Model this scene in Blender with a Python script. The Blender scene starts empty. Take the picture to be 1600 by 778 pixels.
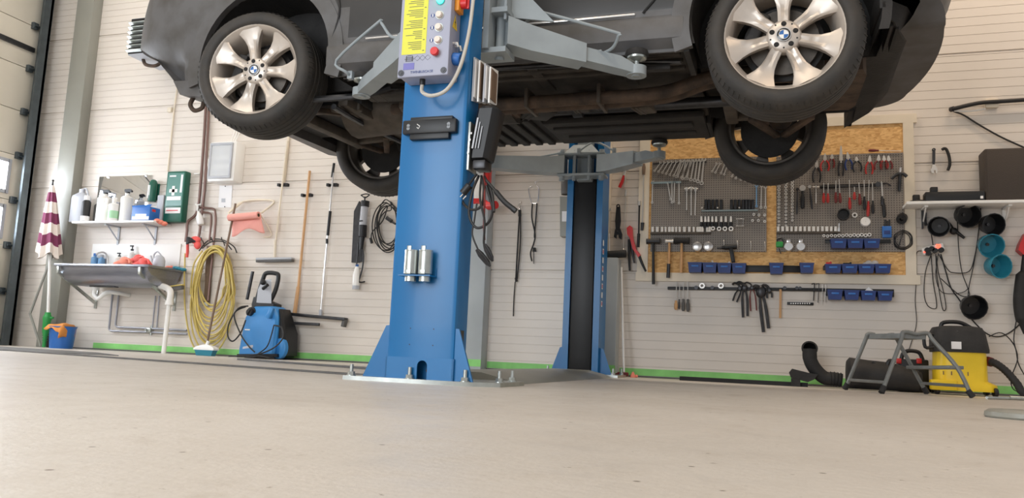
import bpy, bmesh, math, random
from mathutils import Vector, Matrix
import numpy as np
random.seed(7)
SC = bpy.context.scene
COL = SC.collection
PI = math.pi

# ------------------------------------------------------------------ camera (fitted to the wall seams of the photo, frame 1600x778)
FPX = 1250.0
YAW, PIT, ROL = -0.31743835, 0.13118454, 0.04447435
CAMH = 0.1404981          # metres above the floor
D = 6.7523695             # distance of the back wall plane (Y)
def _axes():
    cy, sy, cp, sp, cr, sr = math.cos(YAW), math.sin(YAW), math.cos(PIT), math.sin(PIT), math.cos(ROL), math.sin(ROL)
    fwd = Vector((sy*cp, cy*cp, sp)); right = Vector((cy, -sy, 0)); up = right.cross(fwd)
    return cr*right + sr*up, -sr*right + cr*up, fwd
CR, CU, CF = _axes()
CAM = Vector((0, 0, CAMH))
cd = bpy.data.cameras.new('camera'); co = bpy.data.objects.new('camera', cd); COL.objects.link(co)
cd.sensor_width = 36; cd.lens = 36*FPX/1600; cd.clip_start = .02
m3 = Matrix((CR, CU, -CF)).transposed(); co.matrix_world = Matrix.Translation(CAM) @ m3.to_4x4()
SC.camera = co

# ------------------------------------------------------------------ light: open gate behind the camera (sky), lamps under the ceiling, door windows at left
SC.view_settings.view_transform = 'Standard'; SC.view_settings.look = 'None'
SC.view_settings.gamma = 1; SC.view_settings.use_curve_mapping = False
SC.view_settings.exposure = 0.44
w = bpy.data.worlds.new('world'); SC.world = w; w.use_nodes = True
w.node_tree.nodes['Background'].inputs[0].default_value = (.93, .96, 1, 1)
w.node_tree.nodes['Background'].inputs[1].default_value = 0.40
def area(name, loc, rot, sx, sy, power, col):
    l = bpy.data.lights.new(name, 'AREA'); l.shape = 'RECTANGLE'; l.size = sx; l.size_y = sy; l.energy = power; l.color = col
    o = bpy.data.objects.new(name, l); o.location = loc; o.rotation_euler = rot; COL.objects.link(o); return o
for i, (x, pw_, lc) in enumerate(((-6.2, 15, (1, .95, .88)), (-3.4, 30, (1, .91, .80)), (-.6, 34, (1, .84, .66)), (2.2, 30, (1, .76, .54)))):
    area('ceiling_lamp_back', (x, 5.7, 4.6), (0, 0, 0), 1.5, .25, pw_, lc)
    area('ceiling_lamp_front', (x, 1.6, 4.6), (0, 0, 0), 1.5, .25, pw_*.8, lc)
area('gate_daylight', (-3.0, -2.6, 2.0), (PI/2, 0, 0), 4, 3.2, 190, (.90, .95, 1))

# ------------------------------------------------------------------ helpers
def ray(x, y): return (x-800)/FPX*CR - (y-389)/FPX*CU + CF
def W(x, y, Y=D): d = ray(x, y); return CAM + d*(Y/d.y)          # point of the vertical plane at depth Y seen at a photo pixel
def WP(x, y, d=.03): return W(x, y, D-d)
def FL(x, y, z=0): d = ray(x, y); return CAM + d*((z-CAMH)/d.z)
def V(*a): return Vector(a)
def lerp(a, b, t): return a + (b-a)*t
def spl(pts, n=6, closed=False):                                  # Catmull-Rom
    pts = [Vector(p) for p in pts]; out = []; N = len(pts)
    for i in range(N if closed else N-1):
        if closed: p0, p1, p2, p3 = pts[i-1], pts[i], pts[(i+1) % N], pts[(i+2) % N]
        else: p0, p1, p2, p3 = pts[max(i-1, 0)], pts[i], pts[i+1], pts[min(i+2, N-1)]
        for k in range(n):
            t = k/n
            out.append(.5*((2*p1)+(p2-p0)*t+(2*p0-5*p1+4*p2-p3)*t*t+(3*p1-p0-3*p2+p3)*t**3))
    if not closed: out.append(pts[-1])
    return out
def basis(ax):
    ax = Vector(ax).normalized(); h = V(0, 0, 1) if abs(ax.z) < .9 else V(1, 0, 0)
    a = h.cross(ax).normalized(); return a, ax.cross(a), ax
class MB:
    def __init__(s): s.bm = bmesh.new(); s.mi = 0
    def face(s, vs):
        try: f = s.bm.faces.new(vs); f.material_index = s.mi; return f
        except ValueError: return None
    def v(s, p): return s.bm.verts.new(p)
    def box(s, c, size, rot=None, bev=0, top=None):
        hx, hy, hz = [q/2 for q in size]; tx, ty = top if top else (1, 1); c = Vector(c); vs = []
        for z in (-hz, hz):
            kx, ky = (tx, ty) if z > 0 else (1, 1)
            for x, y in ((-hx, -hy), (hx, -hy), (hx, hy), (-hx, hy)):
                p = V(x*kx, y*ky, z)
                if rot is not None: p = rot @ p
                vs.append(s.v(c+p))
        fs = [s.face([vs[i] for i in q]) for q in ((3, 2, 1, 0), (4, 5, 6, 7), (0, 1, 5, 4), (1, 2, 6, 5), (2, 3, 7, 6), (3, 0, 4, 7))]
        if bev: bmesh.ops.bevel(s.bm, geom=list({e for f in fs for e in f.edges}), offset=bev, segments=2, affect='EDGES', profile=.5, material=s.mi)
        return s
    def bx(s, x0, x1, y0, y1, z0, z1, bev=0): return s.box(((x0+x1)/2, (y0+y1)/2, (z0+z1)/2), (abs(x1-x0), abs(y1-y0), abs(z1-z0)), None, bev)
    def beam(s, a, b, w_, h_, up=(0, 0, 1), bev=0, top=None):              # box along a->b
        a, b = Vector(a), Vector(b); u = (b-a); L = u.length; u.normalize(); side = Vector(up).cross(u).normalized(); n = u.cross(side)
        R = Matrix((side, n, u)).transposed(); return s.box((a+b)/2, (w_, h_, L), R, bev, top)
    def rings(s, rings, closed=True, caps=True, capend=None):
        vr = [[s.v(p) for p in r] for r in rings]; n = len(vr[0])
        for a, b in zip(vr, vr[1:]):
            for i in range(n if closed else n-1):
                j = (i+1) % n; s.face((a[i], a[j], b[j], b[i]))
        if caps:
            s.face(vr[0][::-1]); s.face(vr[-1])
        return vr
    def cyl(s, a, b, r, r2=None, n=14, caps=True):
        a, b = Vector(a), Vector(b); u, v_, _ = basis(b-a); r2 = r if r2 is None else r2
        cs = [(math.cos(2*PI*i/n), math.sin(2*PI*i/n)) for i in range(n)]
        s.rings([[a+(u*c+v_*q)*r for c, q in cs], [b+(u*c+v_*q)*r2 for c, q in cs]], True, caps); return s
    def lathe(s, prof, o, ax, n=20, caps=False):                          # prof [(r, t)], t along ax
        o = Vector(o); u, v_, a = basis(ax)
        cs = [(math.cos(2*PI*i/n), math.sin(2*PI*i/n)) for i in range(n)]
        s.rings([[o+a*t+(u*c+v_*q)*max(r, 1e-4) for c, q in cs] for r, t in prof], True, caps); return s
    def tube(s, pts, r, n=8, closed=False):
        pts = [Vector(p) for p in pts]; N = len(pts); T = []
        for i in range(N):
            a = pts[i-1] if (i or closed) else pts[i]; b = pts[(i+1) % N] if (i < N-1 or closed) else pts[i]
            t = b-a; T.append(t.normalized() if t.length > 1e-9 else V(0, 0, 1))
        u, v_, _ = basis(T[0]); R = []
        for i in range(N):
            u = (u-T[i]*u.dot(T[i]));
            if u.length < 1e-6: u = basis(T[i])[0]
            u.normalize(); v2 = T[i].cross(u); rr = r[i] if isinstance(r, (list, tuple)) else r
            R.append([pts[i]+(u*math.cos(2*PI*k/n)+v2*math.sin(2*PI*k/n))*rr for k in range(n)])
        if closed: s.rings(R+[R[0]], True, False)
        else: s.rings(R)
        return s
    def prism(s, poly, vec):
        vec = Vector(vec); s.rings([[Vector(p) for p in poly], [Vector(p)+vec for p in poly]]); return s
    def flat(s, px, d, th):                                               # photo outline on the wall, front at distance d from the wall, thickness th
        s.prism([W(x, y, D-d) for x, y in px], (0, th, 0)); return s
    def ann(s, c, ax, ri, ro, th, n=16):
        s.lathe([(ri, -th/2), (ro, -th/2), (ro, th/2), (ri, th/2), (ri, -th/2)], c, ax, n); return s
    def sph(s, c, r, sc=(1, 1, 1), n=12, rot=None):
        c = Vector(c); R = []
        for i in range(1, n//2+1):
            pass
        m = max(6, n//2)
        for i in range(m+1):
            th = PI*i/m; rr = max(math.sin(th), 1e-3)
            ring = []
            for k in range(n):
                p = V(rr*math.cos(2*PI*k/n)*r*sc[0], rr*math.sin(2*PI*k/n)*r*sc[1], -math.cos(th)*r*sc[2])
                ring.append(c+(rot @ p if rot is not None else p))
            R.append(ring)
        s.rings(R); return s
    def tray(s, c, wx, dy, h, tp=.8, wl=.004, rim=0):                    # open box, bottom centre c, narrower at the bottom
        c = Vector(c)
        def rect(kx, ky, z, o): return [c+V(sx*(wx/2*kx+o), sy*(dy/2*ky+o), z) for sx, sy in ((-1, -1), (1, -1), (1, 1), (-1, 1))]
        s.rings([rect(tp, tp, 0, 0), rect(1, 1, h, 0), rect(1, 1, h, rim), rect(1, 1, h+.006, rim), rect(1, 1, h+.006, -wl), rect(tp, tp, wl, -wl)]); return s
    def build(s, name, mats, parent=None, sharp=40, loc=None):
        bm = s.bm; bmesh.ops.recalc_face_normals(bm, faces=bm.faces)
        me = bpy.data.meshes.new(name); root = parent
        if parent is not None:
            off = Vector(parent.get('_o', (0, 0, 0)))
        else:
            if loc is None:
                xs = [v.co for v in bm.verts]
                loc = V((min(p.x for p in xs)+max(p.x for p in xs))/2, (min(p.y for p in xs)+max(p.y for p in xs))/2, min(p.z for p in xs))
            off = Vector(loc)
        bmesh.ops.translate(bm, verts=bm.verts, vec=-off)
        bm.to_mesh(me); bm.free()
        for m in (mats if isinstance(mats, (list, tuple)) else [mats]): me.materials.append(m)
        me.polygons.foreach_set('use_smooth', [True]*len(me.polygons))
        me.set_sharp_from_angle(angle=math.radians(sharp))
        o = bpy.data.objects.new(name, me); COL.objects.link(o)
        if parent is not None: o.parent = parent; o['_o'] = tuple(off)
        else: o.location = off; o['_o'] = tuple(off)
        return o
    def split(s, name, mats, parent, sharp=40):                          # one object per loose piece
        bm = s.bm; bm.verts.ensure_lookup_table(); seen = set(); outs = []
        for v0 in bm.verts:
            if v0 in seen: continue
            st = [v0]; isl = []
            seen.add(v0)
            while st:
                q = st.pop(); isl.append(q)
                for e in q.link_edges:
                    o = e.other_vert(q)
                    if o not in seen: seen.add(o); st.append(o)
            outs.append(isl)
        res = []
        for isl in outs:
            nm = MB(); mp = {q: nm.bm.verts.new(q.co) for q in isl}; fs = {f for q in isl for f in q.link_faces}
            for f in fs:
                g = nm.face([mp[q] for q in f.verts])
                if g: g.material_index = f.material_index
            res.append(nm.build(name, mats, parent, sharp))
        bm.free(); return res
def tag(o, label, cat, group=None):
    o['label'] = label; o['category'] = cat
    if group: o['group'] = group
    return o
def thing(name, label, cat, loc, group=None):
    o = bpy.data.objects.new(name, None); o.empty_display_size = .05; COL.objects.link(o); o.location = loc; o['_o'] = tuple(loc)
    return tag(o, label, cat, group)
def struct(o): o['kind'] = 'structure'; return o
def clone(root, loc, label=None, rz=0, group=None, name=None):
    r = root.copy(); COL.objects.link(r); r.location = loc; r.rotation_euler = (0, 0, rz)
    if label: r['label'] = label
    if group: r['group'] = group
    for ch in list(root.children):
        c = ch.copy(); COL.objects.link(c); c.parent = r
        for g in list(ch.children):
            e = g.copy(); COL.objects.link(e); e.parent = c
    return r
def text(s, name, mat, parent, o, xdir, zdir, size, depth=.0008):
    cu = bpy.data.curves.new(name, 'FONT'); cu.body = s; cu.size = size; cu.extrude = depth; cu.align_x = 'CENTER'; cu.align_y = 'CENTER'
    tmp = bpy.data.objects.new(name, cu); COL.objects.link(tmp)
    dg = bpy.context.evaluated_depsgraph_get(); me = bpy.data.meshes.new_from_object(tmp.evaluated_get(dg))
    bpy.data.objects.remove(tmp); x = Vector(xdir).normalized(); z = Vector(zdir).normalized(); n = x.cross(z)
    off = Vector(parent['_o']); M = Matrix.Translation(Vector(o)-off) @ Matrix((x, z, n)).transposed().to_4x4()
    me.transform(M); me.materials.clear(); me.materials.append(mat)
    ob = bpy.data.objects.new(name, me); COL.objects.link(ob); ob.parent = parent; ob['_o'] = tuple(off); return ob
ORD = ['first', 'second', 'third', 'fourth', 'fifth', 'sixth', 'seventh', 'eighth', 'ninth', 'tenth', 'eleventh', 'twelfth', 'thirteenth', 'fourteenth', 'fifteenth', 'sixteenth', 'seventeenth', 'eighteenth', 'nineteenth', 'twentieth', 'twenty-first', 'twenty-second']

# ------------------------------------------------------------------ materials
def srgb(c): return tuple((q/255/12.92 if q/255 <= .04045 else ((q/255+.055)/1.055)**2.4) for q in c)+(1,)
def mat(name, rgb, rough=.5, metal=0, var=.0, scale=6, bump=0, bscale=60, coat=0, emit=0, alpha=1, trans=0, dirt=None, stretch=None):
    m = bpy.data.materials.new(name); m.use_nodes = True; nt = m.node_tree; b = nt.nodes['Principled BSDF']
    c = srgb(rgb); b.inputs['Base Color'].default_value = c; b.inputs['Roughness'].default_value = rough; b.inputs['Metallic'].default_value = metal
    if coat: b.inputs['Coat Weight'].default_value = coat; b.inputs['Coat Roughness'].default_value = .08
    if emit: b.inputs['Emission Color'].default_value = c; b.inputs['Emission Strength'].default_value = emit
    if alpha < 1: b.inputs['Alpha'].default_value = alpha
    if trans: b.inputs['Transmission Weight'].default_value = trans
    tc = nt.nodes.new('ShaderNodeTexCoord'); src = tc.outputs['Object']
    if stretch:
        mp = nt.nodes.new('ShaderNodeMapping'); mp.inputs['Scale'].default_value = stretch; nt.links.new(src, mp.inputs[0]); src = mp.outputs[0]
    if var or dirt:
        n = nt.nodes.new('ShaderNodeTexNoise'); n.inputs['Scale'].default_value = scale; n.inputs['Detail'].default_value = 6; nt.links.new(src, n.inputs['Vector'])
        r = nt.nodes.new('ShaderNodeValToRGB'); e = r.color_ramp.elements
        d2 = srgb(dirt) if dirt else tuple(q*(1-var) for q in c[:3])+(1,)
        e[0].position = .33; e[0].color = d2; e[1].position = .62; e[1].color = tuple(min(1, q*(1+var*.5)) for q in c[:3])+(1,)
        nt.links.new(n.outputs[0], r.inputs[0]); nt.links.new(r.outputs[0], b.inputs['Base Color'])
    if bump:
        n2 = nt.nodes.new('ShaderNodeTexNoise'); n2.inputs['Scale'].default_value = bscale; n2.inputs['Detail'].default_value = 4; nt.links.new(src, n2.inputs['Vector'])
        bp = nt.nodes.new('ShaderNodeBump'); bp.inputs['Strength'].default_value = bump; bp.inputs['Distance'].default_value = .01
        nt.links.new(n2.outputs[0], bp.inputs['Height']); nt.links.new(bp.outputs[0], b.inputs['Normal'])
    return m
M = {}
M['panel'] = mat('wall_panel', (220, 211, 201), .42, var=.05, scale=1.3)
M['door'] = mat('door_panel', (222, 214, 198), .5, var=.06, scale=1.5)
M['steel_green'] = mat('column_paint', (142, 141, 132), .4, var=.06, scale=3)
M['steel_grey'] = mat('column_grey_paint', (176, 182, 184), .45, var=.08, scale=3)
M['rail'] = mat('rail_steel', (92, 100, 104), .4, .6, var=.15, scale=8)
M['ceil'] = mat('ceiling_white', (215, 212, 205), .7)
M['blue'] = mat('lift_blue', (15, 104, 162), .38, var=.06, scale=3, coat=.1)
M['arm'] = mat('lift_grey', (146, 154, 158), .38, var=.08, scale=9)
M['stool'] = mat('stool_grey', (122, 124, 122), .45, .2, var=.12, scale=14)
M['zinc'] = mat('zinc', (186, 190, 186), .32, .85, var=.12, scale=18)
M['chrome'] = mat('chrome', (226, 224, 222), .24, .7)
M['steel'] = mat('tool_steel', (216, 212, 206), .34, .55)
M['dsteel'] = mat('dark_steel', (70, 70, 72), .38, .8, var=.2, scale=20)
M['black'] = mat('black_plastic', (24, 24, 26), .45, var=.15, scale=12)
M['rubber'] = mat('rubber', (33, 32, 32), .72, var=.25, scale=9, bump=.15, bscale=90)
M['tyre'] = mat('tyre_rubber', (44, 42, 40), .68, var=.3, scale=10, bump=.1, bscale=120, dirt=(60, 55, 50))
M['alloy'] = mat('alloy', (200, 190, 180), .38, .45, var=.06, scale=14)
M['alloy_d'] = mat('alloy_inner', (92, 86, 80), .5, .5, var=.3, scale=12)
M['clad'] = mat('cladding_plastic', (86, 85, 86), .5, var=.12, scale=7, dirt=(70, 67, 64))
M['paint'] = mat('car_paint', (38, 36, 35), .42, .0, var=.2, scale=5, coat=.25)
M['under'] = mat('underbody', (62, 57, 52), .8, var=.35, scale=7, bump=.3, bscale=40, dirt=(42, 38, 35))
M['under_d'] = mat('underbody_black', (40, 38, 37), .7, var=.35, scale=9, bump=.25, bscale=50)
M['rust'] = mat('rusty_steel', (88, 72, 60), .75, .3, var=.3, scale=9, bump=.3, bscale=60, dirt=(56, 48, 42))
M['alu_d'] = mat('dirty_aluminium', (84, 76, 68), .65, .3, var=.3, scale=12)
M['white'] = mat('white_plastic', (236, 234, 230), .4)
M['whitep'] = mat('white_paint_wood', (226, 214, 194), .5, var=.06, scale=6)
M['grey'] = mat('grey_plastic', (176, 178, 184), .45)
M['boxgrey'] = mat('control_box_grey', (158, 160, 178), .4, var=.04)
M['yellow'] = mat('yellow_plastic', (238, 202, 34), .4, var=.08, scale=6)
M['ylabel'] = mat('yellow_label', (216, 214, 70), .5)
M['red'] = mat('red_plastic', (205, 44, 44), .4, var=.06)
M['dred'] = mat('dark_red_plastic', (112, 36, 34), .45)
M['orange'] = mat('orange_plastic', (235, 150, 40), .45)
M['bbin'] = mat('bin_blue', (34, 58, 120), .45, var=.08)
M['bluep'] = mat('blue_plastic', (44, 106, 182), .4, var=.08)
M['lblue'] = mat('light_blue', (112, 158, 200), .4)
M['teal'] = mat('teal_plastic', (40, 128, 150), .45)
M['green'] = mat('green_plastic', (24, 92, 74), .4)
M['lgreen'] = mat('green_clamp', (44, 150, 70), .45)
M['tape'] = mat('green_tape', (138, 208, 118), .6, var=.18, scale=5)
M['wood'] = mat('wood_handle', (206, 160, 112), .55, var=.18, scale=5, stretch=(12, 12, 1))
M['dwood'] = mat('dark_wood', (120, 98, 80), .6, var=.2, scale=6, stretch=(12, 12, 1))
M['hose'] = mat('yellow_hose', (206, 184, 104), .45, var=.1, scale=10)
M['stain'] = mat('stainless', (156, 158, 168), .34, .85, var=.08, scale=6, stretch=(1, 12, 12))
M['pipe'] = mat('brown_pipe', (122, 96, 88), .4, .5)
M['pipeg'] = mat('grey_pipe', (150, 150, 156), .4, .5)
M['pink'] = mat('pink_paper', (236, 164, 152), .8, bump=.2, bscale=30)
M['cloth_o'] = mat('orange_cloth', (226, 148, 74), .9, bump=.4, bscale=30)
M['redglove'] = mat('red_glove', (232, 92, 86), .7, var=.1, bump=.2, bscale=40)
M['salmon'] = mat('salmon_cloth', (236, 140, 118), .85, bump=.3, bscale=40)
M['maroon'] = mat('maroon_fabric', (122, 52, 84), .85, bump=.15, bscale=80)
M['cream'] = mat('cream_fabric', (228, 216, 206), .85, bump=.15, bscale=80)
M['mirror'] = mat('mirror', (225, 228, 235), .03, 1)
M['glass'] = mat('clear_plastic', (236, 238, 240), .15, alpha=.45)
M['paper'] = mat('paper', (236, 234, 234), .7)
M['bag'] = mat('plastic_bag', (236, 234, 232), .4, bump=.3, bscale=30)
M['spk'] = mat('speaker_black', (66, 58, 52), .8, bump=.2, bscale=150)
M['cable'] = mat('cable_black', (30, 28, 28), .55)
M['fa_win'] = mat('window_tint', (96, 140, 132), .2)
M['pgreen'] = mat('pale_green', (168, 214, 172), .5)
M['bright'] = mat('bright_socket_steel', (226, 222, 216), .35, .25)
M['rail_pale'] = mat('pale_rail', (140, 158, 164), .45)
M['tool_red'] = mat('tool_red', (176, 46, 42), .4, var=.06)
M['washer'] = mat('washer_blue', (58, 134, 198), .4, var=.08)
M['lug'] = mat('lug_dark', (36, 34, 33), .5, .5)
M['cable_g'] = mat('cable_grey', (188, 182, 172), .5)
M['mat_dark'] = mat('floor_strip', (96, 94, 92), .7, var=.15, scale=9)
M['led'] = mat('led_green', (60, 240, 170), .3, emit=4)
M['ledred'] = mat('led_red', (255, 70, 50), .3, emit=3)
M['day'] = mat('daylight_pane', (236, 244, 255), .2, emit=17)
M['roundel'] = mat('roundel_blue', (52, 104, 170), .3)
M['black_gloss'] = mat('black_gloss', (14, 14, 15), .2, coat=.5)
M['purple'] = mat('label_violet', (112, 110, 176), .5)

# concrete floor: beige grey, worn, with stains and fine cracks
def floor_mat():
    m = bpy.data.materials.new('concrete_floor'); m.use_nodes = True; nt = m.node_tree; b = nt.nodes['Principled BSDF']; L = nt.links.new
    tc = nt.nodes.new('ShaderNodeTexCoord')
    def noise(sc, det, rough=.55):
        n = nt.nodes.new('ShaderNodeTexNoise'); n.inputs['Scale'].default_value = sc; n.inputs['Detail'].default_value = det; n.inputs['Roughness'].default_value = rough
        L(tc.outputs['Object'], n.inputs['Vector']); return n
    def ramp(src, p0, c0, p1, c1):
        r = nt.nodes.new('ShaderNodeValToRGB'); e = r.color_ramp.elements; e[0].position = p0; e[0].color = c0; e[1].position = p1; e[1].color = c1; L(src, r.inputs[0]); return r
    def mix(f, a, b_, mode='MULTIPLY'):
        x = nt.nodes.new('ShaderNodeMix'); x.data_type = 'RGBA'; x.blend_type = mode
        if isinstance(f, (int, float)): x.inputs[0].default_value = f
        else: L(f, x.inputs[0])
        L(a, x.inputs[6]); L(b_, x.inputs[7]); return x.outputs[2]
    n1 = noise(.8, 8, .6); r1 = ramp(n1.outputs[0], .35, srgb((190, 182, 172)), .65, srgb((204, 197, 188)))
    n2 = noise(9, 8, .7); r2 = ramp(n2.outputs[0], .3, (.93, .92, .91, 1), .5, (1, 1, 1, 1))
    n3 = noise(46, 3, .6); r3 = ramp(n3.outputs[0], .27, (.5, .46, .42, 1), .31, (1, 1, 1, 1))
    c = mix(1, r1.outputs[0], r2.outputs[0]); c = mix(.9, c, r3.outputs[0])
    vo = nt.nodes.new('ShaderNodeTexVoronoi'); vo.feature = 'F1'; vo.inputs['Scale'].default_value = 13; vo.inputs['Randomness'].default_value = 1; L(tc.outputs['Object'], vo.inputs['Vector'])
    r4 = ramp(vo.outputs['Distance'], .045, (.30, .26, .23, 1), .075, (1, 1, 1, 1)); c = mix(.9, c, r4.outputs[0])
    n6 = noise(2.2, 9, .75); r6_ = ramp(n6.outputs[0], .30, (.72, .68, .63, 1), .42, (1, 1, 1, 1)); c = mix(.7, c, r6_.outputs[0])
    L(c, b.inputs['Base Color']); b.inputs['Roughness'].default_value = .42
    rr = ramp(n2.outputs[0], .3, (.55, .55, .55, 1), .7, (.36, .36, .36, 1)); L(rr.outputs[0], b.inputs['Roughness'])
    bp = nt.nodes.new('ShaderNodeBump'); bp.inputs['Strength'].default_value = .12; bp.inputs['Distance'].default_value = .01; n5 = noise(60, 6); L(n5.outputs[0], bp.inputs['Height']); L(bp.outputs[0], b.inputs['Normal'])
    return m
M['floor'] = floor_mat()
def osb_mat():
    m = bpy.data.materials.new('osb_board'); m.use_nodes = True; nt = m.node_tree; b = nt.nodes['Principled BSDF']; L = nt.links.new
    tc = nt.nodes.new('ShaderNodeTexCoord'); mp = nt.nodes.new('ShaderNodeMapping'); mp.inputs['Rotation'].default_value = (0, .5, 0); mp.inputs['Scale'].default_value = (26, 26, 62); L(tc.outputs['Object'], mp.inputs[0])
    vo = nt.nodes.new('ShaderNodeTexVoronoi'); vo.inputs['Scale'].default_value = 1.5; L(mp.outputs[0], vo.inputs['Vector'])
    r = nt.nodes.new('ShaderNodeValToRGB'); e = r.color_ramp.elements; e[0].color = srgb((204, 152, 90)); e[1].color = srgb((236, 192, 128)); e[0].position = .0; e[1].position = .9
    sp = nt.nodes.new('ShaderNodeSeparateColor'); L(vo.outputs['Color'], sp.inputs[0]); L(sp.outputs[0], r.inputs[0]); L(r.outputs[0], b.inputs['Base Color']); b.inputs['Roughness'].default_value = .65
    return m
M['osb'] = osb_mat()
def perf_mat():                                                   # perforated steel: grey with a grid of dark holes
    m = bpy.data.materials.new('perforated_steel'); m.use_nodes = True; nt = m.node_tree; b = nt.nodes['Principled BSDF']; L = nt.links.new
    tc = nt.nodes.new('ShaderNodeTexCoord'); sx = nt.nodes.new('ShaderNodeSeparateXYZ'); L(tc.outputs['Object'], sx.inputs[0])
    def ma(op, a, v=None):
        n = nt.nodes.new('ShaderNodeMath'); n.operation = op
        L(a, n.inputs[0])
        if v is not None:
            if isinstance(v, (int, float)): n.inputs[1].default_value = v
            else: L(v, n.inputs[1])
        return n.outputs[0]
    d = []
    for k in (0, 2):
        f = ma('FRACT', ma('ADD', ma('MULTIPLY', sx.outputs[k], 52.0), 100.0)); g = ma('SUBTRACT', f, .5); d.append(ma('MULTIPLY', g, g))
    q = ma('ADD', d[0], d[1]); t = ma('LESS_THAN', q, .055)
    mx = nt.nodes.new('ShaderNodeMix'); mx.data_type = 'RGBA'; L(t, mx.inputs[0]); mx.inputs[6].default_value = srgb((136, 128, 120)); mx.inputs[7].default_value = srgb((80, 74, 69))
    L(mx.outputs[2], b.inputs['Base Color']); b.inputs['Roughness'].default_value = .5; b.inputs['Metallic'].default_value = .2
    return m
M['perf'] = perf_mat()
# ------------------------------------------------------------------ the setting
PNL = .87
fl = struct(MB().bx(-9.5, 5, -4, D+.12, -.1, 0).build('floor', M['floor'], loc=(0, 0, 0)))
def siding():                                                     # horizontally grooved sandwich panels, 12 grooves each
    prof = [(0, 0.0)]; z0 = 0.0; seam0 = .888
    zs = []
    for k in range(-1, 5):
        base = seam0 + k*PNL
        for g in range(12): zs.append((base+g*PNL/12, g == 0))
        zs.append((base-.020, False))
    zs.sort()
    for z, big in zs:
        if z < .03 or z > 4.9: continue
        wd, dp = (.0065, .014) if big else (.0022, .0045)
        if z-wd <= prof[-1][0]+.001: continue
        prof += [(z-wd, 0), (z-wd*.5, dp), (z+wd*.5, dp), (z+wd, 0)]
    prof.append((5.0, 0))
    m = MB(); x0, x1 = -8.1, 5
    poly = [(D+d, z) for z, d in prof]
    a = [m.v((x0, y, z)) for y, z in poly]; b = [m.v((x1, y, z)) for y, z in poly]
    for i in range(len(poly)-1): m.face((a[i], b[i], b[i+1], a[i+1]))
    q = [m.v(p) for p in ((x0, D+.12, 0), (x1, D+.12, 0), (x1, D+.12, 5), (x0, D+.12, 5))]
    m.face(q); m.face((a[0], q[0], q[3], a[-1])); m.face((b[0], b[-1], q[2], q[1])); m.face((a[-1], b[-1], q[2], q[3])); m.face((a[0], b[0], q[1], q[0]))
    return struct(m.build('wall_back', M['panel'], sharp=20, loc=(0, D, 0)))
siding()
struct(MB().bx(-8.2, 5, -4, D+.12, 5, 5.1).build('ceiling', M['ceil'], loc=(0, 0, 5)))
# left wall around the sectional door
DX = -7.95
mw = MB(); mw.bx(DX-.2, DX-.06, 6.66, D+.12, 0, 5); mw.bx(DX-.2, DX-.06, -4, 6.66, 4.2, 5); mw.bx(DX-.2, DX-.06, -4, 2.4, 0, 4.2)
struct(mw.build('wall_left', M['panel'], loc=(DX, 0, 0)))
dz = [.0]+[.08+.5*k for k in range(1, 9)]
door = MB()
for k in range(8):
    z0, z1 = dz[k]+.004, dz[k+1]-.004
    if k in (2, 3):                                              # panels with a row of windows
        zc = (z0+z1)/2; hz = .16; ys = []
        y = 6.50
        wins = [(6.43-i*.95-.62, 6.43-i*.95) for i in range(4)]
        door.bx(DX-.045, DX, 2.4, 6.6, z0, zc-hz); door.bx(DX-.045, DX, 2.4, 6.6, zc+hz, z1)
        edge = 6.6
        for a, b in wins:
            door.bx(DX-.045, DX, b, edge, zc-hz, zc+hz); edge = a
        door.bx(DX-.045, DX, 2.4, edge, zc-hz, zc+hz)
    else: door.bx(DX-.045, DX, 2.4, 6.6, z0, z1, .003)
dr = struct(door.build('door_1', M['door'], loc=(DX, 4.5, 0)))
dr['_o'] = (DX, 4.5, 0)
for k in (2, 3):
    zc = (dz[k]+dz[k+1])/2
    for i in range(4):
        a, b = 6.43-i*.95-.62, 6.43-i*.95
        MB().bx(DX-.035, DX-.03, a, b, zc-.16, zc+.16).build('window_pane', M['day'], dr)
        f = MB(); f.bx(DX-.001, DX+.012, a-.03, a+.01, zc-.19, zc+.19); f.bx(DX-.001, DX+.012, b-.01, b+.03, zc-.19, zc+.19); f.bx(DX-.001, DX+.012, a, b, zc-.19, zc-.15); f.bx(DX-.001, DX+.012, a, b, zc+.15, zc+.19)
        f.build('window_frame', M['grey'], dr)
for k in range(9):
    z = dz[k] if k else .05
    b = MB(); b.box((DX+.02, 6.52, z), (.04, .07, .075), None, .004); b.cyl((DX+.045, 6.5, z), (DX+.045, 6.68, z), .012, n=10); b.lathe([(.002, 0), (.026, 0), (.026, .02), (.002, .02)], (DX+.045, 6.6, z), (0, 1, 0), 12)
    b.build('roller_hinge', M['rail'], dr)
MB().bx(DX-.01, DX+.03, 2.4, 6.55, 3.28, 3.33).build('seal_strip', M['dsteel'], dr)
r = MB(); r.bx(DX-.03, DX+.13, 6.6, 6.63, .0, 4.6); r.bx(DX+.1, DX+.13, 6.52, 6.63, 0, 4.6); r.bx(DX-.05, DX+.10, 6.63, 6.66, 0, 4.6)
struct(r.build('trim_1', M['rail'], loc=(DX, 6.6, 0)))
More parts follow.
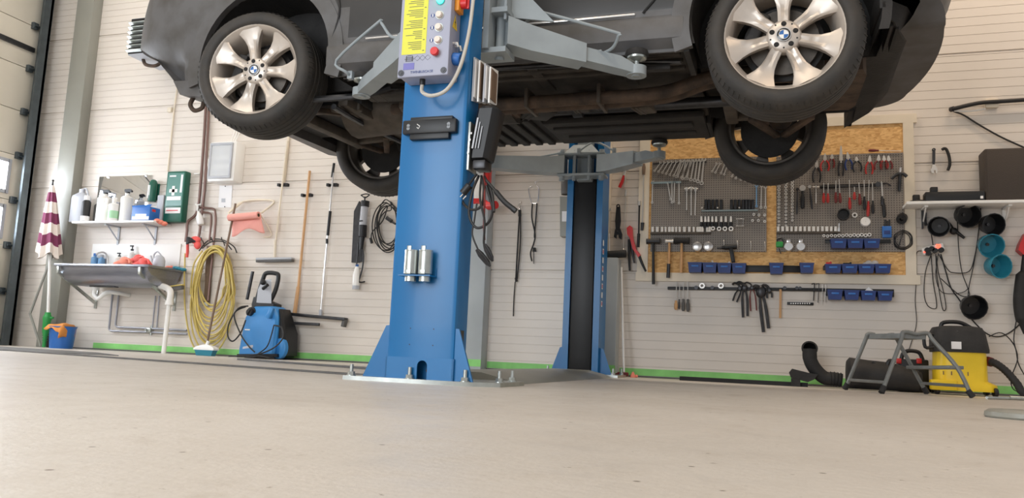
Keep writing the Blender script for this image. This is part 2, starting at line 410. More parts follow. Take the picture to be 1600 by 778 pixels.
# building columns on the back wall
c = MB(); c.bx(-7.47, -7.23, D-.13, D, 0, 5, .006)
struct(c.build('trim_2', M['steel_green'], loc=(-7.35, D, 0)))
c = MB(); c.bx(-3.26, -2.53, D-.012, D, 0, 5) if 0 else None
xa = W(768, 420).x
c = MB(); c.bx(xa-.27, xa-.004, D-.15, D, 0, 5, .005)
struct(c.build('trim_3', M['steel_grey'], loc=(xa, D, 0)))
xb = XBC = W(969, 470).x
c = MB(); c.bx(xb-.30, xb, D-.16, D, 0, .985, .005)
struct(c.build('trim_4', M['steel_grey'], loc=(xb, D, 0)))
c = MB(); c.bx(xb-.30, xb-.10, D-.13, D, .985, 5, .005)
struct(c.build('trim_5', M['whitep'], loc=(xb-.1, D, .985)))
# green marking tape along the foot of the wall
t = MB()
x = W(145, 545).x
t.bx(x, xa-.28, D-.003, D, .016, .072); t.bx(xa-.27, xa-.004, D-.154, D-.15, .025, .085); t.bx(xa, xb-.31, D-.003, D, .016, .072); t.bx(xb-.3, xb, D-.164, D-.16, .025, .09); t.bx(xb+.01, 3, D-.003, D, .016, .072)
struct(t.build('baseboard_back', M['tape'], loc=(-2, D, .045)))
s = MB(); s.bx(-7.2, 3, D-.012, D, 0, .014)
struct(s.build('baseboard_sill', M['mat_dark'], loc=(-2, D, 0)))

# ------------------------------------------------------------------ floor strips
a, b = FL(60, 558), FL(555, 581)
def strip(p, q, wd, h, name, label, m_):
    mb = MB(); mb.beam((p[0], p[1], h/2), (q[0], q[1], h/2), wd, h, (0, 0, 1), .002)
    return tag(mb.build(name, m_), label, 'cable cover')
strip((-6.9, 5.05), (-1.86, 3.66), .05, .010, 'cable_cover', 'long low dark strip lying across the floor towards the near lift post', M['mat_dark'])
strip((-4.1, 5.55), (-1.95, 4.6), .05, .014, 'cable_cover', 'shorter dark strip on the floor between pressure washer and near lift post', M['mat_dark'])
fm = MB(); fm.prism([V(-7.8, 4.4, 0), V(-6.2, 4.4, 0), V(-4.7, 4.9, 0), V(-5.4, 5.4, 0), V(-7.8, 5.9, 0)], (0, 0, .006))
tag(fm.build('floor_mat', M['mat_dark']), 'flat grey rubber mat on the floor by the sectional door', 'mat')
# ------------------------------------------------------------------ two-post lift
def bolt(mb, x, y, z, h=.05, r=.011):
    mb.cyl((x, y, z), (x, y, z+.004), r*1.9, n=14); mb.cyl((x, y, z+.004), (x, y, z+.018), r*1.45, n=6); mb.cyl((x, y, z+.018), (x, y, z+h), r*.75, n=10)
def channel(mb, x0, x1, y0, y1, z0, z1, t, lip, openy):                 # C-section column; openy=+1 opens towards +Y, -1 towards the camera
    if openy > 0:
        P = [(x0, y1), (x0, y0+.02), (x0+.006, y0+.006), (x0+.02, y0), (x1-.02, y0), (x1-.006, y0+.006), (x1, y0+.02), (x1, y1), (x1-lip, y1), (x1-lip, y1-t), (x1-t, y1-t), (x1-t, y0+t), (x0+t, y0+t), (x0+t, y1-t), (x0+lip, y1-t), (x0+lip, y1)]
    else:
        P = [(x0, y0), (x0+lip, y0), (x0+lip, y0+t), (x0+t, y0+t), (x0+t, y1-t), (x1-t, y1-t), (x1-t, y0+t), (x1-lip, y0+t), (x1-lip, y0), (x1, y0), (x1, y1), (x0, y1)]
    mb.prism([V(x, y, z0) for x, y in P], (0, 0, z1-z0))
PX0, PX1, PY = -1.612, -1.290, 3.2
PBK = 3.335
post = thing('lift_post', 'near blue lift post with grey control box, standing in front of the car', 'lift post', (-1.45, 3.36, 0), 'posts of the two-post vehicle lift')
pt = .018
bp = MB(); bp.prism([V(-1.80, 3.17, 0), V(-1.22, 3.17, 0), V(-1.10, 3.27, 0), V(-1.10, 3.62, 0), V(-1.80, 3.62, 0)], (0, 0, pt))
plate = bp.build('base_plate', M['zinc'], post)
cm = MB()
# front web with an arch opening at its foot
zt = 4.15
channel(cm, PX0, PX1, PY, PBK, .11, zt, .008, .05, 1)
ax = (PX0+PX1)/2+.015
for x0, x1 in ((PX0, ax-.024), (ax+.024, PX1)):
    cm.bx(x0, x1, PY, PY+.008, pt, .11)
cm.bx(PX0, PX0+.008, PY, PBK, pt, .11); cm.bx(PX1-.008, PX1, PY, PBK, pt, .11)
for i in range(8):                                                # curved top of the arch
    a0, a1 = PI*i/8, PI*(i+1)/8
    cm.prism([V(ax-.024*math.cos(a0), PY, .075+.024*math.sin(a0)), V(ax-.024*math.cos(a1), PY, .075+.024*math.sin(a1)), V(ax-.024*math.cos(a1), PY, .11), V(ax-.024*math.cos(a0), PY, .11)], (0, .008, 0))
cm.bx(PX0+.01, PX1-.01, 3.27, 3.275, pt, .13)
col = cm.build('column', M['blue'], post)
hb = MB()
for dx, dz_ in ((-.055, .235), (.055, .235), (-.055, .165), (.055, .165)): hb.cyl((ax-.01+dx, PY-.0006, dz_), (ax-.01+dx, PY+.001, dz_), .0028, n=8)
hb.split('bolt_hole', M['black'], post)
g = MB(); g.prism([V(-1.735, 3.23, pt), V(-1.634, 3.23, .245), V(PX0, 3.23, .248), V(PX0, 3.23, pt)], (0, .012, 0)); g.build('gusset', M['blue'], post)
g = MB(); g.prism([V(PX1-.03, PY-.035, pt), V(PX1-.03, PY-.01, pt), V(PX1-.03, PY, .24), V(PX1-.02, PY, .245), V(PX1+.035, PY, pt)], (.0, .01, 0)) if 0 else None
g = MB(); g.prism([V(PX1-.008, PY+.012, pt), V(PX1-.008, PY+.012, .24), V(PX1+.012, PY+.012, .24), V(PX1+.085, PY+.012, pt)], (0, .012, 0))
g.prism([V(PX1-.012, PY, pt), V(PX1-.012, PY-.10, pt), V(PX1-.012, PY-.012, .235), V(PX1-.012, PY, .235)], (.012, 0, 0)) if 0 else None
g.build('gusset', M['blue'], post)
for x, y in ((-1.775, 3.20), (-1.485, 3.185), (-1.235, 3.20), (-1.125, 3.33), (-1.775, 3.56), (-1.14, 3.56)):
    b = MB(); bolt(b, x, y, pt); b.build('anchor_bolt', M['zinc'], post)
b = MB(); b.cyl((ax+.006, 3.256, .055), (ax+.006, 3.27, .055), .012, n=6); b.cyl((ax+.006, 3.246, .055), (ax+.006, 3.256, .055), .006, n=8); b.build('cable_bolt', M['rust'], post)
b = MB(); b.bx(PX1, PX1+.0012, 3.22, 3.30, .175, .235); b.build('rating_plate', M['alu_d'], post)
# black bracket
b = MB(); b.bx(-1.585, -1.325, PY-.035, PY, 1.10, 1.165, .008); b.bx(-1.55, -1.36, PY-.028, PY, 1.075, 1.105, .004); b.bx(-1.55, -1.345, PY-.03, PY, 1.16, 1.178, .004)
br = b.build('rubber_bracket', M['black'], post)
b = MB()
for x in (-1.555, -1.36): b.cyl((x, PY-.0362, 1.125), (x, PY-.0352, 1.125), .008, n=12); b.cyl((x, PY-.0362, 1.138), (x, PY-.0352, 1.138), .008, n=12)
b.split('slot', M['black_gloss'], br)
b = MB(); b.tube([V(-1.512, PY-.036, 1.128), V(-1.505, PY-.036, 1.122), V(-1.498, PY-.036, 1.133), V(-1.512, PY-.036, 1.143)], .002, 5); b.build('chalk_mark', M['white'], br)
# holder and the two zinc pad extensions standing in it
hx = [(-1.529+.030), (-1.462+.030)]
b = MB(); b.bx(-1.54, -1.39, PY-.075, PY, .458, .463); b.bx(-1.54, -1.39, PY-.004, PY, .463, .50); b.build('extension_holder', M['blue'], post)
for i, x in enumerate(hx):
    e = MB(); e.lathe([(.0, .436), (.025, .436), (.025, .464), (.031, .470), (.031, .573), (.025, .573), (.025, .52), (0, .52)], (x+.002, PY-.040, 0), (0, 0, 1), 24)
    e.bx(x-.012, x+.016, PY-.073, PY-.066, .466, .487, .002)
    e.bx(x-.008, x+.012, PY-.072, PY-.064, .565, .59, .002)
    tag(e.build('pad_extension', M['zinc']), 'zinc lift pad extension tube, %s of the pair held on the near lift post' % ('left' if i == 0 else 'right'), 'lift pad extension', 'zinc pad extensions on the lift post')
# control box (front tilted plane), label, buttons
CX0, CX1, CZ0, CZ1 = -1.578, -1.343, 1.335, 1.88
YF = 3.075
bxm = MB(); bxm.bx(CX0, CX1, YF+.012, PY, CZ0, CZ1, .008)
cb = bxm.build('control_box', M['boxgrey'], post)
b = MB(); b.bx(CX0-.004, CX1+.004, YF, YF+.02, CZ0-.004, CZ1+.004, .006); b.build('cover', M['boxgrey'], cb)
for x in (CX0+.016, CX1-.016):
    b = MB(); b.cyl((x, YF-.003, CZ0+.016), (x, YF, CZ0+.016), .014, n=16); b.cyl((x, YF-.005, CZ0+.016), (x, YF-.003, CZ0+.016), .007, n=8); b.build('cover_screw', M['dsteel'], cb)
b = MB(); b.bx(CX0+.012, CX0+.128, YF-.0012, YF, CZ0+.10, CZ0+.40); b.build('warning_label', M['ylabel'], cb)
b = MB(); rr = random.Random(3)
for r_ in range(34):
    z = CZ0+.112+r_*.0083
    if r_ % 6 == 0: b.bx(CX0+.112, CX0+.120, YF-.0018, YF-.001, z, z+.0035)
    else: b.bx(CX0+.106-rr.uniform(.03, .088), CX0+.106, YF-.0018, YF-.001, z, z+.0024)
b.build('label_lines', M['mat_dark'], cb)
bx_ = CX0+.186
for k, (mname, z, nm) in enumerate((('led', 1.672, 'indicator_lamp'), ('cream', 1.605, 'push_button'), ('cream', 1.548, 'push_button'), ('cream', 1.49, 'push_button'))):
    b = MB(); b.lathe([(.0, -.018), (.013, -.018), (.015, -.012), (.015, 0)], (bx_, YF, z), (0, 1, 0), 20); b.build(nm, M[mname], cb)
    b = MB(); b.lathe([(.0155, -.003), (.020, -.003), (.020, 0)], (bx_, YF, z), (0, 1, 0), 20); b.build('button_ring', M['zinc'] if k else M['teal'], cb)
    if k:
        b = MB(); b.cyl((bx_-.033, YF-.001, z+.002), (bx_-.033, YF, z+.002), .009, n=16); b.build('button_symbol', M['bbin'], cb)
        b = MB(); b.bx(bx_-.0355, bx_-.0305, YF-.0016, YF-.001, z-.005, z+.009); b.build('arrow_mark', M['white'], cb)
b = MB(); b.lathe([(0, -.03), (.017, -.03), (.019, -.026), (.019, -.016), (.011, -.012), (.011, 0)], (bx_-.006, YF, 1.432), (0, 1, 0), 22); b.build('emergency_stop', M['red'], cb)
b = MB(); b.bx(CX0+.025, CX0+.077, YF-.0012, YF, CZ0+.03, CZ0+.06); b.build('violet_label', M['purple'], cb)
b = MB(); x = CX0+.052
for p, q in (((-.018, .07), (.018, .07)), ((-.018, .085), (.018, .085)), ((-.014, .068), (-.014, .094)), ((.014, .068), (.014, .094)), ((-.022, .078), (.022, .078)), ((-.01, .094), (.01, .094))): b.beam((x+p[0], YF-.001, CZ0+p[1]), (x+q[0], YF-.001, CZ0+q[1]), .002, .003, (0, 1, 0))
for dx in (.09, .115, .14): b.tube([V(CX0+dx-.014, YF-.001, CZ0+.08), V(CX0+dx, YF-.001, CZ0+.092), V(CX0+dx+.014, YF-.001, CZ0+.08), V(CX0+dx, YF-.001, CZ0+.068)], .0006, 4, True)
b.build('diagram', M['mat_dark'], cb)
text('TWINBUSCH.SE', 'lettering', M['bbin'], cb, (CX0+.115, YF-.0006, CZ0+.016), (1, 0, 0), (0, 0, 1), .0155)
# side of the box: main switch, warning triangle, tap and blue socket
SX = CX1
b = MB(); b.bx(SX, SX+.022, YF+.04, YF+.10, 1.64, 1.72, .004); b.build('switch_plate', M['orange'], cb)
b = MB(); b.cyl((SX+.022, YF+.07, 1.68), (SX+.05, YF+.07, 1.68), .022, n=16); b.box((SX+.054, YF+.07, 1.68), (.012, .012, .05), None, .003); b.build('main_switch', M['red'], cb)
b = MB(); b.prism([V(SX+.0008, YF+.03, 1.56), V(SX+.0008, YF+.085, 1.56), V(SX+.0008, YF+.057, 1.625)], (.0008, 0, 0)); b.build('warning_triangle', M['yellow'], cb)
b = MB(); b.prism([V(SX+.0016, YF+.055, 1.612), V(SX+.0016, YF+.063, 1.59), V(SX+.0016, YF+.058, 1.59), V(SX+.0016, YF+.061, 1.567), V(SX+.0016, YF+.051, 1.594), V(SX+.0016, YF+.057, 1.594)], (.0006, 0, 0)); b.build('lightning_mark', M['black'], cb)
b = MB(); b.tube([V(SX, YF+.05, 1.49), V(SX+.02, YF+.05, 1.49), V(SX+.026, YF+.05, 1.47)], .007, 8); b.tube([V(SX, YF+.085, 1.488), V(SX+.02, YF+.085, 1.488), V(SX+.026, YF+.085, 1.465)], .007, 8); b.bx(SX+.008, SX+.02, YF+.045, YF+.09, 1.483, 1.493, .003); b.build('air_tap', M['chrome'], cb)
b = MB(); b.lathe([(0, .035), (.024, .035), (.028, .03), (.028, 0)], (SX, YF+.065, 1.425), (1, 0, -.15), 20); b.build('blue_socket', M['bluep'], cb)
b = MB(); p = [V(-1.48, YF+.05, CZ0-.022), V(-1.475, YF+.045, CZ0-.06), V(-1.42, YF+.03, CZ0-.085), V(-1.35, YF+.03, CZ0-.06), V(-1.30, YF+.04, CZ0+.04), V(-1.275, YF+.06, CZ0+.2), V(-1.265, YF+.07, CZ0+.38), V(-1.26, YF+.08, CZ0+.6)]
p[-1] = V(-1.272, PY-.008, 1.92); p.append(V(-1.272, PY+.01, 2.0))
b.tube(spl(p, 8), .0085, 10); b.build('supply_cable', M['cable_g'], cb)
b = MB(); b.cyl((-1.48, YF+.05, CZ0-.026), (-1.48, YF+.05, CZ0), .013, n=10); b.build('cable_gland', M['black'], cb)

# ---- carriage and arms
AZ = 1.58
def arm(p0, p1, w_, h_, parent, ext=.45, side=1, padz=.10, guard=None):
    """tapered telescopic arm from p0 (carriage) to p1 (pad); returns arm object"""
    p0, p1 = Vector(p0), Vector(p1); u = (p1-p0).normalized(); L = (p1-p0).length; n = V(0, 0, 1); s = n.cross(u)
    m = MB()
    # outer tube : taper in height towards the end
    q = p0.lerp(p1, 1-ext)
    def rect(c, ww, z0, z1): return [c-s*ww/2+n*z0, c+s*ww/2+n*z0, c+s*ww/2+n*z1, c-s*ww/2+n*z1]
    m.rings([rect(p0, w_, -h_*.45, h_*.75), rect(p0+u*.12, w_, -h_*.5, h_*.6), rect(q, w_*.92, -h_*.4, h_*.42)])
    a = m.build('arm', M['arm'], parent)
    m = MB(); m.rings([rect(q-u*.08, w_*.72, -h_*.28, h_*.30), rect(p1-u*.10, w_*.72, -h_*.28, h_*.30), rect(p1-u*.03, w_*.62, -h_*.28, h_*.12)])
    m.lathe([(.012, -h_*.28), (w_*.42, -h_*.28), (w_*.42, h_*.12), (.012, h_*.12)], p1, (0, 0, 1), 20)
    m.ann(p1-n*h_*.28, (0, 0, 1), .014, .024, .008, 18)
    m.build('arm_extension', M['arm'], a)
    m = MB(); m.cyl(p1+n*(-h_*.3), p1+n*(padz-.03), .013, n=12); m.lathe([(.013, padz-.035), (.028, padz-.03), (.048, padz-.022), (.05, padz-.012), (.02, padz-.012)], p1, (0, 0, 1), 22); m.build('pad_spindle', M['zinc'], a)
    m = MB(); m.lathe([(0, padz-.012), (.056, padz-.012), (.06, padz), (.054, padz+.02), (0, padz+.02)], p1, (0, 0, 1), 24); m.build('rubber_pad', M['rubber'], a)
    if guard:
        m = MB(); m.tube(guard, .008, 8); m.build('foot_guard', M['arm'], a)
        m = MB(); 
        for gp in (guard[0], guard[-1]): m.box(gp, (.03, .03, .045), None, .003)
        m.split('guard_clip', M['arm'], a)
    return a
# near carriage, behind the near post
m = MB(); m.bx(-1.72, -1.18, 3.36, 3.50, 1.535, 1.56); m.bx(-1.72, -1.18, 3.36, 3.50, 1.73, 1.755); m.bx(PX0-.03, PX0-.002, 3.34, 3.45, 1.55, 2.1); m.bx(PX1+.002, PX1+.03, 3.34, 3.45, 1.55, 2.1); m.bx(-1.6, -1.3, 3.345, 3.36, 1.3, 2.2)
m.bx(PX1+.02, PX1+.10, 3.44, 3.452, 1.70, 2.0); m.bx(PX1+.088, PX1+.10, 3.38, 3.45, 1.7, 2.05)
m.prism([V(PX1+.09, 3.45, 1.74), V(PX1+.30, 3.50, 1.72), V(PX1+.11, 3.45, 1.92), V(PX1+.09, 3.45, 1.92)], (0, .012, 0))
for x in (-1.67, -1.235): m.cyl((x, 3.44, 1.52), (x, 3.44, 1.77), .022, n=14)
m.build('carriage', M['arm'], post)
pr, plf = V(-.645, 3.82, 1.572), V(-2.2, 3.86, 1.572)
g0 = W(812, 48, 3.62); g = [g0, W(838, 18, 3.55), W(850, 20, 3.55), W(960, 50, 3.62), W(966, 56, 3.63), W(957, 75, 3.68), W(936, 86, 3.73)]
arm((-1.215, 3.44, 1.635), pr, .12, .115, post, .42, padz=.078, guard=spl(g, 4))
g = [W(548, 118, 3.74), W(540, 112, 3.70), W(526, 94, 3.68), W(590, 36, 3.6), W(596, 36, 3.6), W(610, 56, 3.58), W(627, 60, 3.56)]
arm((-1.68, 3.44, 1.635), plf, .12, .115, post, .42, padz=.078, guard=spl(g, 4))

# ---- far post
FX0, FX1, FY = -1.585, -1.292, 6.2
fp = thing('lift_post', 'far blue lift post with black centre belt, standing by the back wall behind the car', 'lift post', (-1.44, 6.32, 0), 'posts of the two-post vehicle lift')
m = MB(); m.bx(-1.72, -1.12, 6.12, 6.50, 0, .018); m.build('base_plate', M['zinc'], fp)
m = MB(); channel(m, FX0, FX1, FY, 6.45, .018, 4.15, .008, .05, -1); m.build('column', M['blue'], fp)
m = MB(); m.bx(FX0+.052, FX1-.052, FY+.03, FY+.035, .04, 1.6); m.bx(FX0+.06, FX1-.06, FY+.01, FY+.03, .05, 1.56, .003); m.build('dust_belt', M['black'], fp)
for x0, s in ((FX0, -1), (FX1, 1)):
    m = MB(); m.prism([V(x0, FY+.05, .018), V(x0+s*.10, FY+.05, .018), V(x0+s*.03, FY+.05, .215), V(x0, FY+.05, .225)], (0, .01, 0)); m.build('gusset', M['blue'], fp)
for x, y in ((-1.68, 6.15), (-1.16, 6.15), (-1.15, 6.45), (-1.69, 6.45)):
    m = MB(); bolt(m, x, y, .018); m.build('anchor_bolt', M['zinc'], fp)
m = MB()
for z in (.55, .62, .69, .76, .83, .90, .97, 1.04): m.bx(FX1, FX1+.001, FY+.06, FY+.10, z, z+.045)
m.split('number_label', M['paper'], fp)
m = MB(); 
for z in (.55, .69, .83, .97): m.bx(FX1+.001, FX1+.0016, FY+.066, FY+.092, z+.008, z+.036)
m.split('label_print', M['red'], fp)
# far carriage
m = MB(); m.bx(-1.63, -1.25, 6.02, 6.18, 1.565, 1.582, .004); m.bx(-1.63, -1.25, 6.02, 6.18, 1.735, 1.75, .004)
m.rings([[V(-1.58, 6.03, 1.75), V(-1.30, 6.03, 1.75), V(-1.30, 6.19, 1.75), V(-1.58, 6.19, 1.75)], [V(-1.52, 6.09, 1.83), V(-1.37, 6.09, 1.83), V(-1.37, 6.19, 1.83), V(-1.52, 6.19, 1.83)]])
m.bx(-1.50, -1.38, 6.15, 6.24, 1.55, 1.95); m.bx(-1.60, -1.585, 6.08, 6.18, 1.58, 1.735); m.bx(-1.295, -1.28, 6.08, 6.18, 1.58, 1.735)
for x in (-1.60, -1.28, -1.50, -1.38): m.cyl((x, 6.06, 1.53), (x, 6.06, 1.775), .014 if x in (-1.5, -1.38) else .022, n=12)
m.build('carriage', M['arm'], fp)
def padhit(px, py, Y): return W(px, py, Y)
fr, fL = padhit(1030, 242, 5.68), padhit(700, 238, 5.55)
frz = V(fr.x, 5.68, 1.625); flz = V(-2.36, 5.6, 1.61)
arm((-1.28, 6.06, 1.64), frz, .11, .12, fp, .35, padz=.083, guard=spl([W(905, 236, 6.02), W(930, 222, 6.0), W(960, 236, 5.95)], 4))
arm((-1.60, 6.06, 1.64), flz, .11, .12, fp, .35, padz=.09, guard=spl([W(880, 238, 6.03), W(840, 246, 6.0), W(810, 252, 5.95)], 4))
# cable ramp plate between the posts
rp = MB(); 
rp.prism([V(-1.78, 0, 0), V(-1.15, 0, 0), V(-1.20, 0, .022), V(-1.33, 0, .05), V(-1.60, 0, .05), V(-1.73, 0, .022)], (0, 2.4, 0))
o = rp.build('cable_ramp', M['steel_green']); o.location.y += 3.66
tag(o, 'grey steel ramp plate covering the hoses on the floor between the lift posts', 'floor ramp')
# ------------------------------------------------------------------ the car on the lift (nose to the left)
XR, XFW, WZ, WR = .05, -2.85, 1.70, .366
YN, YFAR = 3.83, 5.73
ARC = .445; ACZ = 1.80
car = thing('car', 'dark grey car raised on the blue two-post lift, nose to the left', 'car', (-1.4, 4.77, 1.55))
def side_low(x):
    for xc in (XR, XFW):
        if abs(x-xc) < ARC: return ACZ+math.sqrt(ARC*ARC-(x-xc)**2)*1.0
    if x < XFW: return 1.62
    if x > XR: return 1.93
    return 1.672
def plan_loop():
    P = []
    xs = [XFW+.48+i*(XR-XFW-.96)/26 for i in range(27)]
    def arcxs(xc): return [xc-ARC*math.cos(PI*i/24) for i in range(25)]
    near = [-3.42] + arcxs(XFW) + xs + arcxs(XR) + [.50]
    for x in near: P.append((x, YN, 0, -1, 's'))
    # rear corner (near), rear face, rear corner (far)
    n = 12
    for i in range(1, n+1):
        a = PI/2*i/n; P.append((.53+.32*math.sin(a)**.9, YN+.36*(1-math.cos(a)), math.sin(a), -math.cos(a), 'r'))
    for i in range(1, 9):
        y = YN+.36+(YFAR-YN-.72)*i/9; t = (y-(YN+YFAR)/2)/.6; P.append((.85+.05*(1-t*t) if abs(t) < 1 else .85, y, 1, 0, 'r'))
    for i in range(0, n+1):
        a = PI/2*(1-i/n); P.append((.53+.32*max(0, math.sin(a))**.9, YFAR-.36*(1-math.cos(a)), math.sin(a), math.cos(a), 'r'))
    for x in near[::-1][1:]: P.append((x, YFAR, 0, 1, 's'))
    for i in range(1, n+1):
        a = PI/2*i/n; P.append((-3.42-.61*math.sin(a), YFAR-.38*(1-math.cos(a)), -math.sin(a), math.cos(a), 'f'))
    for i in range(1, 9):
        y = YFAR-.38-(YFAR-YN-.76)*i/9; t = (y-(YN+YFAR)/2)/.42; P.append((-4.03-.06*(1-t*t) if abs(t) < 1 else -4.03, y, -1, 0, 'f'))
    for i in range(0, n):
        a = PI/2*(1-i/n); P.append((-3.42-.61*math.sin(a), YN+.38*(1-math.cos(a)), -math.sin(a), -math.cos(a), 'f'))
    return P
LOOP = plan_loop()
def zlow(p):
    x, y, nx, ny, k = p
    if k == 's': return side_low(x)
    if k == 'r': return 1.80+.13*max(0, 1-abs(y-YN)/.3) if y < YN+.3 else 1.80
    return 1.62+.40*min(1, max(0, -3.45-x)/.5)**.8
def inset(z, k):
    d = .24*(max(0, 2.05-z)/.25)**1.4 if k == 'r' else .10*max(0, 2.0-z)/.2 if k == 'f' else .03*max(0, 1.78-z)/.12
    d += .012 if z < 1.87 else 0
    if z > 2.1: d += .07*((z-2.1)/.45)**2
    return d
ROWS = [0, .035, .09, .16, .24, .34, .45, .58, .72, .86, 1]
m = MB(); rings = []
ZT = 2.55
for s_ in ROWS:
    ring = []
    for p in LOOP:
        z0 = zlow(p); z = z0+(ZT-z0)*s_; d = inset(z, p[4]); ring.append(V(p[0]-p[2]*d, p[1]-p[3]*d, z))
    rings.append(ring)
n = len(LOOP); vr = [[m.v(q) for q in r_] for r_ in rings]
inner = [m.v((p[0]-p[2]*.05, p[1]-p[3]*.05, zlow(p)+.006)) for p in LOOP]
def isclad(p, z):
    x = p[0]
    if p[4] != 's' or x < -2.44 or x > -.50: return True
    for xc in (XR, XFW):
        if math.hypot(x-xc, z-ACZ) < .56 : return True
    if x < XFW-.3 or x > XR+.35: return z < 2.2
    return z < 1.862
for a in range(len(ROWS)-1):
    for i in range(n):
        j = (i+1) % n; zc = (rings[a][i].z+rings[a+1][j].z)/2; m.mi = 1 if isclad(LOOP[i], zc) else 0
        m.face((vr[a][i], vr[a][j], vr[a+1][j], vr[a+1][i]))
m.mi = 1
for i in range(n):
    j = (i+1) % n; m.face((inner[i], inner[j], vr[0][j], vr[0][i]))
m.mi = 0; m.face(vr[-1])
m.build('body', [M['paint'], M['clad']], car, sharp=50)
# cabin above the belt line
m = MB(); rr = []
for z, xf, xb, yi in ((2.55, -2.25, .55, .10), (2.75, -1.95, .48, .14), (3.0, -1.55, .30, .24), (3.12, -1.2, .05, .32), (3.15, -1.0, -.1, .42)):
    y0, y1 = YN+yi, YFAR-yi; c = .15
    rr.append([V(xf+c, y0, z), V(xb-c, y0, z), V(xb, y0+c, z), V(xb, y1-c, z), V(xb-c, y1, z), V(xf+c, y1, z), V(xf, y1-c, z), V(xf, y0+c, z)])
m.rings(rr); m.build('cabin', M['black_gloss'], car)
# wheel arch lips, sill strip, sill cladding step
for xc, nm in ((XFW, 'f'), (XR, 'r')):
    for yy, s_ in ((YN, -1), (YFAR, 1)):
        m = MB(); R0, R1 = ARC-.004, ARC+.085
        pr_ = []
        for i in range(33):
            a = -0.28+(PI+(.56 if nm == 'f' else .10))*i/32; c_, q = -math.cos(a), math.sin(a)
            if q < 0: ca, qa = (-1 if c_ < 0 else 1), 0
            zz = ACZ+ (q if q > 0 else q)*ARC
            pr_.append((c_, q))
        ring = []
        for c_, q in pr_:
            if q < -.27: pass
            pi_ = V(xc+c_*R0, yy-s_*.03, ACZ+q*R0); po = V(xc+c_*R1, yy-s_*.012, ACZ+q*R1)
            ring.append([pi_, V(pi_.x, yy+s_*.012, pi_.z), V(po.x, yy+s_*.004, po.z), po])
        m.rings(ring); m.build('wheel_arch_trim', M['clad'], car)
m = MB(); m.bx(-2.18, -.66, YN-.006, YN+.02, 1.862, 1.872, .002); m.build('sill_strip', M['chrome'], car)
m = MB(); m.prism([V(-2.42, YN+.006, 1.855), V(-2.42, YN-.012, 1.83), V(-2.42, YN-.008, 1.73), V(-2.42, YN+.05, 1.672), V(-2.42, YN+.08, 1.68), V(-2.42, YN+.08, 1.855)], (2.0, 0, 0)); m.build('sill_cover', M['clad'], car)
m = MB(); m.prism([V(-2.42, YFAR-.006, 1.855), V(-2.42, YFAR+.012, 1.83), V(-2.42, YFAR+.008, 1.73), V(-2.42, YFAR-.05, 1.66), V(-2.42, YFAR-.08, 1.68), V(-2.42, YFAR-.08, 1.855)], (2.0, 0, 0)); m.build('sill_cover', M['clad'], car)
m = MB(); m.tube(spl([V(-2.40, YN-.004, 1.87), V(-2.36, YN-.004, 2.05), V(-2.42, YN-.002, 2.25), V(-2.52, YN+.01, 2.42)]), .006, 6); m.tube(spl([V(-.62, YN-.004, 1.87), V(-.52, YN-.004, 2.02), V(-.50, YN-.002, 2.3)]), .006, 6); m.split('door_gap', M['black'], car)
# underbody
m = MB()
def pan(x0, x1, y0, y1, z0, z1, b=.01): m.bx(x0, x1, y0, y1, z0, z1, b)
pan(-2.40, -.40, YN+.06, YFAR-.06, 1.715, 1.80); pan(-2.45, -.40, 4.25, 5.30, 1.73, 2.2); pan(-3.55, -2.4, 4.26, 5.28, 1.78, 2.3); pan(-.42, .55, 4.26, 5.28, 1.82, 2.3)
for y in (3.98, 4.1, 4.22, 5.25, 5.38, 5.5): m.bx(-2.35, -.45, y, y+.04, 1.695, 1.72, .006)
for x in (-2.2, -1.8, -1.3, -.8): m.bx(x, x+.06, YN+.08, 4.5, 1.70, 1.72, .005)
m.split('floor_pan', M['under'], car)
m = MB()
for k in range(9): m.beam(V(-2.38+k*.10, 4.95, 1.655), V(-2.38+k*.10, 5.68, 1.66), .055, .03, (0, 0, 1), .006)
m.bx(-2.42, -1.5, 4.95, 5.70, 1.668, 1.70, .006); m.bx(-1.5, -.42, 5.1, 5.70, 1.655, 1.70, .01); m.bx(-1.45, -.5, 5.2, 5.3, 1.635, 1.66, .008); m.bx(-1.4, -.5, 5.45, 5.5, 1.64, 1.66, .006)
m.bx(-3.5, -2.5, 4.4, 5.2, 1.66, 1.72, .015)
m.split('undertray', M['under_d'], car)
# wheel housings
m = MB()
for xc in (XFW, XR):
    for y0, y1 in ((YN+.02, 4.27), (YFAR-.02, 5.29)):
        m.lathe([(ARC+.03, 0), (ARC-.012, 0), (ARC-.016, abs(y1-y0)*.9), (.02, abs(y1-y0)*.9), (.02, abs(y1-y0)*.9+.02), (ARC+.02, abs(y1-y0)*.9+.02), (ARC+.03, 0)], (xc, y0, ACZ+.02), (0, 1 if y1 > y0 else -1, 0), 40)
bm = m.bm; bmesh.ops.bisect_plane(bm, geom=list(bm.verts)+list(bm.edges)+list(bm.faces), plane_co=(0, 0, ACZ-.10), plane_no=(0, 0, -1), clear_outer=True)
m.split('wheel_housing', M['under_d'], car)
m = MB()
for y0 in (YN+.02, 5.3):                                          # splash guards behind the wheels
    m.bx(.47, .50, y0, y0+.40, 1.80, 2.0, .004); m.bx(-.42, -.39, y0, y0+.40, 1.66, 1.9, .004); m.bx(-3.34, -3.29, y0, y0+.4, 1.63, 1.9, .004)
for k in range(4): m.beam(V(.49+.03*k, YN+.14+.05*k, 1.815), V(.49+.03*k, YN+.55, 1.785), .014, .05, (0, 0, 1))
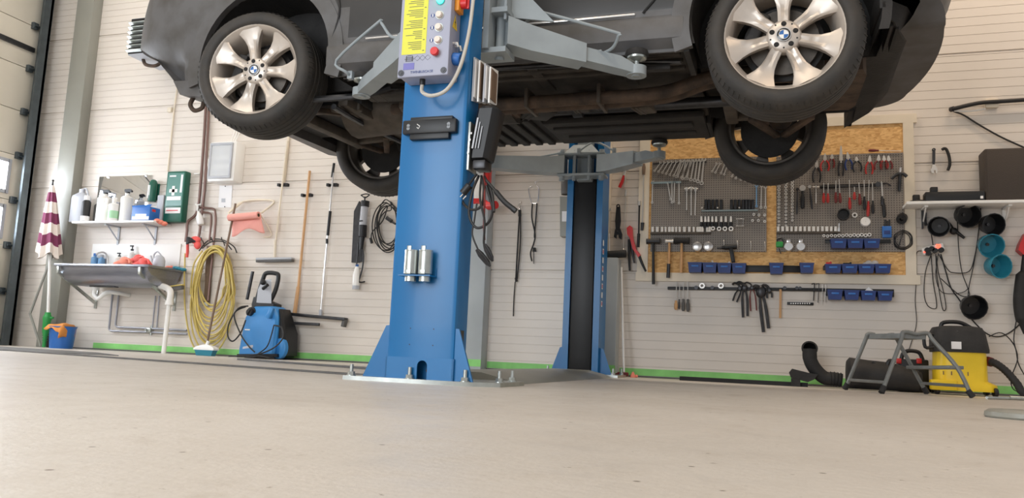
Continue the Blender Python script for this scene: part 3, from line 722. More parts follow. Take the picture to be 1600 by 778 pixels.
m.rings([[V(.47, YN+.10, 1.84), V(.56, YN+.22, 1.80), V(.64, YN+.50, 1.79), V(.64, YFAR-.45, 1.76), V(.60, YFAR-.20, 1.74), V(.46, YFAR-.06, 1.68)], [V(.47, YN+.10, 1.90), V(.62, YN+.24, 1.88), V(.72, YN+.52, 1.86), V(.72, YFAR-.48, 1.84), V(.66, YFAR-.20, 1.80), V(.46, YFAR-.06, 1.78)]])
m.split('bumper_underside', M['under_d'], car)
m = MB(); m.rings([[V(-3.27, YN+.01, 1.595), V(-3.46, YN+.04, 1.63), V(-3.58, 4.77, 1.70), V(-3.46, YFAR-.12, 1.62), V(-3.30, YFAR-.05, 1.60)], [V(-3.27, YN+.01, 1.70), V(-3.52, YN+.04, 1.72), V(-3.62, 4.77, 1.75), V(-3.48, YFAR-.11, 1.66), V(-3.28, YFAR-.05, 1.64)]])
m.build('front_lip', M['clad'], car)
m = MB(); m.tube(spl([V(-3.42, 3.95, 1.64), V(-3.435, 3.94, 1.585), V(-3.40, 3.94, 1.545), V(-3.355, 3.95, 1.56), V(-3.345, 3.95, 1.60)], 6), .014, 8); m.build('tow_hook', M['rust'], car)
m = MB()
for pts, r_ in (([V(-2.35, 4.55, 1.66), V(-2.0, 4.5, 1.63), V(-1.6, 4.38, 1.60), V(-1.1, 4.36, 1.60), V(-.6, 4.36, 1.61), V(-.3, 4.4, 1.70), V(.1, 4.45, 1.72)], .038), ([V(-2.35, 4.65, 1.66), V(-2.0, 4.6, 1.63), V(-1.6, 4.48, 1.60), V(-1.1, 4.46, 1.60), V(-.6, 4.46, 1.61), V(-.3, 4.5, 1.70), V(.1, 4.55, 1.72)], .038)):
    m.tube(spl(pts, 6), r_, 12)
m.split('exhaust_pipe', M['rust'], car)
m = MB(); 
for x in (-1.38, -.95): m.bx(x, x+.02, 4.30, 4.54, 1.555, 1.67, .003)
m.cyl((-1.75, 4.33, 1.60), (-1.75, 4.55, 1.60), .055, n=16); m.split('exhaust_bracket', M['alu_d'], car)
m = MB(); m.rings([[V(.15, 4.38, z), V(.45, 4.38, z), V(.48, 4.5, z), V(.48, 5.1, z), V(.45, 5.2, z), V(.15, 5.2, z)] for z in (1.68, 1.70, 1.82)]); m.build('silencer', M['rust'], car)
for (cx_, cy_, sx_, sy_, sz_, rz_, mm) in ((-1.62, 4.62, .20, .16, .09, 0, 'rust'), (-1.42, 4.72, .20, .22, .06, .6, 'under_d'), (-.95, 4.62, .16, .10, .06, .1, 'under_d'), (-.75, 4.75, .12, .16, .05, -.2, 'alu_d'), (-1.12, 4.62, .10, .14, .07, .0, 'under'), (-.60, 4.02, .20, .05, .03, .05, 'under_d'), (-2.2, 4.2, .30, .16, .03, .1, 'under'), (-2.15, 4.42, .16, .12, .07, .3, 'alu_d')):
    m = MB(); m.box((cx_, cy_, 1.64), (sx_, sy_, sz_), Matrix.Rotation(rz_, 3, 'Z'), .012)
    for k in range(4 if mm == 'rust' else 2): m.box((cx_-sx_*.35+k*sx_*.23, cy_-.005, 1.64), (.012, sy_*1.02, sz_*1.1), Matrix.Rotation(rz_, 3, 'Z'), .003)
    m.build('underbody_bracket', M[mm], car)
m = MB(); m.tube([V(-2.2, 4.78, 1.66), V(.0, 4.78, 1.66)], .035, 12); m.cyl((-1.2, 4.78, 1.66), (-1.14, 4.78, 1.66), .055, n=16); m.build('drive_shaft', M['dsteel'], car)
m = MB(); m.rings([[V(x, 4.78+a*math.cos(t), 1.70+b*math.sin(t)) for t in [2*PI*k/14 for k in range(14)]] for x, a, b in ((-2.75, .22, .16), (-2.5, .24, .14), (-2.2, .18, .12), (-1.9, .14, .10), (-1.7, .10, .08))])
m.bx(-2.05, -1.80, 4.62, 4.85, 1.55, 1.62, .01); m.bx(-2.3, -2.05, 4.55, 4.95, 1.57, 1.68, .02)
m.split('gearbox', M['alu_d'], car)
m = MB(); m.rings([[V(x, 4.7+.16*math.cos(t), 1.66+.09*math.sin(t)) for t in [2*PI*k/12 for k in range(12)]] for x in (-1.95, -1.9, -1.62, -1.55)]); m.build('heat_shield', M['under'], car)
m = MB()
for a, b, w_, h_ in ((V(-2.98, 4.25, 1.62), V(-2.98, 5.3, 1.62), .08, .07), (V(-2.55, 4.25, 1.64), V(-2.55, 5.3, 1.64), .07, .06), (V(-2.98, 4.35, 1.62), V(-2.5, 4.4, 1.64), .06, .05), (V(-2.98, 5.2, 1.62), V(-2.5, 5.15, 1.64), .06, .05), (V(-.25, 4.25, 1.68), V(-.25, 5.3, 1.68), .08, .07), (V(.22, 4.25, 1.68), V(.22, 5.3, 1.68), .07, .07), (V(-.25, 4.32, 1.68), V(.22, 4.32, 1.68), .06, .06), (V(-.25, 5.22, 1.68), V(.22, 5.22, 1.68), .06, .06)):
    m.beam(a, b, w_, h_, (0, 0, 1), .012)
m.sph((.0, 4.78, 1.66), .12, (1.2, .9, .9), 14); m.split('subframe', M['alu_d'], car)
m = MB()
for xc in (XFW, XR):
    for ya, yb in ((4.12, 4.45), (5.42, 5.08)):
        m.beam(V(xc+.18, yb, 1.62), V(xc+.02, ya, 1.585), .045, .035, (0, 0, 1), .008); m.beam(V(xc-.18, yb, 1.62), V(xc-.02, ya, 1.585), .045, .035, (0, 0, 1), .008)
        m.beam(V(xc, yb, 1.78), V(xc, ya, 1.80), .04, .03, (0, 0, 1), .006); m.cyl((xc, ya, WZ), (xc, (ya+yb)/2+.05*(1 if yb > ya else -1), WZ), .028, n=12)
        m.cyl((xc-.10, (ya+yb)/2, 1.62), (xc-.08, (ya+yb)/2, 2.1), .03, n=12)
        m.cyl((xc, ya-.02, WZ), (xc, ya+.02, WZ), .075, n=18)
m.split('suspension_arm', M['rust'], car)
m = MB()
for y in (4.0, 5.55):
    m.tube(spl([V(-2.6, y, 1.585), V(-2.3, y+.03, 1.60), V(-2.15, y+.10, 1.66)], 5), .02, 8)
m.tube(spl([V(-2.55, 4.15, 1.58), V(-2.62, 4.7, 1.60), V(-2.55, 5.4, 1.58)], 6), .018, 8); m.split('anti_roll_bar', M['dsteel'], car)
m = MB(); m.tube(spl([V(-2.38, 3.96, 1.69), V(-1.6, 3.95, 1.68), V(-.9, 3.97, 1.68), V(-.45, 4.0, 1.66)], 6), .008, 6); m.tube(spl([V(-2.38, 4.0, 1.69), V(-1.4, 4.0, 1.685), V(-.45, 4.05, 1.67)], 6), .006, 6); m.split('brake_line', M['dsteel'], car)
# the underside rises slightly towards the far sill
for ch in car.children:
    off = Vector(ch['_o'])
    for q in ch.data.vertices:
        y, z = q.co.y+off.y, q.co.z+off.z
        k_ = 1 if z < 1.9 else max(0, 1-(z-1.9)/.5)
        q.co.z += max(0, y-YN)*.042*k_
# ---- wheels
def wheel_parts(cx, cy, parent, out, ang=0, steer=0, dz=0):
    """out=-1: face towards the camera"""
    o = V(0, 0, 0)
    def finish(mb, name, mt, par):
        if name in ('wheel', 'tyre'):
            for q in mb.bm.verts:
                r_ = math.hypot(q.co.x, q.co.z)
                if r_ > .20 and r_ < .366: k_ = 1+.026*min(1, (r_-.2)/.06)*min(1, (.366-r_)/.09); q.co.x *= k_; q.co.z *= k_
        bm = mb.bm
        R = Matrix.Rotation(steer, 4, 'Z') @ (Matrix.Rotation(PI, 4, 'Z') if out > 0 else Matrix.Identity(4)) @ Matrix.Rotation(ang, 4, 'Y')
        bmesh.ops.transform(bm, matrix=Matrix.Translation((cx, cy, WZ+dz)) @ R, verts=bm.verts)
        return mb.build(name, mt, par, sharp=45)
    A = (0, 1, 0)                                                 # from the face (y=0) inwards
    m = MB()
    m.lathe([(.262, .012), (.270, .006), (.270, .018), (.258, .03), (.246, .07), (.240, .20), (.258, .262), (.268, .27), (.262, .262), (.246, .262), (.228, .20), (.236, .06), (.250, .03), (.262, .012)], o, A, 56)
    # seven flared spokes
    for k in range(7):
        a = 2*PI*k/7+PI/2
        er = V(math.cos(a), 0, math.sin(a)); et = V(-math.sin(a), 0, math.cos(a)); ey = V(0, 1, 0)
        rows = []
        for r_, wd, y, cr in ((.050, .026, .040, .004), (.085, .027, .034, .012), (.125, .028, .036, .016), (.165, .034, .038, .014), (.20, .047, .034, .010), (.23, .066, .026, .006), (.252, .085, .018, .002)):
            f = []
            bend = 0
            f.append(er*r_+et*(-wd)+ey*(y+.010)); f.append(er*r_+et*(-wd*.72)+ey*y); f.append(er*r_+et*(-wd*.1)+ey*(y+cr)); f.append(er*r_+et*(wd*.5)+ey*(y+.004)); f.append(er*r_+et*wd+ey*(y+.012))
            f.append(er*r_+et*wd*.9+ey*(y+.05)); f.append(er*r_+et*(-wd*.9)+ey*(y+.05))
            rows.append(f)
        m.rings(rows)
    m.lathe([(.03, .03), (.066, .03), (.078, .04), (.082, .055), (.08, .09), (.03, .09), (.03, .03)], o, A, 40)
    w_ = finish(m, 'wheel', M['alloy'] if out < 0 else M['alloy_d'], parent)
    m = MB(); prof = [(.262, .018), (.272, -.002), (.286, -.010), (.305, -.012), (.330, -.004), (.348, .014), (.360, .035)]
    yy = .045
    for k in range(5):
        prof += [(WR-.001*abs(k-2), yy), (WR-.001*abs(k-2), yy+.030)]
        if k < 4: prof += [(WR-.009, yy+.032), (WR-.009, yy+.040)]
        yy += .044
    prof += [(.356, .275), (.340, .292), (.305, .302), (.280, .298), (.266, .28), (.262, .26)]
    m.lathe(prof, o, A, 72)
    for k in range(72):                                           # shoulder cuts
        a = 2*PI*k/72; c = V(math.cos(a), 0, math.sin(a)); m.beam(c*.349+V(0, .012, 0), c*.366+V(0, .042, 0), .004, .004, (0, 1, 0))
    finish(m, 'tyre', M['tyre'], w_)
    m = MB(); m.lathe([(.0, .024), (.030, .024), (.034, .027), (.034, .05), (0, .05)], o, A, 32); finish(m, 'centre_cap', M['black_gloss'], w_)
    for q in range(4):
        m = MB(); a0 = PI/2*q; m.prism([V(0, .0225, 0)]+[V(.021*math.cos(a0+PI/2*i/6), .0225, .021*math.sin(a0+PI/2*i/6)) for i in range(7)], (0, .002, 0)); finish(m, 'cap_quarter', M['roundel'] if q % 2 else M['white'], w_)
    m = MB(); m.ann((0, .0225, 0), A, .021, .0235, .003, 28); m.ann((0, .0232, 0), A, .031, .034, .003, 28); finish(m, 'cap_ring', M['chrome'], w_)
    for k in range(5):
        a = 2*PI*k/5+PI/2; c = V(.056*math.cos(a), .030, .056*math.sin(a))
        m = MB(); m.lathe([(0, -.001), (.0125, -.001), (.0125, .004), (0, .004)], c, A, 16); m.cyl(c+V(0, -.003, 0), c+V(0, .003, 0), .008, n=6); finish(m, 'lug_bolt', M['lug'], w_)
    for k in range(5):
        a = 2*PI*k/5+PI/2+PI/5; c = V(.063*math.cos(a), .0295, .063*math.sin(a)); m = MB(); m.cyl(c, c+V(0, .004, 0), .0045, n=10); finish(m, 'spoke_hole', M['black'], w_)
    m = MB(); m.lathe([(.03, .12), (.165, .12), (.165, .145), (.03, .145), (.03, .12)], o, A, 40); m.lathe([(.03, .10), (.08, .10), (.085, .145)], o, A, 24); finish(m, 'brake_disc', M['alloy_d'], w_)
    m = MB(); m.box((-.12, .13, .07), (.06, .09, .16), Matrix.Rotation(.5, 3, 'Y'), .012); m.lathe([(.02, .15), (.19, .15), (.19, .156), (.02, .156)], o, A, 36, True); finish(m, 'brake_caliper', M['under_d'], w_)
    return w_
wheel_parts(XR, 3.80, car, -1, .0)
wheel_parts(XFW-.05, 3.80, car, -1, -.2, math.radians(8), .035)
wheel_parts(XR-.07, 5.75, car, 1, .2, 0, .04)
wheel_parts(XFW-.12, 5.75, car, 1, -.1, math.radians(8), .02)
# ================================================================== left side: sink corner
SY = 6.5
def pts(*a, d=.03): return [WP(x, y, d) for x, y in a]
def lidbottle(mb, x, y, z, r, h, neck=.35, top=.12): mb.lathe([(0, 0), (r*.95, 0), (r, h*.03), (r, h*(.92-top)), (r*.75, h*(.97-top)), (r*neck, h*(1-top)), (r*neck, h), (0, h)], (x, y, z), (0, 0, 1), 18)
# shelf
sl, sr = W(112, 346, SY), W(240, 346, SY); SZ = sl.z+.004; SX0, SX1 = sl.x, sr.x
sh = thing('wall_shelf', 'white wall shelf crowded with cleaning bottles above the steel sink', 'shelf', (SX0, D, SZ-.02))
MB().bx(SX0, SX1, SY, D, SZ-.022, SZ, .003).build('shelf_board', M['white'], sh)
for x in (SX0+.40, SX1-.18):
    b = MB(); b.bx(x-.012, x+.012, D-.012, D, SZ-.22, SZ-.022); b.bx(x-.012, x+.012, SY+.05, D, SZ-.034, SZ-.022); b.beam(V(x, D-.015, SZ-.17), V(x, SY+.09, SZ-.036), .008, .012, (1, 0, 0)); b.build('bracket', M['grey'], sh)
def sx(px): return W(px, 340, SY+.10).x
MK = (sx(200)-sx(100))/100                                        # metres per photo pixel on the shelf
def on_shelf(name, label, cat, px, w_px, h_px, parts_, dy=.10, group=None):
    x = sx(px); r_ = w_px*MK/2; h_ = h_px*MK
    t = thing(name, label, cat, (x, SY+dy, SZ), group)
    for nm, mt, f in parts_:
        mb = MB(); f(mb, x, SY+dy, SZ, r_, h_); mb.build(nm, M[mt], t)
    return t
def body(mb, x, y, z, r, h): lidbottle(mb, x, y, z, r, h*.80, .4, .08)
def cap(mb, x, y, z, r, h): mb.lathe([(0, 0), (r*.5, 0), (r*.5, h*.16), (0, h*.16)], (x, y, z+h*.79), (0, 0, 1), 14)
def trigger(mb, x, y, z, r, h):
    zz = z+h*.80; mb.cyl((x, y, zz-.01), (x, y, zz+.015), r*.4, n=12); mb.prism([V(x-.035, y-.011, zz+.02), V(x+.055, y-.011, zz+.012), V(x+.06, y-.011, zz+.028), V(x+.03, y-.011, zz+.05), V(x-.035, y-.011, zz+.045)], (0, .022, 0)); mb.prism([V(x-.02, y-.006, zz+.02), V(x-.012, y-.006, zz+.02), V(x-.035, y-.006, zz-.03), V(x-.042, y-.006, zz-.028)], (0, .012, 0))
def jug(mb, x, y, z, r, h): mb.rings([[V(x+a*r*k, y+b*r*.62*k, z+q) for a, b in ((-1, -.7), (-.7, -1), (.7, -1), (1, -.7), (1, .7), (.7, 1), (-.7, 1), (-1, .7))] for q, k in ((0, .94), (.01, 1), (h*.72, 1), (h*.80, .9), (h*.88, .45), (h*.90, .3), (h, .3))])
def jughandle(mb, x, y, z, r, h): mb.tube(spl([V(x-r*.3, y, z+h*.9), V(x+r*.5, y, z+h*1.02), V(x+r*.95, y, z+h*.80)], 5), .010, 8)
on_shelf('canister', 'pale grey plastic canister at the left end of the wall shelf', 'canister', 125, 22, 42, (('body', 'grey', jug), ('handle', 'grey', jughandle)), .09)
on_shelf('spray_can', 'dark spray can with pale base beside the grey canister on the shelf', 'spray can', 139, 10, 34, (('body', 'black', lambda m, x, y, z, r, h: m.lathe([(0, 0), (r, 0), (r, h*.72), (r*.6, h*.8), (0, h*.8)], (x, y, z), (0, 0, 1), 16)), ('label_band', 'paper', lambda m, x, y, z, r, h: m.lathe([(r*1.02, h*.02), (r*1.02, h*.2)], (x, y, z), (0, 0, 1), 16)), ('spray_cap', 'paper', lambda m, x, y, z, r, h: m.lathe([(0, 0), (r*.7, 0), (r*.7, h*.16), (0, h*.2)], (x, y, z+h*.79), (0, 0, 1), 14))), .05)
on_shelf('spray_can', 'dull green spray can right of the dark spray can on the shelf', 'spray can', 147, 11, 31, (('body', 'mat_dark', lambda m, x, y, z, r, h: m.lathe([(0, 0), (r, 0), (r, h*.72), (r*.6, h*.8), (0, h*.8)], (x, y, z), (0, 0, 1), 16)), ('spray_cap', 'green', cap)), .15)
on_shelf('spray_bottle', 'white bottle with wide black sprayer head on the shelf, left one', 'spray bottle', 161, 17, 44, (('body', 'white', body), ('sprayer_head', 'black', trigger)), .10)
on_shelf('bottle', 'small plain white bottle between the two black sprayer heads on the shelf', 'bottle', 171, 9, 30, (('body', 'white', body), ('cap', 'white', cap)), .05)
on_shelf('bottle', 'white bottle with green label, centre of the shelf', 'bottle', 181, 12, 31, (('body', 'white', body), ('label_band', 'pgreen', lambda m, x, y, z, r, h: m.lathe([(r*1.03, h*.12), (r*1.03, h*.42)], (x, y, z), (0, 0, 1), 16)), ('cap', 'white', cap)), .06)
on_shelf('spray_bottle', 'white bottle with black sprayer head on the shelf, next to the blue box', 'spray bottle', 193, 14, 45, (('body', 'white', body), ('sprayer_head', 'black', trigger)), .12)
bx0, bx1 = W(205, 340, SY+.02).x, W(233, 340, SY+.02).x
t = thing('cardboard_box', 'blue cardboard box with white front label on the shelf', 'box', ((bx0+bx1)/2, SY+.1, SZ))
b = MB(); b.bx(bx0, bx1, SY+.02, SY+.20, SZ, SZ+.145, .002); b.build('carton', M['bluep'], t)
b = MB(); b.prism([V(bx0, SY+.02, SZ+.145), V(bx1, SY+.02, SZ+.145), V(bx1+.01, SY+.03, SZ+.17), V(bx0-.02, SY+.03, SZ+.16)], (0, .003, 0)); b.build('lid_flap', M['bluep'], t)
b = MB(); b.bx(bx0+.01, bx1-.005, SY+.0188, SY+.02, SZ+.01, SZ+.045); b.bx(bx0+.05, bx1-.04, SY+.0188, SY+.02, SZ+.045, SZ+.07); b.build('label', M['paper'], t)
b = MB(); b.bx(bx1, bx1+.001, SY+.05, SY+.10, SZ+.10, SZ+.125); b.build('red_mark', M['red'], t)
t = on_shelf('carton', 'narrow grey white carton standing right of the blue box on the shelf', 'box', 241, 9, 34, (('carton', 'grey', lambda m, x, y, z, r, h: m.bx(x-r, x+r, y-.03, y+.03, z, z+h, .002)),), .19)
# green bottle mounted on the wall right of the mirror
p = W(237, 315, D-.05); q = W(237, 275, D-.05)
t = thing('eyewash_bottle', 'dark green bottle with white print on the wall between mirror and first aid board', 'bottle', (p.x, D-.05, p.z))
b = MB(); b.lathe([(0, 0), (.038, 0), (.042, .01), (.042, .19), (.03, .225), (.015, .235), (0, .235)], (p.x, D-.05, p.z), (0, 0, 1), 20); b.build('body', M['green'], t)
b = MB(); b.bx(p.x-.03, p.x-.015, D-.0925, D-.088, p.z+.03, p.z+.17); b.bx(p.x-.008, p.x, D-.0935, D-.09, p.z+.06, p.z+.17); b.build('print', M['paper'], t)
b = MB(); b.bx(p.x-.044, p.x+.044, D-.012, D, p.z+.02, p.z+.20, .004); b.build('wall_holder', M['green'], t)
# mirror
p0, p1 = WP(150, 322, .01), WP(238, 274, .01)
t = thing('wall_mirror', 'frameless rectangular mirror on the wall behind the bottle shelf', 'mirror', (p0.x, D-.006, SZ+.0))
MB().bx(p0.x, p1.x, D-.008, D, SZ+.02, p1.z+.005, .001).build('mirror_glass', M['mirror'], t)
b = MB()
for x in (p0.x+.12, p1.x-.08): b.box((x, D-.010, p1.z), (.025, .012, .02), None, .002)
b.split('mirror_clip', M['chrome'], t)
# first aid board
p0, p1 = WP(254, 347, .08), WP(291, 267, .08)
t = thing('first_aid_station', 'green first aid station with white cross on the wall right of the mirror', 'first aid kit', (p0.x, D, p0.z))
x0, x1, z0, z1 = p0.x, p1.x, p0.z, p1.z
b = MB(); b.bx(x0, x1, D-.085, D, z0, z1, .012); b.build('case', M['green'], t)
b = MB(); b.bx(x0+.02, x1-.015, D-.0865, D-.085, z0+.17, z1-.02); b.build('clear_window', M['fa_win'], t)
b = MB(); b.bx(x0+.025, x1-.02, D-.0868, D-.085, z0+.09, z0+.15); b.build('instruction_strip', M['paper'], t)
b = MB(); xm = (x0+x1)/2-.015; zm = (z0+z1)/2+.06
b.bx(xm-.05, xm+.05, D-.0885, D-.087, zm-.017, zm+.017); b.bx(xm-.017, xm+.017, D-.0885, D-.087, zm-.05, zm+.05); b.build('cross', M['white'], t)
b = MB(); b.bx(x0+.04, x0+.12, D-.0885, D-.087, z1-.06, z1-.045); b.bx(x0+.03, x1-.03, D-.0885, D-.087, zm-.10, zm-.06); b.bx(x1-.05, x1-.025, D-.0885, D-.087, zm-.02, z1-.04); b.split('white_print', M['paper'], t)
b = MB(); b.bx(x0+.04, x1-.05, D-.0885, D-.087, z0+.115, z0+.125); b.build('red_print', M['red'], t)
# orange cloth over the shelf end
c = MB(); base = V(SX1-.02, SY+.06, SZ)
for k in range(3): c.sph(base+V(.01+.028*k, .02*k, .004-.012*k), .03, (1.2, 1.0, .8), 10)
o = c.build('cloth', M['salmon']); tag(o, 'crumpled salmon cloth hanging over the right end of the bottle shelf', 'cloth')
# sink
Y0 = 6.22; RZ = W(150, 412, Y0).z; kx0, kx1 = W(84, 412, Y0).x, W(232, 412, Y0).x
sk = thing('steel_sink', 'long stainless steel trough sink on wall brackets below the bottle shelf', 'sink', (kx0, D, RZ-.3))
prof = [(Y0, 0), (Y0+.012, -.028), (Y0+.03, -.03), (Y0+.04, -.09), (Y0+.09, -.17), (Y0+.18, -.205), (D-.16, -.205), (D-.06, -.17), (D-.03, -.08), (D-.03, -.02), (D-.002, -.02), (D-.002, 0)]
m = MB(); Rr = []
for x, k in ((kx0+.0, 1), (kx0+.012, 1), (kx1-.012, 1), (kx1, 1)): Rr.append(x)
# outer shell: profile swept along x with sloped ends
outer = []
for x, sh_ in ((kx0+.035, .55), (kx0+.06, .9), (kx0+.12, 1), (kx1-.12, 1), (kx1-.06, .9), (kx1-.035, .55)):
    outer.append([V(x, y, RZ+z*sh_) for y, z in prof[2:10]])
m.rings(outer, False, False)
m.face([m.v(q) for q in outer[0]]); m.face([m.v(q) for q in outer[-1]])
m.build('basin', M['stain'], sk)
m = MB()                                                          # rim frame
m.bx(kx0, kx1, Y0, Y0+.045, RZ-.028, RZ, .006); m.bx(kx0, kx1, D-.045, D-.001, RZ-.028, RZ, .006); m.bx(kx0, kx0+.05, Y0, D-.001, RZ-.027, RZ-.001, .006); m.bx(kx1-.05, kx1, Y0, D-.001, RZ-.027, RZ-.001, .006)
m.build('rim', M['stain'], sk)
p0 = WP(145, 381, .008); p1 = WP(283, 381, .008)
m = MB(); m.bx(p0.x, p1.x, D-.009, D-.0015, RZ+.001, p0.z, .002); m.build('splash_back', M['white'], sk)
for x in (kx0+.06, kx1-.10):
    m = MB(); m.bx(x-.014, x+.014, Y0-.004, Y0+.02, RZ-.10, RZ-.028, .003); m.beam(V(x, Y0+.01, RZ-.09), V(x, D-.02, RZ-.36), .022, .03, (1, 0, 0)); m.bx(x-.014, x+.014, D-.016, D-.0015, RZ-.42, RZ-.22, .002); m.build('bracket', M['zinc'], sk)
x = kx0+.33; m = MB(); m.cyl((x, 6.45, RZ-.24), (x, 6.45, RZ-.20), .035, n=16); m.tube(spl([V(x, 6.45, RZ-.23), V(x, 6.45, RZ-.29), V(x+.05, 6.45, RZ-.33), V(x+.10, 6.46, RZ-.29), V(x+.13, 6.5, RZ-.26), V(x+.16, 6.6, RZ-.26), V(x+.16, 6.745, RZ-.27)], 6), .022, 12); m.build('drain_trap', M['white'], sk)
m = MB(); m.tube(spl([W(240, 446, 6.5), W(256, 448, 6.5), W(266, 455, 6.5), W(265, 470, 6.5)], 5), .032, 12); p = W(265, 470, 6.5); m.cyl(p, V(p.x, p.y, p.z-.04), .038, n=14); m.cyl(p, V(p.x-.01, p.y, .0), .022, n=14); m.build('standpipe', M['white'], sk)
m = MB(); m.bx(kx0+.3, kx0+.62, 6.40, 6.46, RZ-.215, RZ-.2, .003); m.build('drain_flange', M['dsteel'], sk)
# things on the rim ledge / in the sink
def on_sink(name, label, cat, px, Y, parts_, group=None, dz=0):
    x = W(px, 405, Y).x; dz += .001; t = thing(name, label, cat, (x, Y, RZ+dz), group)
    for nm, mt, f in parts_:
        mb = MB(); f(mb, x, Y, RZ+dz); mb.build(nm, M[mt], t)
    return t
YB = D-.05
bb = lambda h, r: (lambda m, x, y, z: lidbottle(m, x, y, z, r, h*.85, .45, .08))
bc = lambda h, r: (lambda m, x, y, z: m.lathe([(0, 0), (r*.5, 0), (r*.5, h*.17), (0, h*.17)], (x, y, z+h*.83), (0, 0, 1), 14))
on_sink('soap_bottle', 'translucent blue bottle at the left back of the sink, left of two', 'bottle', 148, YB, (('body', 'lblue', bb(.165, .035)), ('cap', 'bluep', bc(.165, .035))))
on_sink('soap_bottle', 'translucent blue bottle with grey cap at the sink, right of two', 'bottle', 159, YB+.0, (('body', 'lblue', bb(.15, .034)), ('cap', 'grey', bc(.15, .034))))
on_sink('water_tap', 'curved chrome tap at the back of the sink right of the blue bottles', 'tap', 166, D-.03, (('spout', 'chrome', lambda m, x, y, z: m.tube(spl([V(x, y+.02, z-.01), V(x, y+.01, z+.13), V(x-.02, y-.02, z+.175), V(x-.05, y-.06, z+.165), V(x-.06, y-.08, z+.14)], 6), .009, 10)), ('valve', 'chrome', lambda m, x, y, z: m.cyl((x, y+.01, z), (x, y+.01, z+.05), .016, n=14))))
def pump(h): return lambda m, x, y, z: (m.cyl((x, y, z+h*.8), (x, y, z+h*.97), .006, n=8), m.beam(V(x-.03, y, z+h*.98), V(x+.012, y, z+h*.98), .016, .014, (0, 0, 1), .003), m.cyl((x, y, z+h*.78), (x, y, z+h*.85), .016, n=12))
on_sink('soap_dispenser', 'cream pump dispenser with small black pump at the back of the sink', 'soap dispenser', 186, YB, (('body', 'cream', bb(.15, .036)), ('pump', 'black', pump(.17))))
on_sink('soap_dispenser', 'tall white pump dispenser behind the red gloves on the sink', 'soap dispenser', 205, YB, (('body', 'white', bb(.22, .042)), ('pump', 'black', pump(.25))))
def glove(m, x, y, z):
    m.sph((x, y, z+.05), .06, (1.1, .7, .85), 12, Matrix.Rotation(.4, 3, 'Y'))
    for k in range(4): m.tube(spl([V(x+.02, y-.02+.012*k, z+.07), V(x+.07, y-.03+.014*k, z+.075-.012*k), V(x+.095, y-.035+.014*k, z+.035-.01*k)], 4), .012, 8)
    m.tube(spl([V(x-.03, y, z+.05), V(x-.07, y-.01, z+.03), V(x-.10, y-.015, z+.012)], 4), [.03]*3+[.032]*3+[.034]*3, 10)
gl = glove
on_sink('rubber_glove', 'crumpled red rubber glove heaped highest on the sink', 'glove', 217, Y0+.30, (('glove_body', 'redglove', lambda m, x, y, z: gl(m, x, y, z+.05)),), 'rubber gloves on the sink', -.02)
on_sink('rubber_glove', 'pale pink rubber glove lying low at the front of the glove heap', 'glove', 196, Y0+.10, (('glove_body', 'salmon', gl),), 'rubber gloves on the sink', -.02)
on_sink('rubber_glove', 'red rubber glove at the right end of the glove heap beside the watering can', 'glove', 226, Y0+.08, (('glove_body', 'redglove', gl),), 'rubber gloves on the sink', -.03)
def wcan(m, x, y, z): m.rings([[V(x+.062*k*math.cos(a), y+.045*k*math.sin(a), z+q) for a in [2*PI*i/18 for i in range(18)]] for q, k in ((-.01, 1.05), (.05, 1.05), (.085, .8), (.10, .5), (.105, .3))])
on_sink('watering_can', 'small grey watering can on the right end of the sink rim', 'watering can', 249, Y0+.22, (('tank', 'grey', wcan), ('handle', 'grey', lambda m, x, y, z: m.tube(spl([V(x-.06, y, z+.05), V(x-.07, y, z+.11), V(x-.03, y, z+.14), V(x+.02, y, z+.10)], 5), .007, 8)), ('spout', 'grey', lambda m, x, y, z: m.tube([V(x-.05, y, z+.0), V(x-.09, y, z+.06), V(x-.11, y, z+.10)], [.014, .010, .008], 8))), dz=.01)
o = MB(); x = W(278, 418, 6.6).x
for k in range(4): o.sph((x-.05+.035*k, 6.62, RZ+.012-.006*k), .026, (1.3, 1, .6+.1*(k % 2)), 10)
tag(o.build('cleaning_cloth', M['teal']), 'teal cloth lying at the right end of the sink', 'cloth')
o = MB(); x = W(263, 417, 6.6).x; o.sph((x, 6.6, RZ+.014), .024, (1.5, 1, .6), 10); o.sph((x+.03, 6.61, RZ+.016), .02, (1.2, 1, .8), 10)
tag(o.build('sponge_cloth', M['salmon']), 'small pink cloth on the sink rim between watering can and teal cloth', 'cloth')
# brush under the sink end
a_, b_ = W(258, 449, 6.55), W(287, 445, 6.55)
t = thing('hand_brush', 'yellow backed hand brush with dark bristles under the right end of the sink', 'brush', (a_.x, 6.55, a_.z-.05))
m = MB(); m.beam(a_, b_, .05, .012, (0, 0, 1), .003); m.build('brush_back', M['hose'], t)
m = MB(); m.beam(a_+V(.01, 0, -.026), b_+V(-.005, 0, -.026), .042, .036, (0, 0, 1), .002); m.build('bristles', M['mat_dark'], t)
m = MB(); m.beam(a_+V(-.16, 0, -.01), a_, .022, .014, (0, 0, 1), .005); m.build('handle', M['dwood'], t)
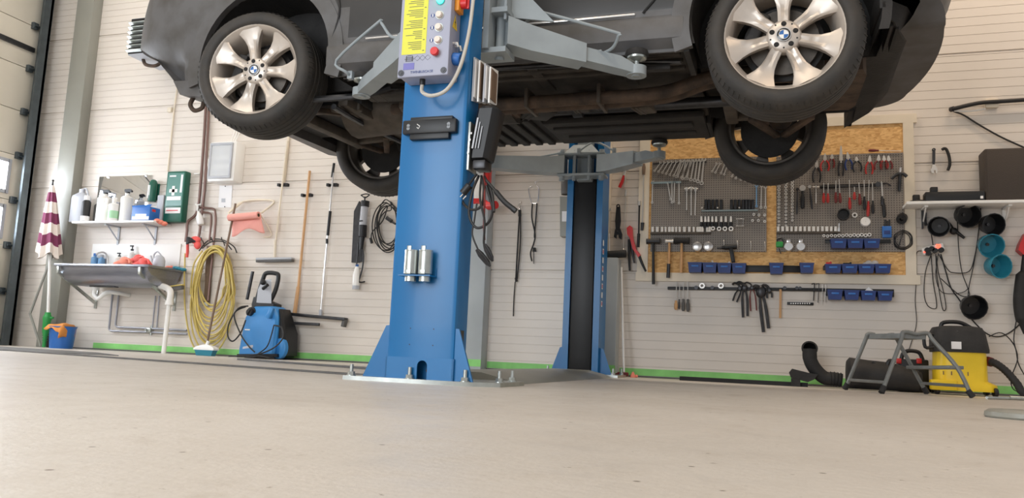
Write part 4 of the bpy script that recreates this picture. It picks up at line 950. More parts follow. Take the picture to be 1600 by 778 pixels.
# supply pipes below the sink
def pipe(name, label, pp, r_, mt='pipeg', d=.03, n=6, cat='pipe', group=None, smooth=True):
    m = MB(); q = pts(*pp, d=d); m.tube(spl(q, n) if smooth else q, r_, 8); return tag(m.build(name, M[mt]), label, cat, group)
def elbow(pp, rr=.25):                                           # rounded polyline in pixels
    out = [pp[0]]
    for i in range(1, len(pp)-1):
        a, b, c = Vector(pp[i-1]), Vector(pp[i]), Vector(pp[i+1]); k = min(6, (a-b).length*.4, (c-b).length*.4)
        p, q = b+(a-b).normalized()*k, b+(c-b).normalized()*k
        for s_ in range(6): t_ = s_/5; out.append(tuple(p*(1-t_)**2+b*2*t_*(1-t_)+q*t_*t_))
    out.append(pp[-1]); return out
def epipe(name, label, pp, r_, mt='pipeg', d=.03, cat='pipe', group=None):
    m = MB(); m.tube(pts(*elbow(pp), d=d), r_, 8); return tag(m.build(name, M[mt]), label, cat, group)
epipe('water_pipe', 'outer grey supply pipe bending below the sink', [(176, 458), (170, 517), (232, 519), (292, 522)], .010)
epipe('water_pipe', 'inner grey supply pipe bending below the sink', [(186, 458), (180, 511), (230, 513), (292, 516)], .010)
epipe('water_pipe', 'thin pipe dropping from the sink to the valve, left one', [(243, 462), (238, 514)], .007)
epipe('water_pipe', 'thin pipe dropping from the sink to the valve, right one', [(249, 462), (245, 512)], .007)
m = MB(); p = WP(234, 516, .03); m.box(p, (.06, .05, .05), None, .01); m.cyl(p+V(-.02, -.04, 0), p+V(-.02, .03, 0), .014, n=12); m.cyl(p+V(.02, 0, -.05), p+V(.02, 0, .05), .012, n=10)
tag(m.build('pipe_valve', M['zinc']), 'metal valve block joining the pipes below the sink', 'valve')
# tall brown pipes
ca = [(321, 178), (314, 288), (307, 332), (296, 348), (293, 362), (292, 400)]
pipe('heating_pipe', 'left brown vertical pipe bending outwards above the red gloves', [(322, 120), (321, 178), (314, 280), (308, 330), (294, 346), (292, 362), (290, 378)], .014, 'pipe', .03)
epipe('heating_pipe', 'right brown vertical pipe running down beside the first aid station', [(329, 120), (320, 295), (312, 362), (309, 378)], .013, 'pipe', .03)
epipe('heating_pipe', 'outer brown pipe hooked at the top right of the white spray bag', [(309, 324), (336, 326), (337, 345), (325, 470)], .012, 'pipe', .035)
epipe('heating_pipe', 'inner brown pipe hooked right of the white spray bag', [(311, 331), (330, 333), (330, 345), (327, 378)], .010, 'pipe', .03)
m = MB(); p = WP(309, 272, .02); m.box(p, (.07, .04, .012), None, .003); tag(m.build('pipe_clip', M['white']), 'white clip holding the two brown pipes to the wall', 'clip')
# thin conduit down the wall at left
epipe('conduit', 'thin cream conduit running down the wall above the first aid station', [(279, 120), (272, 170), (262, 268)], .008, 'whitep', .012)
m = MB(); p = WP(266, 172, .02); m.box(p, (.05, .04, .05), None, .005); tag(m.build('junction_box', M['whitep']), 'small cream junction box on the conduit at upper left', 'junction box')
epipe('conduit', 'thin cream conduit beside the grey building column at left', [(156, 20), (140, 135), (127, 260)], .006, 'whitep', .010)
# white spray trigger in a bag
t = WP(315, 345, .06); th = thing('spray_bottle', 'white spray bottle hanging upside down from the pipe above the hose', 'spray bottle', (t.x, D-.06, WP(315, 358, .06).z))
m = MB(); p0, p1 = WP(310, 330, .06), WP(315, 357, .06); m.lathe([(.012, 0), (.02, .03), (.035, .06), (.036, .135), (.03, .15), (0, .15)], p0, p1-p0, 14); m.build('body', M['bag'], th)
m = MB(); p = WP(309, 322, .06); m.tube(spl([p+V(-.03, 0, .02), p, p+V(0, 0, -.05)], 4), .010, 8); m.tube([p+V(.04, 0, .02), p+V(0, 0, .012)], .008, 8); m.build('trigger', M['white'], th)
# red gloves hung on a tap
p = WP(305, 378, .06); t = thing('rubber_glove', 'red and white work gloves hung on the pipe tap left of the yellow hose', 'glove', (p.x, D-.06, p.z-.08))
m = MB(); m.sph(p+V(.0, 0, .02), .05, (1.3, .6, .8), 12); m.sph(p+V(.03, 0, -.03), .04, (1.0, .6, 1.2), 12, Matrix.Rotation(-.5, 3, 'Y')); m.build('glove_body', M['redglove'], t)
m = MB()
for k in range(5): m.tube(spl([p+V(-.02+.01*k, -.02, .0), p+V(-.05, -.035, -.012+.012*k), p+V(-.085, -.02, -.02+.014*k)], 4), .011, 8)
m.build('glove_fingers', M['dsteel'], t)
m = MB(); q = WP(293, 392, .05); m.tube(spl([WP(293, 380, .05), q, WP(292, 402, .05)], 4), .014, 8); m.build('glove_cuff', M['redglove'], t)
# parasol with green screw base, bucket, bent frame
py_ = 6.48
top, bot = W(82, 290, py_), W(76, 400, py_)
t = thing('parasol', 'closed maroon and cream striped parasol with white pole and green ground screw', 'parasol', (W(75, 545, py_).x, py_, 0))
ax_ = bot-top
strip_edges = [0, .10, .24, .40, .55, .70, .85, 1.0]
for k in range(7):
    m = MB(); R = []
    for f in (strip_edges[k], (strip_edges[k]+strip_edges[k+1])/2, strip_edges[k+1]):
        c = top+ax_*f; rr_ = .018+.105*f**.8; ring = []
        for i in range(40):
            a = 2*PI*i/40; q = rr_*(1+.16*math.cos(a*8))+(.0); lowz = -.03*math.cos(a*4)*f*f
            ring.append(c+V(q*math.cos(a), q*math.sin(a)*.8, lowz))
        R.append(ring)
    m.rings(R, True, k == 0); m.build('canopy_stripe', M['cream'] if k % 2 == 0 else M['maroon'], t)
m = MB(); m.cyl(top+V(.0, 0, .05), top, .006, .010, n=8); m.sph(top+V(0, 0, .055), .012); m.build('finial', M['black'], t)
m = MB(); m.cyl(top, W(75, 495, py_), .016, n=12); m.build('pole', M['white'], t)
m = MB(); q = W(75, 488, py_); m.lathe([(.018, 0), (.028, .0), (.03, -.02), (.04, -.04), (.045, -.06), (.038, -.10), (.035, -.2), (.02, -.25), (.017, -q.z+.002), (0, -q.z+.002)], q, (0, 0, 1), 16)
for k in range(3): m.ann(q+V(0, 0, -.24-.025*k), (0, 0, 1), .012, .034-.004*k, .006, 14)
m.box(q+V(.05, 0, -.055), (.06, .02, .02), None, .004); m.build('ground_screw', M['lgreen'], t)
bp_ = FL(95, 545); bp_ = V(W(95, 545, 6.45).x, 6.45, 0)
t = thing('bucket', 'blue plastic bucket on the floor below the sink corner', 'bucket', bp_)
m = MB(); m.lathe([(0, .0), (.105, 0), (.108, .01), (.125, .21), (.131, .215), (.131, .225), (.122, .225), (.104, .012), (0, .012)], bp_, (0, 0, 1), 32); m.build('pail', M['bluep'], t)
c = MB(); rr = random.Random(5); N = 14; G = []
for i in range(N):
    row = []
    for j in range(8):
        u, v_ = i/(N-1), j/7; x = bp_.x-.10+.26*u; y = bp_.y-.145+.20*v_
        z = .245+.016*math.sin(u*9)*math.cos(v_*5)-(max(0, u-.72)**1.1)*.50-.05*max(0, .3-v_)/.3*(1+.5*math.sin(u*11)); row.append(V(x-.3*max(0, u-.82), y, z))
    G.append(row)
c.rings(G, False, False); o = c.build('cloth', M['cloth_o'])
sm = o.modifiers.new('solid', 'SOLIDIFY'); sm.thickness = .006
tag(o, 'orange cloth draped over the rim of the blue bucket', 'cloth')
m = MB(); q = W(84, 500, 6.60); m.rings([[V(q.x+a*.03, 6.6+b*.03, z) for a, b in ((-1, -1), (1, -1), (1, 1), (-1, 1))] for z in (0, .22, .25)]); tag(m.build('black_can', M['black']), 'black canister half hidden behind the blue bucket', 'canister')
m = MB(); m.tube([W(83, 396, 6.55), W(66, 440, 6.52), W(47, 490, 6.5), W(55, 515, 6.5), V(W(63, 545, 6.5).x, 6.5, .012)], .012, 8)
tag(m.build('bent_bar', M['steel_green']), 'bent grey brown bar leaning beside the parasol pole', 'bar')
# unit heater high at the left behind the car nose
hx0, hx1 = W(197, 85, 6.2).x, W(262, 85, 6.2).x
hz1, hz0 = W(205, 35, 6.2).z, W(200, 85, 6.2).z
t = thing('fan_heater', 'grey louvred fan heater high on the wall behind the car nose', 'heater', ((hx0+hx1)/2, D, hz0))
m = MB(); m.bx(hx0, hx1, 6.22, D-.08, hz0, hz1+.05, .008); m.build('casing', M['grey'], t)
m = MB()
for k in range(7):
    z = hz0+.02+(hz1-hz0)*k/7; m.box(((hx0+hx1)/2, 6.205, z+.012), (hx1-hx0, .05, .006), Matrix.Rotation(-.5, 3, 'X'))
m.split('louvre', M['zinc'], t)
m = MB(); m.bx(hx0+.01, hx1-.01, 6.212, 6.222, hz0+.01, hz1+.04); m.build('dark_core', M['black'], t)
m = MB(); m.tube(spl([V(hx0+.08, 6.35, hz0), V(hx0+.12, 6.35, hz0-.06), V(hx0+.25, 6.35, hz0-.08), V(hx0+.3, 6.4, hz0)], 5), .018, 8); m.build('water_connection', M['rust'], t)
m = MB(); m.bx(hx0+.1, hx1-.1, D-.08, D, hz0+.1, hz0+.16); m.build('wall_bracket', M['zinc'], t)
# ================================================================== wall between sink and lift posts
# electric cabinet with see-through door
p0, p1 = WP(323, 283, .16), WP(369, 220, .16)
x0, x1, z0, z1 = p0.x, p1.x, p0.z, p1.z
t = thing('electric_cabinet', 'white electric cabinet with clear door on the wall behind the near front wheel', 'electric cabinet', ((x0+x1)/2, D, z0))
m = MB(); m.bx(x0, x1, D-.15, D, z0, z1, .006); m.build('case', M['white'], t)
m = MB(); xi0, xi1, zi0, zi1 = x0+.03, x1-.05, z0+.05, z1-.04
for a in ((xi0-.02, xi1+.02, zi1, zi1+.025), (xi0-.02, xi1+.02, zi0-.025, zi0), (xi0-.02, xi0, zi0, zi1), (xi1, xi1+.02, zi0, zi1)): m.bx(a[0], a[1], D-.172, D-.15, a[2], a[3], .003)
m.build('door_frame', M['grey'], t)
m = MB(); m.bx(xi0, xi1, D-.166, D-.163, zi0, zi1); m.build('clear_door', M['glass'], t)
m = MB()
for k in range(3): z = zi0+.02+k*(zi1-zi0)/3; m.bx(xi0+.01, xi1-.01, D-.157, D-.15, z, z+.045, .003)
m.split('breaker_row', M['grey'], t)
m = MB(); m.bx(xi0-.03, xi0-.02, D-.175, D-.16, (zi0+zi1)/2-.06, (zi0+zi1)/2+.02, .003); m.build('latch', M['white'], t)
m = MB(); m.cyl((xi0+.05, D-.16, zi1-.06), (xi0+.05, D-.15, zi1-.06), .014, n=14); m.build('knob', M['dsteel'], t)
for k, dx in enumerate((-.02, 0, .02)):
    m = MB(); m.tube(spl([V((x0+x1)/2+dx+.02, D-.05, z1), V((x0+x1)/2+dx*1.6+.05, D-.02, z1+.16), V((x0+x1)/2+dx+.06, D-.012, z1+.45)], 5), .005, 6); m.build('cable', M['white'], t)
# paper notice
m = MB(); m.flat([(341, 324), (361, 324), (363, 290), (343, 290)], .004, .003); o = m.build('paper_notice', M['paper']); o['label'] = 'white paper notice pinned to the wall below the electric cabinet'; o['category'] = 'notice'
m = MB(); m.flat([(346, 316), (352, 316), (352, 310), (346, 310)], .005, .001); m.build('print', M['grey'], o)
m = MB()
for x, y in ((352, 291), (351, 323)): m.sph(WP(x, y, .006), .006)
m.split('pin', M['dsteel'], o)
# grey conduit + push broom pole behind
epipe('conduit', 'pale conduit pair on the wall left of the wooden broom', [(452, 205), (444, 285)], .012, 'whitep', .014)
# paper roll holder: cream tube frame with pink paper roll
t = thing('paper_roll_holder', 'wall mounted cream tube holder with a hanging end for pink paper', 'paper holder', WP(395, 350, .0))
m = MB(); fr_ = [WP(357, 333, .10), WP(380, 315, .03), WP(427, 314, .015), WP(412, 330, .05), WP(407, 333, .12)]
m.tube(spl(fr_, 5), .010, 8); m.tube([WP(380, 315, .02), WP(357, 333, .18), WP(362, 342, .22)], .010, 8); m.tube(spl([WP(407, 335, .14), WP(417, 352, .08), WP(424, 366, .03), WP(420, 370, .03), WP(412, 370, .03)], 5), .007, 8); m.cyl(WP(430, 315, .012), WP(430, 372, .012), .004) if 0 else None
m.build('frame', M['whitep'], t)
a_, b_ = WP(358, 340, .20), WP(404, 336, .20)
t2 = thing('paper_roll', 'roll of pink paper with torn end hanging from the wall holder', 'paper roll', (a_.x, a_.y, a_.z-.2))
m = MB(); m.lathe([(.018, 0), (.034, 0), (.034, (b_-a_).length), (.018, (b_-a_).length), (.018, 0)], a_, b_-a_, 24); m.build('roll', M['pink'], t2)
m = MB(); m.lathe([(.014, 0), (.0182, 0), (.0182, (b_-a_).length+.002), (.014, (b_-a_).length+.002), (.014, 0)], a_+V(0, 0, 0), b_-a_, 16); m.build('core', M['dwood'], t2)
m = MB(); G = []
for i in range(16):
    u = i/15; row = []
    for j in range(9):
        v_ = j/8; p = lerp(a_, b_, u); L_ = .17+.03*math.sin(u*7+1)-.02*u
        row.append(p+V(.02*v_+.03*v_*u, .037+.018*math.sin(v_*3+u*5)*v_, .01-L_*v_))
    G.append(row)
m.rings(G, False, False); o = m.build('hanging_sheet', M['pink'], t2); sm = o.modifiers.new('s', 'SOLIDIFY'); sm.thickness = .002
# red and white round thing at hose / yellow hose coil on rack
t = thing('hose_rack', 'dark wire hose rack on the wall carrying the yellow hose', 'hose rack', WP(335, 385, 0))
m = MB()
for dx in (-16, 0, 16):
    m.tube(spl([WP(335+dx, 384, .01), WP(333+dx, 377, .05), WP(331+dx, 375, .13), WP(330+dx, 371, .18)], 5), .006, 6)
m.tube(spl([WP(311, 392, .02), WP(325, 376, .03), WP(345, 374, .03), WP(364, 384, .03), WP(370, 395, .02)], 6), .006, 6); m.tube(spl([WP(316, 388, .13), WP(330, 378, .14), WP(350, 378, .14), WP(362, 390, .13)], 6), .006, 6); m.build('wire_frame', M['dsteel'], t)
m = MB(); m.flat([(323, 384), (330, 384), (326, 476), (318, 476)], .02, .02); m.build('back_bar', M['dwood'], t)
m = MB(); m.flat([(316, 472), (326, 472), (326, 478), (316, 478)], .026, .01); m.build('bar_end', M['zinc'], t)
rr = random.Random(11); P = []
for k in range(13):
    cx = 336+rr.uniform(-3, 3); hw = 20+k+rr.uniform(-3, 3); topy = 386+rr.uniform(-2, 9); boty = 478+6*k+rr.uniform(-6, 4); dd = .05+.012*(k % 8)
    lean = -8*(boty-topy)/160
    for i in range(20):
        a = 2*PI*i/20; sy = math.sin(a); yy_ = (topy+boty)/2-sy*(boty-topy)/2
        xx = cx+hw*math.cos(a)*(1.0 if sy > .3 else 1.05)+lean*(yy_-topy)/(boty-topy)+rr.uniform(-.6, .6)
        P.append(WP(xx, yy_, dd+.012*math.sin(a*2+k)))
m = MB(); m.tube(spl(P, 3), .0085, 7)
hs = thing('garden_hose', 'long yellow hose coiled in a bunch on the wall rack', 'hose', WP(335, 555, .08))
m.build('hose_coil', M['hose'], hs)
m = MB(); m.tube(spl([WP(316, 392, .10), WP(304, 410, .09), WP(300, 430, .08), WP(298, 452, .08)], 6), .0085, 7); m.cyl(WP(299, 450, .08), WP(298, 460, .08), .013, n=10); m.build('hose_end', M['hose'], hs)
m = MB(); m.tube(spl([WP(289, 396, .05), WP(288, 440, .05), WP(289, 480, .05), WP(295, 520, .06), WP(305, 545, .10), WP(320, 552, .14)], 6), .0085, 7); m.build('hose_feed', M['hose'], hs)
# scrubbing broom leaning in front of the hose
t = thing('deck_scrubber', 'broom with white head and teal bristles leaning before the yellow hose', 'broom', V(W(322, 552, 6.42).x, 6.42, 0))
hd = W(322, 546, 6.42); top = WP(368, 318, .16)
m = MB(); m.cyl(hd+V(0, 0, .02), top, .011, n=10); m.build('handle', M['dwood'], t)
m = MB(); m.rings([[hd+V(sx*w_, sy*d_, z) for sx, sy in ((-1, -1), (1, -1), (1, 1), (-1, 1))] for w_, d_, z in ((.115, .04, -.005), (.115, .04, .012), (.085, .03, .03), (.03, .02, .045))]); m.cyl(hd+V(0, 0, .03), hd+V(.01, .01, .08), .016, n=10); m.build('head', M['white'], t)
m = MB(); m.rings([[V(hd.x+sx*w_, 6.42+sy*d_, z) for sx, sy in ((-1, -1), (1, -1), (1, 1), (-1, 1))] for w_, d_, z in ((.085, .03, .002), (.105, .036, hd.z-.005))]); m.build('bristles', M['teal'], t)
# grey push broom hung high
t = thing('push_broom', 'grey push broom with pale pole hanging high left of the wooden broom', 'broom', WP(430, 408, .05))
m = MB(); m.cyl(WP(449, 220, .05), WP(429, 392, .05), .010, n=10); m.cyl(WP(430, 375, .05), WP(429, 402, .05), .014, n=10); m.build('pole', M['whitep'], t)
a_, b_ = WP(402, 405, .06), WP(458, 404, .06)
m = MB(); m.beam(a_, b_, .06, .022, (0, 0, 1), .006); m.build('head', M['grey'], t)
m = MB(); m.beam(a_+V(0, 0, -.018), b_+V(0, 0, -.018), .05, .028, (0, 0, 1), .004); m.build('bristles', M['mat_dark'], t)
def tool_clip(x, y, label):
    m = MB(); p = WP(x, y, .02); m.box(p+V(-.035, 0, 0), (.028, .04, .03), None, .004); m.box(p+V(.045, 0, 0), (.05, .04, .03), None, .004); m.bx(p.x-.05, p.x+.07, D-.012, D, p.z-.012, p.z+.012); tag(m.build('tool_clip', M['black']), label, 'clip', 'black tool clips for broom handles')
tool_clip(441, 289, 'black wall clip holding the pale pole of the grey push broom')
tool_clip(478, 305, 'black wall clip holding the wooden broom handle')
tool_clip(518, 289, 'black wall clip holding the aluminium squeegee pole')
# wooden broom
t = thing('push_broom', 'wide dark broom with wooden handle standing behind the pressure washer', 'broom', WP(500, 500, .06))
m = MB(); m.cyl(WP(484, 267, .05), WP(466, 450, .05), .0125, n=12); m.cyl(WP(466, 448, .05), WP(460, 492, .06), .017, .02, n=12); m.build('handle', M['wood'], t)
a_, b_ = WP(457, 491, .06), WP(541, 499, .06)
m = MB(); m.beam(a_, b_, .07, .03, (0, 0, 1), .006); m.build('head', M['dsteel'], t)
m = MB(); q = WP(538, 505, .06); m.box(q, (.03, .06, .07), Matrix.Rotation(.2, 3, 'Y'), .005); m.build('bracket', M['mat_dark'], t)
a_, b_ = WP(425, 503, .09), WP(499, 507, .09)
# squeegee
t = thing('floor_squeegee', 'floor squeegee with aluminium pole and black grip hanging right of the wooden broom', 'squeegee', WP(500, 506, .05))
m = MB(); m.cyl(WP(521, 270, .05), WP(501, 488, .05), .0095, n=10); m.build('pole', M['chrome'], t)
m = MB(); m.cyl(WP(522, 255, .05), WP(519, 277, .05), .013, n=10); m.cyl(WP(516, 330, .05), WP(512, 368, .05), .0145, n=10); m.cyl(WP(511, 373, .05), WP(511, 381, .05), .013, n=10); m.split('grip', M['black'], t)
m = MB(); m.cyl(WP(501, 484, .05), WP(501, 493, .05), .016, n=10); m.build('socket', M['grey'], t)
m = MB(); m.beam(a_+V(0, 0, 0), b_, .03, .028, (0, 0, 1), .004); m.build('blade_holder', M['dsteel'], t)
# oil pump syringe
t = thing('oil_pump', 'hand oil pump with clear cylinder hanging on the wall by the near lift post', 'pump', WP(570, 390, .04))
m = MB(); m.cyl(WP(570, 322, .06), WP(567, 352, .06), .036, n=20); m.build('cylinder', M['grey'], t)
m = MB(); m.cyl(WP(571, 314, .06), WP(570, 323, .06), .04, n=18); m.cyl(WP(567, 352, .06), WP(566, 370, .06), .04, n=18); m.cyl(WP(567, 345, .06), WP(567, 347, .06), .038, n=18); m.cyl(WP(566, 370, .06), WP(564, 390, .06), .026, .018, n=14); m.split('body', M['black'], t)
m = MB(); m.cyl(WP(570, 314, .06), WP(570, 307, .06), .007, n=8); m.tube(spl([WP(564, 305, .06), WP(567, 307, .06), WP(570, 309, .06), WP(574, 307, .06), WP(577, 304, .06), WP(571, 303, .06), WP(564, 305, .06)], 4), .006, 6); m.build('pull_handle', M['black'], t)
m = MB(); m.tube(spl([WP(566, 388, .06), WP(568, 400, .05), WP(566, 420, .05), WP(561, 438, .05), WP(564, 441, .05), WP(570, 440, .05)], 6), .008, 8); m.tube(spl([WP(560, 380, .06), WP(559, 395, .06), WP(557, 415, .06)], 4), .006, 8); m.build('suction_hose', M['black'], t)
m = MB(); m.flat([(553, 330), (561, 314), (563, 322), (560, 410), (549, 410)], .03, .028); m.flat([(560, 378), (564, 378), (566, 408), (560, 410)], .03, .02); tag(m.build('serrated_board', M['dsteel']), 'dark narrow tool bag hanging behind the hand oil pump', 'tool bag')
# small bottle
t = thing('fluid_bottle', 'white fluid bottle with blue cap hanging below the hand oil pump', 'bottle', WP(555, 454, .04))
a_, b_ = WP(556, 452, .05), WP(558, 413, .05)
m = MB(); L_ = (b_-a_).length; m.lathe([(0, 0), (.032, 0), (.034, .01), (.034, L_*.6), (.018, L_*.88), (.013, L_*.92), (0, L_*.92)], a_, b_-a_, 16); m.build('body', M['white'], t)
m = MB(); m.lathe([(.0345, .0), (.0348, .035), (0, .035)], a_, b_-a_, 16); m.build('fluid_band', M['grey'], t)
m = MB(); m.lathe([(.015, L_*.90), (.015, L_), (0, L_)], a_, b_-a_, 12); m.build('cap', M['bluep'], t)
# coiled black cable
t = thing('extension_cable', 'black cable coiled and hung on the wall left of the near lift post', 'cable', WP(605, 395, .03))
m = MB(); rr = random.Random(4); P = []
for k in range(6):
    cx, cy, rx, ry = 607+rr.uniform(-4, 6), 352+rr.uniform(-2, 8), 19+rr.uniform(-6, 4), 36+rr.uniform(-8, 4)
    for i in range(16):
        a = 2*PI*i/16+PI/2; P.append(WP(cx+rx*math.cos(a), cy-ry*math.sin(a), .03+.008*k))
m.tube(spl(P, 3), .0055, 6); m.build('coil', M['cable'], t)
m = MB(); m.cyl(WP(604, 340, .06), WP(612, 346, .06), .018, n=12); m.cyl(WP(612, 346, .06), WP(618, 350, .06), .010, n=10); m.build('plug', M['black'], t)
m = MB(); m.tube(spl([WP(606, 322, .04), WP(598, 345, .05), WP(582, 362, .05), WP(580, 375, .05)], 5), .0055, 6); m.cyl(WP(579, 372, .05), WP(581, 380, .05), .013, n=10); m.build('free_end', M['cable'], t)
# dangling cords right of the near post
t = thing('strap', 'black doubled cord hanging from a hook between the lift posts', 'cord', WP(807, 495, .02))
m = MB(); m.tube(spl([WP(812, 330, .03), WP(809, 380, .03), WP(806, 436, .03)], 5), .007, 6); m.tube(spl([WP(813, 330, .03), WP(813, 380, .03), WP(808, 436, .03)], 5), .006, 6); m.cyl(WP(806, 434, .03), WP(807, 440, .03), .012, n=8); m.tube(spl([WP(805, 440, .03), WP(803, 465, .02), WP(802, 494, .02)], 5), .005, 6); m.cyl(WP(812, 328, .03), WP(812, 338, .03), .014, n=10); m.build('cord', M['cable'], t)
m = MB(); m.tube(spl([WP(814, 314, .006), WP(813, 317, .03), WP(810, 321, .03), WP(812, 328, .03), WP(814, 322, .03)], 5), .004, 6); m.build('hook', M['chrome'], t)
t = thing('stethoscope', 'mechanic stethoscope hanging on the wall left of the far lift post', 'stethoscope', WP(835, 408, .02))
m = MB(); m.tube(spl([WP(831, 291, .03), WP(826, 296, .03), WP(830, 315, .03), WP(834, 318, .03), WP(840, 315, .03), WP(842, 296, .03), WP(838, 290, .03)], 6), .0045, 6); m.build('ear_tubes', M['chrome'], t)
m = MB(); m.tube(spl([WP(832, 318, .03), WP(831, 340, .03), WP(836, 366, .03), WP(834, 380, .03), WP(829, 395, .03), WP(831, 408, .03)], 6), .0065, 6); m.tube(spl([WP(839, 318, .03), WP(837, 345, .03), WP(835, 368, .03), WP(836, 372, .03)], 6), .0065, 6); m.build('hose', M['cable'], t)
m = MB(); m.cyl(WP(835, 387, .035), WP(835, 393, .035), .014, .018, n=12); m.cyl(WP(834, 388, .03), WP(834, 412, .03), .004, n=6); m.build('probe', M['black'], t)
m = MB(); p = WP(838, 288, 0); m.tube([p, p+V(0, -.035, 0), p+V(0, -.04, .02)], .004, 6); m.build('hook', M['chrome'], t)
# grey box and dark bottle left of the far post
t = thing('wall_box', 'grey box with pale label on the wall behind the left edge of the far post', 'box', WP(880, 370, .05))
m = MB(); m.flat([(875, 307), (896, 307), (896, 369), (875, 369)], .09, .09); m.build('case', M['steel_green'], t)
m = MB(); m.flat([(878, 330), (886, 330), (886, 346), (878, 346)], .092, .002); m.build('label', M['paper'], t)
m = MB(); p = WP(884, 304, .06); q = WP(884, 275, .06); m.lathe([(0, 0), (.04, 0), (.042, .02), (.042, (q-p).length*.8), (.03, (q-p).length), (0, (q-p).length)], p, q-p, 18); tag(m.build('dark_bottle', M['mat_dark']), 'dark rounded canister on the wall above the grey box by the far post', 'canister')
# ---- things hung on the right flank of the near post
t = thing('brochure_holder', 'row of flat clear pockets with white sheets on the flank of the near lift post', 'document holder', V(PX1+.06, 3.30, 1.25))
for k in range(4):
    m = MB(); x = PX1+.004+.022*k; zt_, zb_ = 1.465-.012*k, 1.26
    y0 = 3.235+.012*k
    m.prism([V(x, y0, zb_), V(x, y0+.10, zb_+.02), V(x, y0+.10, zt_+.015), V(x, y0, zt_)], (.007, 0, 0)); m.build('pocket', M['white'] if k % 2 else M['grey'], t)
    m = MB(); m.bx(x+.0075, x+.011, y0+.004, y0+.08, zb_+.02, zt_-.008); m.build('sheet', M['dwood'] if k % 2 else M['paper'], t)
t = thing('battery_charger', 'black battery charger hanging on the right flank of the near lift post', 'battery charger', V(PX1+.06, 3.28, 1.0))
u = V(.14, .0, 1).normalized(); c0 = V(PX1+.035, 3.24, .985)
m = MB(); R = []
for s_, wx, dy in ((0, .03, .05), (.01, .042, .065), (.17, .05, .07), (.235, .05, .07), (.25, .036, .055)):
    c = c0+u*s_+V(.015, .045, 0); R.append([c+V(a*wx, b*dy, 0) for a, b in ((-1, -.6), (-.6, -1), (.6, -1), (1, -.6), (1, .6), (.6, 1), (-.6, 1), (-1, .6))])
m.rings(R); m.build('housing', M['black'], t)
m = MB()
for k in range(3):
    a_ = c0+u*(.05)+V(-.012+.014*k, -.0295, 0); b_ = c0+u*(.19-.02*k)+V(-.012+.014*k, -.0295, 0); m.beam(a_, b_, .004 if k else .008, .001, (0, 1, 0))
m.split('printed_text', M['grey'], t)
m = MB()
for k in range(4): m.box(c0+u*(.03+.03*k)+V(-.030, -.0295, 0), (.006, .001, .009))
m.split('symbol_mark', M['paper'], t)
m = MB(); m.bx(PX1+.001, PX1+.014, 3.22, 3.32, .94, 1.16, .003); m.build('mounting_plate', M['zinc'], t)
m = MB(); m.bx(PX1+.03, PX1+.09, 3.22, 3.31, .945, .985, .006); m.build('cable_base', M['dsteel'], t)
def wire(p, r_=.006, n=7, nm='charger_cable', mt='cable'):
    m = MB(); m.tube(spl([W(x, y, Y) for x, y, Y in p], n), r_, 7); m.build(nm, M[mt], t)
wire([(745, 272, 3.27), (732, 290, 3.25), (722, 312, 3.22), (735, 327, 3.2), (752, 322, 3.2), (756, 296, 3.22), (752, 275, 3.26)])
wire([(748, 275, 3.26), (738, 300, 3.2), (733, 335, 3.2), (745, 356, 3.2), (765, 345, 3.2), (770, 315, 3.2), (762, 285, 3.24)])
wire([(752, 278, 3.26), (750, 310, 3.18), (757, 345, 3.16), (756, 380, 3.17), (762, 392, 3.18)], .005)
wire([(757, 276, 3.26), (768, 300, 3.2), (772, 330, 3.18), (768, 318, 3.2), (760, 290, 3.22)])
wire([(745, 318, 3.2), (741, 345, 3.2), (738, 366, 3.2), (746, 388, 3.2)], .004)
wire([(757, 270, 3.27), (757, 310, 3.2), (756, 350, 3.18), (757, 375, 3.18)], .0045, nm='red_lead', mt='dred')
m = MB(); m.tube(spl([W(760, 282, 3.22), W(773, 297, 3.2), W(788, 315, 3.18), W(800, 325, 3.17), W(806, 330, 3.17)], 5), [.007]*6+[.012]*10+[.013]*5, 8); m.build('clamp_lead_grip', M['black'], t)
for (a, b) in (((745, 390), (766, 416)), ((757, 382), (770, 408))):
    m = MB(); p, q = W(*a, 3.17), W(*b, 3.17); m.tube([p, lerp(p, q, .3), lerp(p, q, .8), q], [.008, .014, .012, .004], 8); m.tube([p+V(.006, -.01, 0), lerp(p, q, .5)+V(.012, -.014, 0), q+V(.004, -.006, 0)], [.005, .006, .003], 6); m.build('battery_clamp', M['dsteel'], t)
m = MB(); p = W(723, 302, 3.2); m.cyl(p, p+V(.03, 0, .035), .017, n=12); m.build('mains_plug', M['black'], t)
m = MB()
for d_ in (V(0, 0, -.004), V(.014, 0, -.014)): q = W(724, 301, 3.19)+d_; m.cyl(q, q+V(-.012, -.004, -.016), .0026, n=6)
m.split('plug_pin', M['chrome'], t)
# red-white three-phase socket on the building column behind
cy = D-.15
t = thing('power_socket', 'white and red power socket with red plug on the grey column behind the charger cables', 'power socket', V(W(760, 310, cy).x, cy, W(750, 318, cy).z))
p0, p1 = W(742, 320, cy-.04), W(757, 276, cy-.04)
m = MB(); m.bx(p0.x, p1.x, cy-.08, cy, p0.z, p1.z, .006); m.build('box', M['white'], t)
m = MB(); m.bx(p1.x+.002, p1.x+.055, cy-.08, cy, p1.z-.09, p1.z+.075, .006); m.build('red_cover', M['red'], t)
m = MB(); m.bx(p0.x, p1.x-.01, cy-.083, cy-.08, p0.z, p0.z+.05, .001); m.build('red_flap', M['red'], t)
m = MB(); q = W(763, 322, cy-.1); q2 = W(775, 320, cy-.14); m.cyl(q, q2, .035, n=18); m.cyl(W(757, 317, cy-.06), q, .03, n=14); m.build('red_plug', M['red'], t)
